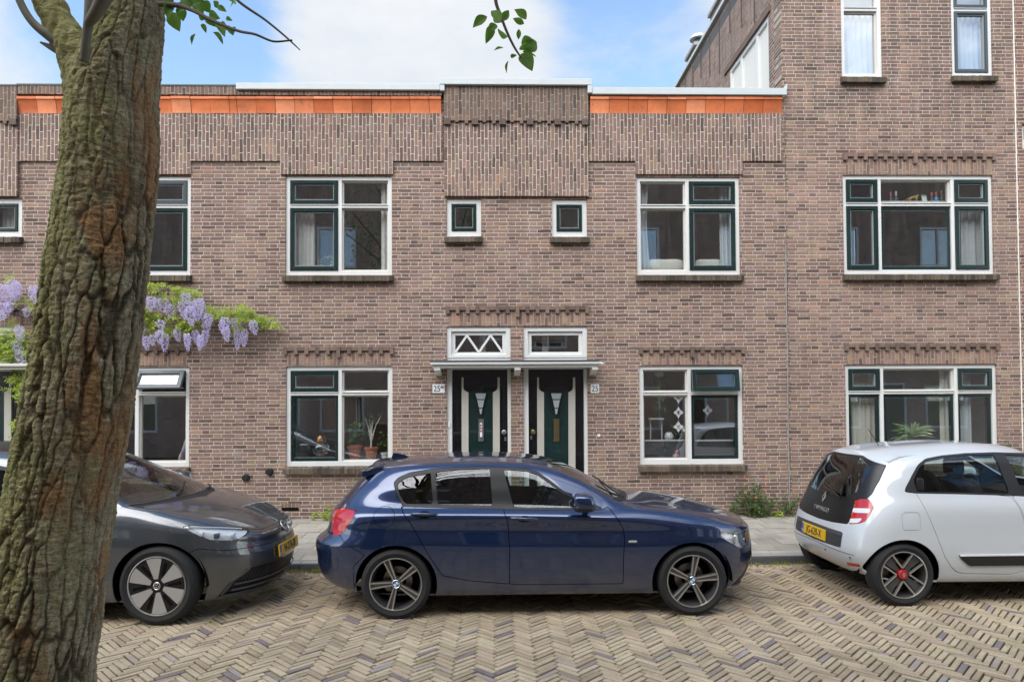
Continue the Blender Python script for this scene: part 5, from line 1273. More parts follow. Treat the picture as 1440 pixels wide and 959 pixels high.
    c.ribbon('lamp_wing', [(-.435, .705), (-.47, .66), (-.52, .615)], 'front', .014, M['greysash'])
    hd = [(2.80, .02), (2.70, -.4), (2.54, -.70), (2.58, -.775), (2.9, -.765), (3.15, -.70), (3.36, -.57), (3.50, -.35), (3.545, .02)]
    c.out('bonnet', c.cut(hd, 'top', .005), P, join=True)
    ws = [(1.50, .02), (1.47, -.3), (1.40, -.575), (1.72, -.65), (2.05, -.715), (2.42, -.765), (2.52, -.60), (2.62, -.3), (2.66, .02)]
    c.out('windscreen', c.cut(ws, 'top', .004).offset(-.004), M['cglass'], join=True, rim=0)
    cw = [(2.67, .02), (2.63, -.3), (2.53, -.60), (2.44, -.765), (2.53, -.765), (2.56, -.70), (2.69, -.4), (2.79, .02)]
    c.out('cowl', c.cut(cw, 'top', .003).offset(-.006), M['dark'], join=True)
    rf = [(1.42, .02), (1.40, -.3), (1.33, -.55), (.9, -.56), (.1, -.55), (-.3, -.52), (-.45, .02)]; c.out('roof', c.cut(rf, 'top', .004), M['alloy_black'], join=True)
    fb = [(3.02, .62), (3.1, .66), (3.3, .62), (3.9, .60), (3.9, .0), (3.12, .0), (3.14, .34), (3.08, .52)]; c.out('front_bumper', c.cut(fb, 'side', .005, facing=False), P, join=True)
    rw = [(.02, 1.08), (-.55, 1.10), (-.48, 1.36), (.02, 1.39)]; c.out('rear_window', c.cut(rw, 'rear', .004).offset(-.004), M['privacy'], join=True, rim=0)
    tl = [(-.42, .88), (-.86, .92), (-.86, 1.02), (-.45, 1.0)]; c.out('tail_light', c.cut(tl, 'rear', .003), M['red_lens'])
    c.out('body', c.body, P, join=True)
    c.ribbon('roof_strip', [(2.40, 1.028), (2.12, 1.137), (1.76, 1.28), (1.38, 1.40), (.95, 1.458), (.4, 1.445), (0, 1.37)], 'side', .014, M['wheel_silver'])
    p, n = c.on(0, .712, 'front', 0); ex = Vector((n.x, 0, n.z)).normalized(); e1 = Vector((0, 1, 0)); e2 = ex.cross(e1); p = p+ex*.004
    f = lambda a, b, h: p+e1*a+e2*b+ex*(.012-h)
    MB().lathe([(.001, .006), (.060, .007), (.066, .016)], f, 32).build('emblem_plate', M['ink'], c.root, smooth=30, world=False)
    em = MB().lathe([(.054, .006), (.057, .001), (.064, .001), (.068, .007)], f, 36)
    for (ax, ay), (bx, by) in (((-.032, .043), (0, .008)), ((0, .008), (.032, .043)), ((-.05, .014), (-.022, -.043)), ((-.022, -.043), (0, -.008)), ((0, -.008), (.022, -.043)), ((.022, -.043), (.05, .014))):
        dx, dy = bx-ax, by-ay; L = math.hypot(dx, dy); nx, ny = -dy/L*.0062, dx/L*.0062
        em.add([f(ax-nx, ay-ny, .002), f(bx-nx, by-ny, .002), f(bx+nx, by+ny, .002), f(ax+nx, ay+ny, .002)], [(0, 1, 2, 3)])
    em.build('emblem', M['wheel_silver'], c.root, world=False)
    h = c.hit(402, 768); pz = c.on(0, h.z, 'front', .012)[0]
    number_plate_car(c, Vector((pz.x, 0, pz.z)), 0, R(-6), 'N-276-JB')
    for (xa, ya, za), (xb, yb, zb) in (((2.62, -.25, 1.06), (2.42, .30, 1.13)), ((2.66, .35, 1.05), (2.50, .66, 1.06))): MB().tube([(xa, ya, za), ((xa+xb)/2+.02, (ya+yb)/2, (za+zb)/2+.005), (xb, yb, zb)], .010, 6).build('wiper', M['dark'], c.root, world=False)
    mirror_unit(c, (2.02, -1.02, 1.10), P, (.09, .11, .075))
    for d_, a_ in ((D1, 1.0), (D2, .05)): handle(c, a_, a_+.2, .93, d_, P)
    for xw, ag in ((0, 12), (2.77, 97)):
        for sg in (-1, 1): wheel(c, xw, .347, .347, .262, .890, .215, 'vw', ag, sg)
    wells(c, (0, 2.77), .345, .41, .82, .52)
    c.liner([(g_, 'side') for g_ in gl]+[(ws, 'top'), (hl, 'fq'), (rw, 'rear')]+[([(xw+.40*math.cos(2*math.pi*k/48), .345+.39*math.sin(2*math.pi*k/48)) for k in range(48)], 'side') for xw in (0, 2.77)], M['void'])
    cabin(c, -.2, 2.3, .22, .72, 2.0, .98); seats(c, 1.15, .2, .55)
    return c
GREY = grey_car()
# ------------------------------------------------------------------ small white hatchback on the right
z4 = lambda *p: [(1060+x/3.4263, 600+y/3.4263) for x, y in p]
z7 = lambda *p: [(1240+x/3.835, 600+y/3.835) for x, y in p]
def white_car():
    Ys = -4.17; ra = at_Y(1273.5, 812, Ys)
    A, Fz = .42, 2.1
    R_ = lambda z, y, xr, xf, n=3.0: row(z, y, xr-.035, xf, xr+.60, Fz, n+.9, 2.8)
    rows = [
        R_([(-.3, .26), (0, .22), (2.49, .20), (2.8, .2)], [(0, .66)], -.28, 2.80),
        R_([(-.4, .285), (0, .225), (2.49, .215), (2.95, .2)], [(0, .765)], -.36, 2.95),
        R_([(-.4, .37), (0, .36), (2.49, .35), (3.0, .32)], [(0, .805)], -.43, 3.03),
        R_([(-.4, .445), (0, .50), (2.49, .48), (3.0, .45)], [(0, .822), (1.0, .812), (2.49, .82)], -.45, 3.06),
        R_([(-.4, .60), (0, .66), (2.49, .64), (3.0, .58)], [(0, .823), (1.0, .812), (2.49, .822)], -.435, 3.05),
        R_([(-.38, .715), (0, .80), (2.3, .80), (3.0, .68)], [(0, .815), (1.0, .812)], -.405, 3.03),
        R_([(-.33, .90), (0, .93), (1.2, .93), (2.3, .92), (2.95, .76)], [(-.2, .78), (0, .795), (1.0, .80)], -.335, 2.99),
        R_([(-.3, 1.03), (0, 1.035), (1.2, 1.03), (2.0, 1.02), (2.5, .94), (2.93, .80)], [(-.2, .735), (0, .752), (1.0, .765), (2.5, .74)], -.285, 2.95),
        R_([(-.2, 1.20), (0, 1.21), (1.2, 1.215), (1.7, 1.14), (2.1, 1.03), (2.5, .96), (2.93, .805)], [(-.1, .675), (0, .690), (1.0, .705), (2.1, .73), (2.5, .66)], -.21, 2.94),
        R_([(-.08, 1.345), (.1, 1.375), (.4, 1.402), (.9, 1.415), (1.3, 1.38), (1.7, 1.22), (2.1, 1.04), (2.5, .975), (2.93, .81)], [(-.05, .585), (.2, .60), (1.0, .615), (1.6, .64), (2.1, .70), (2.5, .5)], -.12, 2.93, 3.4),
        R_([(-.05, 1.40), (.1, 1.432), (.4, 1.462), (.9, 1.483), (1.35, 1.45), (1.8, 1.25), (2.2, 1.05), (2.5, .985), (2.93, .812)], [(0, .43), (1.0, .46), (2.5, .3)], -.07, 2.93, 4),
        R_([(-.05, 1.425), (.1, 1.452), (.4, 1.482), (.9, 1.505), (1.4, 1.475), (1.85, 1.26), (2.25, 1.06), (2.5, .99), (2.93, .813)], [(0, 0)], -.06, 2.93, 4)]
    c = Car('parked_car', (ra.x, Ys+.823, 0), 'small white hatchback with black glass tailgate, parked on the right', rows, .823)
    P = M['wpaint']
    for xw in (0, 2.492): c.cut([(xw+.345*math.cos(2*math.pi*k/48), .30+.333*math.sin(2*math.pi*k/48)) for k in range(48)], 'side', 0, thr=-.55)
    dlo = c.poly(z7((125, 352), (128, 330), (160, 268), (195, 205), (235, 172), (320, 155), (450, 142), (600, 137), (760, 139)), 'side')
    dlo += [(1.45, 1.345), (1.70, 1.225), (1.93, 1.10), (2.0, 1.045)]; dlo += [c.poly(z7((762, 374)), 'side')[0]]+c.poly(z7((695, 370), (400, 362), (180, 358)), 'side')
    trim = c.cut(dlo, 'side', .004)
    g1 = c.poly(z7((172, 285), (205, 215), (240, 188), (330, 168), (450, 154), (600, 150), (690, 358), (420, 352), (190, 350)), 'side')
    g2 = c.poly(z7((662, 152), (764, 155)), 'side')+[(1.40, 1.335), (1.62, 1.24), (1.80, 1.14), (1.84, 1.06)]+c.poly(z7((758, 362)), 'side')
    for g_ in (g1, g2):
        i, trim = c.cut(g_, 'side', .002, src=trim); c.out('side_window', i.offset(-.006), M['cglass'], rim=0)
    c.out('window_trim', trim, M['dark'], rim=.012)
    rd = c.poly(z7((172, 335), (400, 342), (690, 350), (698, 376), (720, 405), (745, 440), (767, 505)), 'side')
    rd.pop(2); rd += [(rd[-1][0]+.02, .6), (rd[-1][0]+.02, .335)]+c.poly(z7((700, 794), (440, 790), (405, 782), (375, 755), (340, 700), (290, 570), (240, 455), (212, 402), (190, 366)), 'side')
    D2 = c.out('rear_door', c.cut(rd, 'side', .006), P)
    x1 = rd[5][0]+.012; D1 = c.out('front_door', c.cut([(rd[2][0]+.012, 1.03), (rd[4][0]+.012, .90), (x1+.005, .78), (x1+.02, .335), (2.02, .335), (2.06, .7), (1.98, 1.01)], 'side', .006), P)
    tl = c.poly(z4((490, 352), (520, 346), (552, 348), (568, 370), (576, 392), (560, 425), (535, 458), (505, 466), (458, 468), (470, 420), (480, 390)), 'rq'); T_ = c.cut(tl, 'rq', .003)
    lamp = c.out('tail_light', T_, M['red_lens'])
    for (q0, q1, q2, q3) in (((480, 391), (566, 393), (555, 416), (474, 412)), ((463, 442), (528, 440), (505, 462), (459, 464))):
        pl = c.poly(z4(q0, q1, q2, q3), 'rq'); pc, _ = c.cut(pl, 'rq', 0, src=T_)
        for o, sg in zip(lamp, (1, -1)):
            pp = pc.offset(.002); m = MB(); m.v = [(v.x, v.y*sg, v.z) for v in pp.V]; m.f = pp.F if sg == 1 else [tuple(reversed(f)) for f in pp.F]; m.build('lamp_band', M['white_lens'], o, smooth=60)
    # black glass tailgate (both halves), grille strip, bumper
    cr = lambda pts: [(h.y, h.z) for h in (c.hit(*p) for p in z4(*pts))]
    a = cr([(640, 185), (568, 325), (452, 468)])
    tg = [(.02, 1.38), (-.30, 1.385), a[0], ((a[0][0]+a[1][0])/2-.012, (a[0][1]+a[1][1])/2), a[1], (a[1][0]+.03, a[1][1]-.10), a[2], (-.3, a[2][1]-.02), (.02, a[2][1]-.03)]
    gl, _ = None, None
    glp = [(.02, 1.365), (-.30, 1.365), (a[0][0]+.07, a[0][1]-.03), (a[1][0]+.12, a[1][1]+.02), (-.40, .985), (-.2, .965), (.02, .96)]
    TG = c.cut(tg, 'rear', .004); gw, TG = c.cut(glp, 'rear', .002, src=TG)
    Tg = c.out('tailgate', TG, M['alloy_black'], join=True)[0]; tag(Tg, 'black glass tailgate')
    c.out('rear_window', gw.offset(-.002), M['privacy'], join=True, rim=0)
    b = cr([(428, 515), (426, 585)])
    gs = c.cut([(.02, .648), (b[0][0]+.02, .648), (b[0][0], .64), (b[0][0]-.004, .50), (.02, .485)], 'rear', .003)
    Gs = c.out('grille_strip', gs.offset(-.006), M['grey_plastic'], join=True)[0]
    for zz in (.51, .535, .56, .585, .61): c.ribbon('slat', [(b[0][0]+.02, zz), (-.27, zz)], 'rear', .012, M['alloy_dark'], off=.002)
    c.ribbon('bumper_groove', [(-.66, .455), (-.5, .462), (-.2, .468), (0, .47)], 'rear', .007, M['grey_plastic'], h=.001)
    rl = c.poly(z4((445, 651), (512, 662), (512, 676), (452, 668)), 'rq'); c.out('reflector', c.cut(rl, 'rq', .002), M['red_lens'])
    for u in (-.62, -.25): p, n = c.on(u, .455-.05*0, 'rear', .001); MB().lathe([(.001, -.001), (.010, 0), (.011, .004)], lambda a_, b_, h: (p.x-.002+h, p.y+a_, p.z-.03+b_), 14).build('parking_sensor', M['grey_plastic'], c.root, world=False)
    rb = [(-.9, .48), (-.30, .48), (-.22, .60), (-.02, .645), (-.30, .5), (-.33, .30), (-.33, .0), (-.9, .0)]
    ff = c.poly(z7((160, 510)), 'side')[0]; FF = [(ff[0]+.083*sgx, ff[1]+.08*sgz) for sgx, sgz in ((-1, -1), (1, -1), (1, 1), (-1, 1))]
    c.out('fuel_flap', c.cut(chaikin(chaikin([(ff[0]+.086*u, ff[1]+.082*v) for u, v in ((-1, -.85), (-.85, -1), (.85, -1), (1, -.85), (1, .85), (.85, 1), (-.85, 1), (-1, .85))])), 'side', .004), P, both=False)
    ws = [(1.50, .02), (1.46, -.3), (1.40, -.52), (1.62, -.57), (2.06, -.65), (2.15, -.4), (2.20, .02)]; c.out('windscreen', c.cut(ws, 'top', .004).offset(-.004), M['cglass'], join=True, rim=0)
    hd = [(2.28, .02), (2.24, -.4), (2.16, -.66), (2.6, -.62), (2.85, -.45), (2.90, .02)]; c.out('bonnet', c.cut(hd, 'top', .005), P, join=True)
    hl = [(-.45, .62), (-.74, .66), (-.72, .82), (-.48, .78)]; c.out('headlight', c.cut(hl, 'front', .003), M['lamp_silver'])
    c.out('body', c.body, P, join=True)
    # spoiler lip over the tailgate
    sp = MB(); rws = []
    for y in [i/14*1.16-.58 for i in range(15)]:
        k = 1-(abs(y)/.62)**3.5; xt = -.085+.10*(1-k); dz = -.05*(1-k)
        rws.append([(xt+.03, y, 1.352+dz), (xt+.004, y, 1.368+dz), (xt+.006, y, 1.385+dz), (.10, y, 1.438+dz*1.1), (.28, y, 1.468+dz*1.5), (.26, y, 1.40+dz), (.05, y, 1.37+dz), (xt+.03, y, 1.352+dz)])
    sp.grid(rws); sp.add(rws[0], [tuple(range(7))]); sp.add(rws[-1], [tuple(range(7))]); sp.build('spoiler', P, c.root, smooth=50, world=False)
    an = c.L(at_Y(1233, 629.5, c.loc.y+.05)); MB().tube([(an.x+.05, .02, an.z-.02), (an.x+.02, .02, an.z+.0)], [.03, .014], 10).build('antenna_base', M['dark'], c.root, world=False)
    MB().tube([(an.x+.02, .02, an.z), (an.x-.11, .02, an.z+.21)], [.005, .003], 6).build('antenna', M['dark'], c.root, world=False)
    # lettering, emblem, wiper
    h = c.hit(*z4((333, 402))[0]); p, n = c.on(h.y, h.z, 'rear', .003)
    def rearM(p, n):
        zx = Vector((-n.x*0, 0, 0)); X = Vector((0, -1, 0)); X = (X-n*X.dot(n)).normalized(); Y = n.cross(X); return Matrix(((X.x, Y.x, n.x, p.x), (X.y, Y.y, n.y, p.y), (X.z, Y.z, n.z, p.z), (0, 0, 0, 1)))
    p0, n0 = c.on(0, h.z+.012, 'rear', .003); text_mesh('TWINGO', .064, M['wheel_silver'], 'lettering', Tg, .002, rearM(p0+Vector((0, -.02, 0)), n0), spacing=1.35)
    h = c.hit(*z4((345, 348))[0]); p0, n0 = c.on(0, h.z+.02, 'rear', .003); Mx = rearM(p0, n0); em = MB(); o = [(0, .060), (-.036, 0), (0, -.060), (.036, 0)]; i_ = [(0, .030), (-.016, 0), (0, -.030), (.016, 0)]
    em.add([Mx @ Vector((u, v, .006)) for u, v in o]+[Mx @ Vector((u, v, .010)) for u, v in i_]+[Mx @ Vector((u, v, 0)) for u, v in o], [(k, (k+1) % 4, 4+(k+1) % 4, 4+k) for k in range(4)]+[(k, 8+k, 8+(k+1) % 4, (k+1) % 4) for k in range(4)]); em.build('emblem', M['wheel_silver'], Tg)
    w0, _ = c.on(-.001, 1.0, 'rear', .03); w1, _ = c.on(-.34, .955, 'rear', .03); MB().tube([w0, w0.lerp(w1, .5)+Vector((0, 0, .015)), w1], [.022, .016, .008], 8).build('rear_wiper', M['dark'], c.root, world=False)
    h = c.hit(*z4((330, 512))[0]); pz, n = c.on(0, .565, 'rear', .016)
    number_plate_car(c, Vector((pz.x, 0, pz.z)), math.pi, R(-5), 'JG-620-X')
    # side moulding
    s0 = c.poly(z7((412, 690), (470, 748)), 'side'); zt, zb = s0[0][1], s0[1][1]
    mm = c.cut([(s0[0][0], zt), (s0[0][0]+.03, zb+.06), (s0[1][0], zb), (1.9, zb), (1.95, zt)], 'side', 0, src=c.sf.mesh)[0]
    c.out('side_moulding', mm.offset(.012), M['dark'], rim=.02); c.ribbon('moulding_strip', [(s0[0][0]+.01, zt-.006), (1.94, zt-.006)], 'side', .014, M['white_lens'], h=.016)
    hx_, hz_ = c.poly(z7((205, 310)), 'side')[0]; hp, hn = c.on(hx_, hz_, 'side', .002)
    for k, dr in enumerate(D2): superell((hx_, hp.y*(1 if k == 0 else -1), hz_), (.035, .012, .06), .5).build('handle', M['dark'], dr, smooth=50)
    handle(c, rd[2][0]+.12, rd[2][0]+.30, .90, D1, P); mirror_unit(c, (1.82, -.93, 1.08), P, (.08, .10, .07))
    for xw, ag in ((0, 2), (2.492, 30)):
        for sg in (-1, 1): wheel(c, xw, .297, .297, .222, .806, .20, 'twingo', ag, sg)
    wells(c, (0, 2.492), .30, .352, .66, .45)
    c.liner([(g1, 'side'), (g2, 'side'), (ws, 'top'), (glp, 'rear')]+[([(xw+.36*math.cos(2*math.pi*k/48), .30+.345*math.sin(2*math.pi*k/48)) for k in range(48)], 'side') for xw in (0, 2.492)], M['void'])
    cabin(c, -.1, 2.1, .25, .64, 1.75, .98, .34); seats(c, 1.05, .32, .55, .33)
    return c
WHITE = white_car()
# ------------------------------------------------------------------ tree, wisteria, weeds
from mathutils import noise as nz
def leaf(mb, p, d, up, L, W, fold=.25, curl=.15):
    d = d.normalized(); s_ = d.cross(up); s_ = s_.normalized() if s_.length > 1e-4 else d.orthogonal().normalized(); u = s_.cross(d)
    P = lambda a, b, c: p+d*(a*L)+s_*(b*W)+u*(c*L)
    v = [P(0, 0, 0), P(.28, -.42, fold*.25), P(.28, 0, -.02), P(.28, .42, fold*.25), P(.62, -.46, fold*.25-curl*.3), P(.62, 0, -.03-curl*.3), P(.62, .46, fold*.25-curl*.3), P(1, 0, -curl)]
    mb.add(v, [(0, 2, 1), (0, 3, 2), (1, 2, 5, 4), (2, 3, 6, 5), (4, 5, 7), (5, 6, 7)])
def fine_leaf(mb, p, d, up, L, W, fold=.25, curl=.15):
    d = d.normalized(); s_ = d.cross(up); s_ = s_.normalized() if s_.length > 1e-4 else d.orthogonal().normalized(); u = s_.cross(d); rows = []
    for t, w in ((0, .02), (.08, .22), (.2, .40), (.36, .5), (.54, .47), (.72, .34), (.86, .19), (.95, .07), (1, .005)):
        z = -curl*t*t; wv = .02*math.sin(t*9); rows.append([p+d*(t*L)+s_*(-w*W)+u*((fold*w+z+wv)*L), p+d*(t*L)+s_*(-w*W*.5)+u*((fold*w*.4+z)*L), p+d*(t*L)+u*(z*L), p+d*(t*L)+s_*(w*W*.5)+u*((fold*w*.4+z)*L), p+d*(t*L)+s_*(w*W)+u*((fold*w+z-wv)*L)])
    mb.grid(rows)
def rv(r, k=1): return Vector((r.gauss(0, k), r.gauss(0, k), r.gauss(0, k)))
def street_tree():
    D = 2.45; prof = [(-150, 200, 38), (-60, 194, 39), (0, 187, 41), (40, 180, 45), (70, 172, 50), (110, 163, 55), (160, 157, 58), (200, 156, 60), (300, 147, 60), (400, 136, 62), (500, 122, 65), (600, 108, 66), (700, 90, 66), (800, 74, 68), (900, 56, 74), (959, 42, 79), (1080, 28, 98), (1200, 25, 128), (1300, 15, 165)]
    pts = [(at_D(x, y, D), r/960*D) for y, x, r in prof]; base = at_Z(15, 1300, 0); base = Vector((pts[-1][0].x, pts[-1][0].y, 0))
    e = empty('street_tree', tuple(base), 'big street tree with mossy cracked bark in the left foreground', 'tree')
    zs = sorted((p.z, p.x, p.y, r) for p, r in pts); fx = pchip([(z, x) for z, x, y, r in zs]); fy = pchip([(z, y) for z, x, y, r in zs]); fr = pchip([(z, r) for z, x, y, r in zs])
    n, m = 300, 620; z0, z1 = 0.0, zs[-1][0]; rows = []; crack = []
    for i in range(m+1):
        z = z0+(z1-z0)*i/m; cx, cy, r0 = fx(z), fy(z), fr(z); row_ = []
        for k in range(n):
            a = 2*math.pi*k/n; u = Vector((math.cos(a), math.sin(a), 0)); q = u*r0*1.0
            w = nz.noise_vector(Vector((q.x*6, q.y*6, z*2.6)))*.42+nz.noise_vector(Vector((q.x*34, q.y*34, z*15)))*.17
            dd = nz.voronoi(Vector((q.x*23, q.y*23, z*3.6))+w)[0]; f = dd[1]-dd[0]
            d2 = nz.voronoi(Vector((q.x*52, q.y*52, z*15))+w*1.5)[0]; f2 = d2[1]-d2[0]
            big = nz.fractal(Vector((q.x*6, q.y*6, z*2.2)), 1.0, 2.0, 3); fine = nz.fractal(Vector((q.x*30, q.y*30, z*90)), .5, 2.1, 4); fine2 = nz.fractal(Vector((q.x*110, q.y*110, z*60)), .5, 2.1, 3)
            mod = min(1.25, .45+1.3*max(0, nz.noise(Vector((q.x*5, q.y*5, z*1.3+7)))+.25))
            pl = min(1, f*6.5); pl2 = min(1, f2*5.5); step = 0
            disp = mod*.0125*pl+.0042*pl2*pl*mod+.0085*big+.0032*fine+.0026*fine2-.006
            flare = 1+.18*max(0, .5-z)*math.cos(a*5+1)
            row_.append(Vector((cx, cy, z))+u*(r0*flare+disp)); crack.append(min(1, max(0, 1-f*6.2)*1.25*mod+max(0, 1-f2*6)*.45*mod))
        rows.append(row_)
    mb = MB(); mb.v = [tuple(p) for rw in rows for p in rw]; mb.f = [(i*n+k, i*n+(k+1) % n, (i+1)*n+(k+1) % n, (i+1)*n+k) for i in range(m) for k in range(n)]
    mb.v = [(x-base.x, y-base.y, z) for x, y, z in mb.v]
    T = mb.build('trunk', M['bark'], e, smooth=180, world=False)
    at = T.data.attributes.new('crack', 'FLOAT', 'POINT'); at.data.foreach_set('value', crack)
    def limb(pxs, mat, name='branch', nn=14, D0=None, rough=.0, par=None):
        P = [at_D(x, y, d) for x, y, r, d in pxs]; Rr = [r/960*d for x, y, r, d in pxs]
        t = list(range(len(P))); fs = [pchip([(i, p[k]) for i, p in enumerate(P)]) for k in range(3)]; fR = pchip(list(enumerate(Rr))); N = (len(P)-1)*(26 if rough else 10)
        path = [Vector([f(i*(len(P)-1)/N) for f in fs]) for i in range(N+1)]; rad = [fR(i*(len(P)-1)/N) for i in range(N+1)]
        b = MB().tube(path, rad, nn if not rough else 64)
        if rough:
            for q in range(len(b.v)):
                v = Vector(b.v[q]); i = q//64; c = path[min(i, N)]; d = v-c
                dd = nz.voronoi(Vector((v.x*24, v.y*24, v.z*7)))[0]; k = 1+(min(1, (dd[1]-dd[0])*2.4)*.13+nz.fractal(v*26, 1, 2, 4)*.10-.08)*rough; b.v[q] = tuple(c+d*k)
        b.v = [(x-base.x, y-base.y, z) for x, y, z in b.v]
        o = b.build(name, mat, par or e, smooth=180, world=False)
        if rough: a_ = o.data.attributes.new('crack', 'FLOAT', 'POINT'); a_.data.foreach_set('value', [.15]*len(o.data.vertices))
        return o
    limb([(160, 215, 40, 2.44), (138, 135, 38, 2.43), (112, 80, 29, 2.42), (86, 38, 22, 2.42), (66, 0, 20, 2.42), (36, -70, 19, 2.5), (-20, -220, 17, 2.8)], M['bark'], rough=1)
    limb([(100, 72, 9, 2.40), (68, 50, 7, 2.38), (46, 32, 5.5, 2.37), (27, 0, 5, 2.36), (10, -60, 4.5, 2.35)], M['greybark'])
    limb([(118, 88, 6, 2.27), (122, 50, 6, 2.25), (126, 20, 7, 2.24), (128, -20, 7.5, 2.24), (132, -90, 7, 2.24)], M['greybark'])
    limb([(124, 34, 6, 2.24), (134, 20, 8, 2.22), (148, -5, 10, 2.2), (165, -60, 11, 2.2)], M['greybark'])
    limb([(98, 82, 6, 2.4), (78, 70, 5, 2.4), (57, 60, 1.5, 2.4)], M['greybark'], nn=8)
    limb([(197, -100, 40, 2.45), (205, -260, 38, 2.5), (230, -480, 44, 2.9), (260, -700, 34, 3.6)], M['bark'], rough=1)
    # twigs that hang into view, each with its leaves
    r = random.Random(11)
    def twig(pxs, leaves, seed):
        o = limb(pxs, M['twig'], 'twig', 7); b = MB(); rr = random.Random(seed)
        for (x, y, dx, dy, L, W) in leaves:
            d = pxs[0][3]+rr.uniform(-.04, .04); p = at_D(x, y, d); q = at_D(x+dx, y+dy, d+rr.uniform(-.02, .02)); fine_leaf(b, p, q-p, (-FW+rv(rr, .45)).normalized(), (q-p).length*1.0, (q-p).length*W, .3, .12)
            b2 = p
        b.v = [(x-base.x, y-base.y, z) for x, y, z in b.v]; b.build('leaves', M['tleaf'], o, smooth=60, world=False)
        return o
    twig([(694, -60, 3.2, 2.2), (697, 0, 2.6, 2.2), (704, 22, 2.2, 2.2), (714, 48, 1.9, 2.2), (724, 68, 1.6, 2.2), (733, 82, 1.2, 2.2)],
         [(685, 24, -21, 14, 1, .62), (704, 30, -13, -17, 1, .6), (706, 30, 10, -16, 1, .6), (706, 32, -13, -8, 1, .7), (698, 35, -12, 9, 1, .62), (692, 36, -8, 25, 1, .5), (714, 52, -16, -10, 1, .5), (740, 28, -16, -16, 1, .85), (737, 34, -16, -8, 1, .5), (729, 56, 1, -16, 1, .4), (733, 62, 18, -6, 1, .75), (738, 70, 18, -12, 1, .85), (733, 76, 16, 22, 1, .75), (735, 74, 20, 4, 1, .7), (708, 68, -14, 2, 1, .35), (718, 80, 8, -2, 1, .5), (715, 86, -4, 18, 1, .3), (736, 82, 10, 14, 1, .8), (730, 70, 12, -10, 1, .6)], 3)
    twig([(224, 6, 4, 2.35), (250, 8, 3.5, 2.3), (268, 14, 2.8, 2.26), (300, 30, 2.4, 2.2), (335, 44, 2.0, 2.15), (362, 50, 1.7, 2.1), (388, 59, 1.4, 2.1), (411, 57, 1.2, 2.1)],
         [(246, 4, -12, 22, 1, .7), (240, 18, 12, 26, 1, .75), (262, 6, -14, 12, 1, .8), (272, 2, 14, 18, 1, .95), (285, 2, 10, 16, 1, .9), (288, 26, 18, 12, 1, .5), (306, 32, 10, 18, 1, .5), (322, 36, 4, 14, 1, .55), (306, 10, 12, 6, 1, .6), (300, 46, 14, 14, 1, .35), (275, 48, -7, 15, 1, .5), (318, 26, 8, 3, 1, .5), (312, 30, 6, 6, 1, .5), (330, 38, -3, 12, 1, .5), (320, 0, 12, 5, 1, .6), (230, 2, 16, -6, 1, .8), (258, -4, 10, 14, 1, .8), (252, 10, 6, 20, 1, .8), (278, 16, 12, 10, 1, .8), (294, 20, 14, 6, 1, .7), (240, 6, -8, 12, 1, .7), (268, -2, 18, 4, 1, .9), (300, 2, 8, 10, 1, .7), (316, 40, 12, 4, 1, .5), (284, 34, 6, 12, 1, .5)], 4)
    twig([(300, -40, 2.2, 2.2), (333, 0, 2.0, 2.2), (375, 30, 1.6, 2.2), (405, 55, 1.3, 2.2), (422, 71, .7, 2.2)], [(312, -14, 14, 8, 1, .6), (333, 1, -10, 8, 1, .4)], 5)
    # crown, well above the picture
    cb = MB(); rr = random.Random(21); cnt = 0
    limbs = MB()
    for q in range(11):
        a = 2*math.pi*q/11+rr.uniform(-.2, .2); p0 = Vector((base.x+.1, base.y, 4.2+rr.random())); p1 = p0+Vector((math.cos(a)*1.3, math.sin(a)*1.3, 1.2)); p2 = p1+Vector((math.cos(a)*1.3, math.sin(a)*1.3, .8+rr.random()))
        path = [p0, p0.lerp(p1, .5), p1, p2]
        if all(pix(p)[1] < -25 or (p-CAM).dot(FW) < .1 for p in path): limbs.tube(path, [.07, .055, .04, .012], 8)
        for s_ in range(9):
            c = p1.lerp(p2, rr.random())+rv(rr, .45)
            for k in range(18):
                p = c+rv(rr, .22); dpt = (p-CAM).dot(FW)
                if dpt > .05 and pix(p)[1] > -40: continue
                leaf(cb, p, rv(rr)+Vector((0, 0, -.5)), rv(rr)+Vector((0, 0, 1.2)), rr.uniform(.06, .10), .055, .25, .15); cnt += 1
    for mb_, nm, mt in ((limbs, 'limbs', M['twig']), (cb, 'crown', M['crown'])):
        mb_.v = [(x-base.x, y-base.y, z) for x, y, z in mb_.v]; mb_.build(nm, mt, e, smooth=60, world=False)
street_tree()
# fence board end behind the trunk
q = at_D(8, 745, 3.0); e = empty('wooden_fence', (q.x-.5, q.y, 0), 'end of a weathered wooden board fence at the left edge behind the trunk', 'fence')
MB().bbox(q.x-1.2, q.x+.06, q.y-.06, q.y+.10, q.z-.025, q.z+.02).build('top_rail', M['oldwood'], e, bevel=.004)
b = MB(); b.box(q.x-1.18, q.x+.035, q.y, q.y+.03, .0, q.z-.027); b.build('board', M['darkwood'], e)

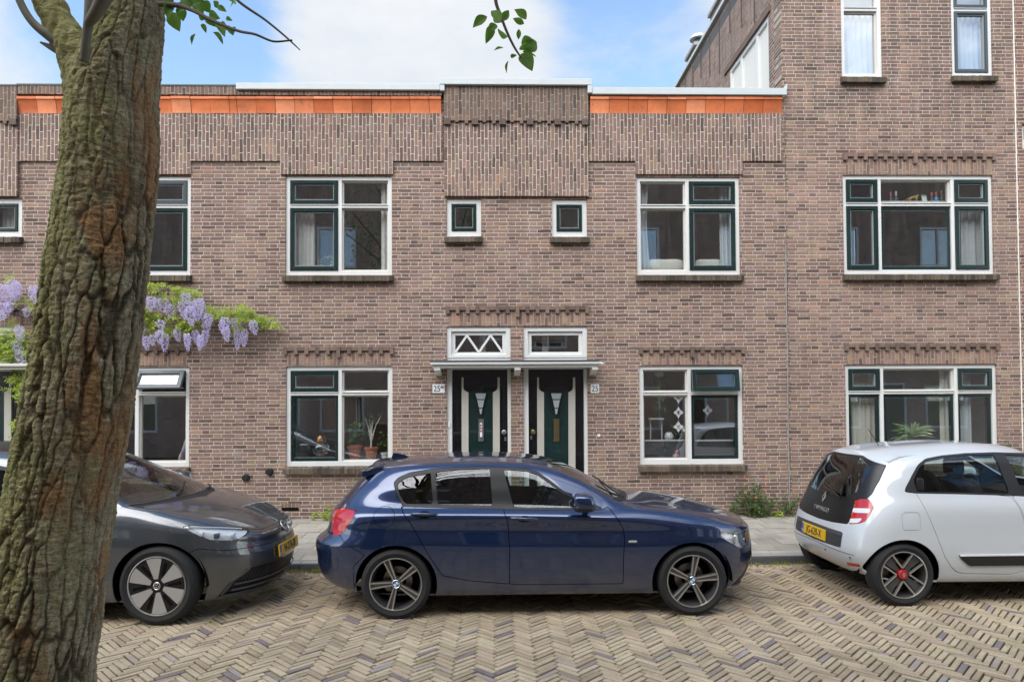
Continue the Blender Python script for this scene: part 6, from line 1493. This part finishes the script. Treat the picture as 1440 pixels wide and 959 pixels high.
def wisteria():
    p0 = at_Y(60, 560, -.10); e = empty('wisteria', (p0.x, -.1, GZ), 'wisteria with lilac flower clusters trained along the brick wall', 'climbing plant')
    A = lambda x, y: (180+x/6.545, 380+y/6.545); B = lambda x, y: (x/3.425, 380+y/3.425); r = random.Random(8)
    fl = [A(*t[:2])+(t[2]/6.545, t[3]/6.545) for t in [(150, 245, 95, 75), (210, 245, 120, 85), (330, 262, 115, 95), (385, 325, 105, 95), (490, 290, 150, 62), (530, 215, 90, 85), (575, 335, 160, 85), (650, 262, 185, 95), (692, 330, 120, 65), (140, 505, 95, 52), (160, 608, 120, 55), (222, 598, 85, 52), (292, 555, 110, 72), (342, 588, 145, 62), (300, 462, 75, 72), (452, 535, 110, 62), (545, 585, 140, 58), (622, 555, 130, 62), (666, 598, 125, 58), (712, 555, 130, 62), (742, 405, 95, 82), (724, 475, 90, 82), (892, 435, 110, 72), (898, 525, 120, 66), (1000, 445, 105, 105), (1006, 555, 160, 58), (1072, 545, 145, 58), (1150, 465, 115, 72), (260, 265, 90, 80), (600, 290, 120, 80), (110, 560, 90, 50), (860, 470, 110, 50)]]
    fl += [B(*t[:2])+(t[2]/3.425, t[3]/3.425) for t in [(10, 70, 95, 50), (60, 50, 80, 50), (80, 60, 75, 40), (40, 80, 70, 45), (160, 80, 75, 45), (185, 75, 90, 50), (205, 90, 75, 40), (20, 160, 70, 60), (45, 155, 45, 40), (95, 270, 60, 40), (80, 340, 60, 40), (100, 390, 60, 50), (5, 190, 50, 40), (-40, 80, 90, 60), (-70, 150, 90, 60), (130, 180, 40, 35)]]
    for (x, y, L, w) in fl:
        Y = -.17-r.random()*.16; top = at_Y(x, y, Y); Lm = L/91*1.05; wm = w/91*.56; b = MB(); nrow = max(6, int(Lm/.0095)); sw = r.uniform(-.15, .25)
        for i in range(nrow):
            t = i/(nrow-1); rad = wm*(.55+.5*math.sin(min(1, t*1.6+.15)*math.pi*.62))*(1-t**3*.75); c = top+Vector((sw*Lm*t*t, 0, -Lm*t)); k = max(4, int(12*(1-t*.5)))
            for j in range(k):
                a = r.uniform(0, 2*math.pi); o = Vector((math.cos(a), math.sin(a), r.uniform(-.5, .3))); p = c+Vector((o.x*rad, o.y*rad*.8, o.z*.012))*r.uniform(.6, 1.05)
                d = (o+rv(r, .3)+Vector((0, -.2, -.2))).normalized(); s_ = d.orthogonal().normalized()*.0115; u = d.cross(s_)
                b.add([p-s_, p+u*.9, p+s_, p-u*.7+d*.009], [(0, 1, 2), (0, 2, 3)])
        b.build('flower_cluster', M['lilac'], e)
    lv = [A(*t[:2])+(t[2]/6.545, t[3]) for t in [(150, 145, 26, 8), (220, 135, 28, 8), (290, 140, 22, 6), (140, 180, 20, 6), (480, 170, 45, 14), (600, 205, 30, 8), (540, 190, 35, 8), (150, 400, 55, 34), (170, 450, 60, 30), (130, 350, 30, 12), (430, 250, 40, 10), (300, 250, 40, 8), (340, 520, 50, 16), (210, 530, 40, 9), (520, 520, 45, 16), (570, 510, 35, 10), (470, 480, 50, 10), (740, 340, 45, 10), (800, 370, 55, 12), (860, 400, 45, 10), (940, 385, 60, 16), (1010, 390, 60, 14), (1060, 330, 28, 6), (1080, 420, 50, 16), (1160, 420, 60, 22), (1230, 450, 50, 14), (1300, 470, 45, 10), (1350, 485, 18, 5), (540, 300, 50, 10), (1000, 530, 60, 8), (690, 480, 50, 7), (270, 400, 40, 7), (380, 430, 50, 8)]]
    lv += [B(*t[:2])+(t[2]/3.425, t[3]) for t in [(20, 370, 45, 40), (60, 400, 45, 30), (10, 410, 30, 26), (110, 340, 45, 22), (90, 310, 25, 8), (130, 470, 55, 30), (170, 440, 50, 26), (150, 540, 55, 34), (130, 590, 60, 30), (160, 620, 50, 22), (100, 520, 40, 14), (200, 400, 40, 18), (40, 300, 40, 14), (160, 380, 40, 16), (230, 190, 25, 12), (40, 40, 35, 7), (130, 160, 25, 6), (70, 240, 25, 5), (60, 735, 35, 5), (150, 700, 35, 12), (180, 500, 40, 18), (-30, 380, 60, 40), (-60, 330, 60, 26), (225, 30, 20, 7), (190, 160, 25, 7)]]
    b = MB()
    for (x, y, w, n) in lv:
        for _ in range(int(n*.8+1)):
            Y = -.07-r.random()*.15; c = at_Y(x+r.gauss(0, w*.42), y+r.gauss(0, w*.36), Y); d = Vector((r.gauss(0, 1), -.35+r.gauss(0, .4), r.gauss(-.35, .5))).normalized(); L = r.uniform(.09, .17); s_ = d.cross(Vector((0, -1, .6))).normalized()
            nl = 5
            for i in range(nl):
                t = (i+.6)/nl; p = c+d*(L*t)+Vector((0, 0, -.10*L*t*t*2))
                for sg in (-1, 1): leaf(b, p, s_*sg+d*.45+rv(r, .12), Vector((0, -.6, 1))+rv(r, .25), r.uniform(.035, .052), .018, .2, .2)
            leaf(b, c+d*L, d, Vector((0, -.6, 1)), .05, .019)
    b.build('foliage', M['vine'], e, smooth=60)
    st = MB()
    def vine(pts, r0, r1): st.tube([at_Y(x, y, -.05-.03*math.sin(i*1.7)) for i, (x, y) in enumerate(pts)], [r0+(r1-r0)*i/(len(pts)-1) for i in range(len(pts))], 7)
    vine([(58, 726), (56, 660), (60, 600), (55, 540), (56, 500), (52, 470), (46, 452), (36, 440), (22, 432), (0, 428), (-30, 425)], .028, .010); vine([(52, 470), (44, 455), (30, 442), (18, 440), (8, 436)], .012, .006); vine([(54, 480), (58, 455), (60, 438), (66, 432), (90, 430), (130, 436), (170, 440), (200, 444), (240, 448), (280, 450), (310, 449), (340, 452), (370, 454)], .018, .006)
    vine([(180, 440), (196, 420), (215, 410), (240, 405), (270, 412)], .008, .004); vine([(200, 444), (206, 470), (230, 462), (262, 462), (290, 455)], .008, .004); vine([(44, 455), (36, 436), (22, 428), (8, 434)], .008, .004); st.build('stem', M['stem'], e, smooth=60)
wisteria()
def wall_plant(px, py, rpx, label, n=160, name='wall_shrub', cat='shrub', ground=727, flower=None, mat='weed', Lf=.045, tall=1.0):
    Y = -.14; c = at_Y(px, py, Y); R0 = rpx/93; g0 = at_Y(px, ground, Y); r = random.Random(int(px*3+py)); gz = slopez(c.x, Y)
    e = empty(name, (c.x, Y, gz), label, cat, 'weeds and shrubs along the foot of the wall'); b = MB(); st = MB()
    ns = max(3, int(n/18))
    for i in range(ns):
        a = r.uniform(0, 6.28); top = Vector((c.x+R0*.85*r.uniform(-1, 1), Y+.12*math.sin(a), c.z+R0*tall*r.uniform(-.6, 1))); p0 = Vector((c.x+R0*.3*r.uniform(-1, 1), Y+r.uniform(-.05, .08), gz-.01)); mid = p0.lerp(top, .55)+Vector((0, 0, .03)); path = [p0, mid, top]; st.tube(path, [.004, .003, .0015], 5)
        for k in range(int(n/ns)):
            t = r.uniform(.15, 1.05); p = (p0.lerp(mid, t*2) if t < .5 else mid.lerp(top, t*2-1))+rv(r, .020); leaf(b, p, rv(r)+Vector((0, -.5, .3)), Vector((0, -.6, 1))+rv(r, .4), Lf*r.uniform(.6, 1.3), Lf*.5, .3, .2)
    st.build('stem', M['stem'], e); b.build('foliage', M[mat], e, smooth=60)
    if flower:
        for i in range(flower[1]):
            p = Vector((c.x+R0*.8*r.uniform(-1, 1), Y-.10-r.random()*.05, c.z+R0*r.uniform(-.3, 1))); f = MB()
            for q in range(5): a = q*1.256; leaf(f, p, Vector((math.cos(a), -.5, math.sin(a))), Vector((0, -1, 0)), .020, .010)
            f.build('flower', M[flower[0]], e)
    return e
wall_plant(1056, 694, 24, 'tallest green shrub with small orange flowers by the wall, next to the blue bonnet', 420, flower=('orange_petal', 9), tall=.95)
wall_plant(1080, 697, 13, 'loose pale shrub just right of the orange flowered one', 110, tall=1.1)
wall_plant(1103, 710, 21, 'low green shrub in front of the joint between the houses', 200)
wall_plant(1129, 709, 15, 'shrub with a yellow flower beside the white tailgate', 190, flower=('yellow_petal', 2))
wall_plant(1070, 719, 24, 'ground hugging green weed below the shrubs', 190, name='wall_weed', cat='weed', tall=.5)
wall_plant(1090, 726, 12, 'pale straggly weed on the paving edge below the shrubs', 90, name='wall_weed', cat='weed', tall=.4, mat='vine')
wall_plant(1036, 711, 10, 'weed at the wall just above the blue bonnet', 80, name='wall_weed', cat='weed')
wall_plant(460, 722, 9, 'bright green weed at the wall left of the red tail light', 90, name='wall_weed', cat='weed', mat='vine', Lf=.05)
wall_plant(440, 724, 5, 'tiny yellowish weed at the wall beside the larger bright one', 26, name='wall_weed', cat='weed', mat='vine', tall=.7)
wall_plant(1424, 650, 22, 'shrub by the wall showing above the white car roof at the right edge', 420, mat='weed', tall=1.2)
# litter in the gutter and tufts in the joints
r = random.Random(31); b = MB()
for i in range(520):
    x = r.choice([r.gauss(-2.35, .35), r.gauss(3.1, .7), r.uniform(-6, 7)]); y = kerbY(x)-abs(r.gauss(0, .14))-.03; leaf(b, Vector((x, y, .004+r.random()*.012)), Vector((r.gauss(0, 1), r.gauss(0, 1), .15)), Vector((r.gauss(0, .3), 0, 1)), r.uniform(.015, .05), r.uniform(.008, .022))
for i in range(160):
    x = r.uniform(-5, 6); y = -abs(r.gauss(0, .12))-.02; leaf(b, Vector((x, y, slopez(x, y)+.006)), Vector((r.gauss(0, 1), r.gauss(0, 1), .1)), Vector((0, 0, 1)), r.uniform(.012, .035), r.uniform(.008, .018))
tag(b.build('leaf_litter', M['litter'], None), 'dry brown leaf litter along the gutter', 'leaf litter', kind='stuff')
b = MB(); r = random.Random(32); n_ = 0
while n_ < 1900:
    x, y = r.uniform(-6, 7), r.uniform(-8.2, -2.6)
    if nz.noise(Vector((x*.9, y*.9, 3))) < -.02: continue
    n_ += 1
    for k in range(r.randint(3, 7)):
        p = Vector((x+r.gauss(0, .012), y+r.gauss(0, .012), -.004)); leaf(b, p, Vector((r.gauss(0, 1), r.gauss(0, 1), r.uniform(.2, .8))), Vector((r.gauss(0, .3), r.gauss(0, .3), 1)), r.uniform(.010, .026), r.uniform(.004, .008))
for i in range(70):
    x = r.choice([r.gauss(3.2, .5), r.gauss(-2.2, .4), r.uniform(-4, 6)]); y = kerbY(x)-.03-abs(r.gauss(0, .03))
    for k in range(12): leaf(b, Vector((x+r.gauss(0, .03), y+r.gauss(0, .01), 0)), Vector((r.gauss(0, .7), r.gauss(-.2, .7), 1)), Vector((r.gauss(0, .5), -1, .4)), r.uniform(.02, .05), .006)
tag(b.build('grass_tufts', M['vine'], None), 'small green tufts growing in the street joints', 'grass', kind='stuff')
# ------------------------------------------------------------------ things behind the panes
def curtain(px0, py0, px1, py1, label, Y=.24, mat='curtain', folds=5, group='curtains behind the panes', gather=0):
    cx = (px0+px1)/2; a, b = at_Y(px0, (py0+py1)/2, Y), at_Y(px1, (py0+py1)/2, Y); zt, zb = at_Y(cx, py0, Y).z, at_Y(cx, py1, Y).z; rows = []; n = folds*10
    for i in range(13):
        t = i/12; z = zt+(zb-zt)*t; g_ = 1-gather*math.sin(math.pi*min(1, t*1.1))*.5; rows.append([(a.x+(b.x-a.x)*(k/n)*g_, Y+.035*math.sin(2*math.pi*folds*k/n+.5*math.sin(t*3))*(.6+.4*t), z) for k in range(n+1)])
    o = MB().grid(rows).build('curtain', M[mat], None, smooth=180); return tag(o, label, 'curtain', group)
curtain(410, 296, 443, 383, 'white curtain in the left half of the upper window above the potted plants')
curtain(536, 250, 550, 383, 'narrow pale curtain at the right edge of the upper window above the potted plants', folds=2)
curtain(899, 252, 913, 382, 'white curtain at the left edge of the window with cream cushions', folds=2, mat='sheer', gather=.4); curtain(1012, 252, 1034, 382, 'white curtain at the right side of the window with cream cushions', folds=4, mat='sheer')
curtain(1194, 517, 1232, 650, 'beige curtain in the left light of the window above the white car', mat='cushion', folds=5); curtain(1322, 517, 1334, 650, 'slim curtain at the right side of the middle light above the white car', mat='cushion', folds=2)
curtain(1350, 517, 1366, 650, 'white curtain in the right light of the window above the white car', folds=2, mat='sheer'); curtain(1352, 292, 1392, 380, 'pale curtain in the right light of the window with the bottles', folds=4, mat='sheer')
curtain(1186, 18, 1236, 106, 'sheer curtain in the top floor window with fixed panes', mat='sheer', folds=6, Y=.19); curtain(1345, 18, 1390, 106, 'sheer curtain in the top floor window with grey casements', mat='sheer', folds=6, Y=.19); curtain(2, 284, 27, 330, 'lilac grey curtain in the small window at the far left', folds=4, mat='curtain')
def thing_at(px, py, Y, name, label, cat, group=None):
    p = at_Y(px, py, Y); return empty(name, tuple(p), label, cat, group), p
def pot(p, r, h, mat, e, name='pot'):
    MB().lathe([(.001, .0), (r*.72, 0), (r*.95, h*.8), (r*1.05, h*.8), (r*1.08, h), (r*.95, h), (r*.9, h*.9), (.001, h*.9)], lambda a, b, q: (p.x+a, p.y+b, p.z+q), 24).build(name, M[mat], e, smooth=40)
# potted plants
e, p = thing_at(499, 645, .30, 'potted_plant', 'leafy green plant in the large terracotta pot, left of the bare stemmed one', 'potted plant', 'potted plants on the window board'); pot(p, .11, .22, 'terracotta', e); r = random.Random(1); b = MB()
for i in range(46): q = p+Vector((r.gauss(0, .09), r.gauss(0, .06), .30+r.random()*.28)); leaf(b, q, rv(r)+Vector((0, -.6, -.2)), Vector((0, -1, .6))+rv(r, .3), r.uniform(.06, .10), .075, .2, .2)
b.build('foliage', M['houseplant'], e, smooth=60); st = MB(); [st.tube([p+Vector((0, 0, .18)), p+Vector((r.gauss(0, .05), 0, .36)), p+Vector((r.gauss(0, .1), 0, .5))], .004, 5) for _ in range(7)]; st.build('stem', M['weed'], e)
e, p = thing_at(522, 644, .27, 'potted_plant', 'bare stemmed branching plant in the smaller terracotta pot', 'potted plant', 'potted plants on the window board'); pot(p, .105, .175, 'terracotta', e); st = MB(); top = p+Vector((0, 0, .40)); st.tube([p+Vector((0, 0, .15)), top], [.016, .012], 8); b = MB()
for k in range(8):
    t2 = top+Vector((r.uniform(-.16, .16), r.uniform(-.05, .05), r.uniform(.12, .28))); st.tube([top-Vector((0, 0, .05+.02*k)), top.lerp(t2, .5)+Vector((0, 0, -.01)), t2], [.008, .006, .003], 6)
    for j in range(5): leaf(b, t2, rv(r)+Vector((0, -.3, .3)), Vector((0, -1, .5)), r.uniform(.05, .09), .018)
st.build('stem', M['cushion'], e, smooth=60); b.build('foliage', M['houseplant'], e)
e, p = thing_at(542, 646, .28, 'potted_plant', 'little plant in a white pot at the right end of the window board', 'potted plant', 'potted plants on the window board'); pot(p, .075, .11, 'enamel', e); b = MB()
for i in range(18): q = p+Vector((r.gauss(0, .05), r.gauss(0, .03), .2+r.random()*.22)); leaf(b, q, rv(r)+Vector((0, -.4, .2)), Vector((0, -1, .6)), r.uniform(.05, .08), .045)
b.build('foliage', M['houseplant'], e); MB().tube([p+Vector((0, 0, .09)), p+Vector((.01, 0, .34))], .004, 6).build('stem', M['weed'], e)
e, p = thing_at(451, 643, .26, 'lantern', 'round glass lantern with a copper top on the window board', 'lantern'); fn = lambda a, b_, q: (p.x+a, p.y+b_, p.z+q)
MB().lathe([(.06, .0), (.075, .01), (.05, .03), (.11, .07), (.13, .13), (.115, .19), (.07, .235), (.055, .24)], fn, 28).build('globe', M['clearglass'], e, smooth=50); MB().lathe([(.055, .235), (.075, .245), (.072, .30), (.05, .345), (.02, .36), (.001, .36)], fn, 24).build('top', M['copper'], e, smooth=40); MB().lathe([(.001, .02), (.05, .02), (.05, .09), (.001, .09)], fn, 16).build('candle', M['copper'], e)
# upper window: wreath and bell
p = at_Y(459, 371, .26); e = empty('wreath', (p.x, p.y, p.z-.13), 'round leaf wreath standing inside the upper window', 'wreath'); ring = [p+Vector((math.cos(k*.2618), 0, math.sin(k*.2618)))*.105 for k in range(25)]; MB().tube(ring, .008, 6, cap=False).build('ring', M['stem'], e); b = MB()
for k in range(52): a = r.uniform(0, 6.28); q = p+Vector((math.cos(a), 0, math.sin(a)))*r.uniform(.085, .13); leaf(b, q, rv(r), Vector((0, -1, 0))+rv(r, .4), r.uniform(.035, .055), .026)
b.build('foliage', M['variegated'], e)
e, p = thing_at(444, 380, .24, 'bell', 'cream bell shaped ornament beside the wreath', 'ornament'); MB().lathe([(.045, 0), (.035, .02), (.015, .05), (.012, .07), (.001, .075)], lambda a, b_, q: (p.x+a, p.y+b_, p.z+q), 18).build('body', M['cushion'], e, smooth=50); MB().lathe([(.001, .09), (.010, .08), (.001, .07)], lambda a, b_, q: (p.x+a, p.y+b_, p.z+q), 10).build('knob', M['brass'], e)
# cushions
for (x0, x1, lab) in ((909, 961, 'cream cushion in the left half of the upper right window'), (978, 1015, 'cream cushion in the right half of the upper right window')):
    a, b_ = at_Y(x0, 373, .34), at_Y(x1, 373, .34); zb = at_Y(x0, 382, .34).z; zt = at_Y(x0, 366, .34).z; W2 = (b_.x-a.x)/2; m = superell(((a.x+b_.x)/2, .34, (zb+zt)/2), (W2, .07, (zt-zb)/2+.01), .7, 32, 14, fn=lambda v: Vector((v.x, v.y, v.z+.03*abs((v.x-(a.x+b_.x)/2)/W2)**2*(1 if v.z > (zb+zt)/2 else 0)))); tag(m.build('cushion', M['cushion'], None, smooth=180), lab, 'cushion', 'cushions in the upper window')
# right ground floor window
def sticker(px, py, s, label):
    p = at_Y(px, py, .092); o = MB(); n = 24
    def arc(cx, cz, rad, w=.004): o.add([(p.x+cx+(rad+k)*math.cos(6.2832*i/n), .091, p.z+cz+(rad+k)*math.sin(6.2832*i/n)) for k in (-w, w) for i in range(n)], [(i, (i+1) % n, n+(i+1) % n, n+i) for i in range(n)])
    arc(0, 0, .045*s)
    for a in (0, 1.5708, 3.1416, 4.7124): arc(math.cos(a)*.045*s, math.sin(a)*.045*s, .022*s, .003); o.box(p.x+math.cos(a)*.04*s-.0025-abs(math.cos(a))*.03*s, p.x+math.cos(a)*.04*s+.0025+abs(math.cos(a))*.03*s, .0905, .0915, p.z+math.sin(a)*.07*s-.0025-abs(math.sin(a))*.025*s, p.z+math.sin(a)*.07*s+.0025+abs(math.sin(a))*.025*s)
    return tag(o.build('window_sticker', M['enamel'], None), label, 'window sticker', 'white snowflake stickers on the panes')
sticker(954, 559, 1, 'white snowflake sticker, topmost in the left pane'); sticker(954, 580, 1, 'white snowflake sticker in the middle of the left pane'); sticker(954, 600, 1, 'white snowflake sticker, lowest in the left pane'); sticker(995, 577, 1, 'white snowflake sticker on the right pane')
for (x0, x1, lab) in ((904.5, 966, 'dark panel behind the lower left pane'), (977.5, 1031, 'dark panel behind the lower right pane')):
    a, b_ = at_Y(x0, 630, .17), at_Y(x1, 630, .17); e = empty('window_screen', (a.x, .17, at_Y(x0, 641, .17).z), lab, 'screen', 'screens behind the lower panes'); MB().box(a.x, b_.x, .17, .18, at_Y(x0, 643, .17).z, at_Y(x0, 620.5, .17).z).build('panel', M['grey_plastic'], e); MB().box(a.x, b_.x, .16, .185, at_Y(x0, 620.4, .17).z, at_Y(x0, 618.2, .17).z).build('rail', M['white'], e)
e, p = thing_at(927, 535, .40, 'hanging_plant', 'trailing plant hanging inside the left pane of the window with stickers', 'hanging plant'); b = MB()
for i in range(70): q = p+Vector((r.gauss(0, .07), r.gauss(0, .05), r.uniform(-.5, .1))); leaf(b, q, rv(r)+Vector((0, -.3, -1)), Vector((0, -1, .4)), r.uniform(.05, .09), .022)
b.build('foliage', M['vine'], e); MB().lathe([(.001, .05), (.06, .06), (.09, .13), (.08, .13), (.001, .10)], lambda a, b_, q: (p.x+a, p.y+b_, p.z+q), 18).build('pot', M['enamel'], e, smooth=40)
e, p = thing_at(941, 620, .30, 'vase', 'round white vase with a yellow flower behind the left pane', 'vase'); MB().lathe([(.04, 0), (.07, .03), (.075, .08), (.05, .13), (.04, .14)], lambda a, b_, q: (p.x+a, p.y+b_, p.z+q), 20).build('body', M['enamel'], e, smooth=50); b = MB(); q = p+Vector((.13, 0, .26)); [leaf(b, q, Vector((math.cos(k*.9), -.5, math.sin(k*.9))), Vector((0, -1, 0)), .035, .02) for k in range(7)]; b.build('flower', M['yellow_petal'], e); MB().tube([p+Vector((0, 0, .12)), p+Vector((.06, 0, .22)), q], .004, 5).build('stem', M['weed'], e); b = MB(); [leaf(b, p+Vector((.10+r.gauss(0, .05), r.gauss(0, .03), .2+r.gauss(0, .05))), rv(r), Vector((0, -1, .3)), .06, .03) for _ in range(16)]; b.build('foliage', M['houseplant'], e)
a = at_Y(915, 589, .35); e = empty('side_table', (a.x, .35, a.z-.35), 'white shelf with thin legs behind the left pane of the window with stickers', 'side table'); MB().box(a.x-.02, a.x+.20, .28, .45, a.z-.01, a.z+.015).build('top', M['white'], e); [MB().box(a.x+q, a.x+q+.02, .36, .38, a.z-.40, a.z-.01).build('leg', M['white'], e) for q in (-.01, .17)]
# bottles, figurine and card on the transom of the tall house
tr = at_Y(1290, 284.5, .21); tb = MB(); tb.box(PX(1243, 285), PX(1338, 285), .145, .30, tr.z-.03, tr.z); e = empty('shelf', (tr.x, .2, tr.z-.03), 'narrow shelf with bottles behind the middle bar of the upper window', 'shelf'); tb.build('board', M['white'], e)
for px, h, c, lab in ((1252.5, .155, 'pink', 'pink topped bottle at the left end of the shelf'), (1260, .175, 'enamel', 'white topped bottle beside the left pink one'), (1310, .155, 'pink', 'pink topped bottle right of the card'), (1316.5, .165, 'terracotta', 'orange topped bottle between pink and gold ones'), (1324, .180, 'gold', 'gold topped bottle at the right end of the shelf')):
    p = at_Y(px, 284, .2); p.z = tr.z; e = empty('bottle', tuple(p), lab, 'bottle', 'small bottles on the window shelf'); f = lambda a, b_, q: (p.x+a, p.y+b_, p.z+q*h)
    MB().lathe([(.001, 0), (.032, 0), (.034, .25), (.026, .42), (.013, .55)], f, 16).build('body', M['emblem_blue' if c == 'terracotta' else 'greysash'], e, smooth=50); MB().lathe([(.0135, .54), (.014, .70), (.017, .72), (.017, .98), (.001, 1)], f, 14).build('top', M[c], e, smooth=40)
p = at_Y(1284, 284, .2); p.z = tr.z; e = MB()
# small golden cat figurine: one continuous skin
me = bpy.data.meshes.new('cat_figurine'); V = [(0, 0, .075), (.05, 0, .085), (.075, 0, .105), (.095, 0, .112), (-.05, 0, .062), (-.09, 0, .045), (-.125, 0, .025), (-.15, 0, .03), (.05, .012, .045), (.055, .012, .004), (.05, -.012, .045), (.075, -.012, .004), (-.05, .012, .035), (-.065, .012, .004), (-.05, -.012, .035), (-.035, -.012, .004)]
Ed = [(0, 1), (1, 2), (2, 3), (0, 4), (4, 5), (5, 6), (6, 7), (1, 8), (8, 9), (1, 10), (10, 11), (4, 12), (12, 13), (4, 14), (14, 15)]; me.from_pydata([(p.x+x, p.y+y, p.z+z) for x, y, z in V], Ed, []); o = bpy.data.objects.new('cat_figurine', me); COL.objects.link(o); sk = o.modifiers.new('skin', 'SKIN'); me.skin_vertices.new() if not me.skin_vertices else None
for i, q in enumerate(me.skin_vertices[0].data): q.radius = ((.020, .020, .014, .016, .019, .006, .004, .003)+(.009, .006)*4)[i] * 1.0, ((.020, .020, .014, .016, .019, .006, .004, .003)+(.009, .006)*4)[i]
me.skin_vertices[0].data[0].use_root = True; sb = o.modifiers.new('sub', 'SUBSURF'); sb.levels = sb.render_levels = 1; me.materials.append(M['gold']); tag(o, 'golden walking cat figurine on the window shelf', 'figurine')
p = at_Y(1300.5, 284, .2); Mx = Matrix.Translation((p.x, .2, tr.z)) @ Matrix.Rotation(R(-12), 4, 'X'); e = empty('picture_card', (p.x, .2, tr.z), 'pale green card leaning on the window shelf', 'card'); m = MB(); m.box(-.045, .045, 0, .004, 0, .125, Mx); m.build('card', M['variegated'], e); m = MB(); m.box(-.034, .034, -.002, -.0005, .016, .10, Mx); m.build('print', M['enamel'], e)
# striped house plant above the white car
e, p = thing_at(1284, 632, .26, 'potted_plant', 'plant with striped pale green leaves above the white car roof', 'potted plant'); pot(p, .10, .16, 'enamel', e); b = MB()
for i in range(44):
    a = r.uniform(0, 6.283); d = Vector((math.cos(a), math.sin(a)*.45-.1, r.uniform(.15, 1.2))).normalized(); leaf(b, p+Vector((0, 0, .16+r.random()*.08)), d, Vector((0, -.3, 1)), r.uniform(.27, .40), r.uniform(.055, .08), .2, .30)
b.build('foliage', M['variegated'], e, smooth=60)
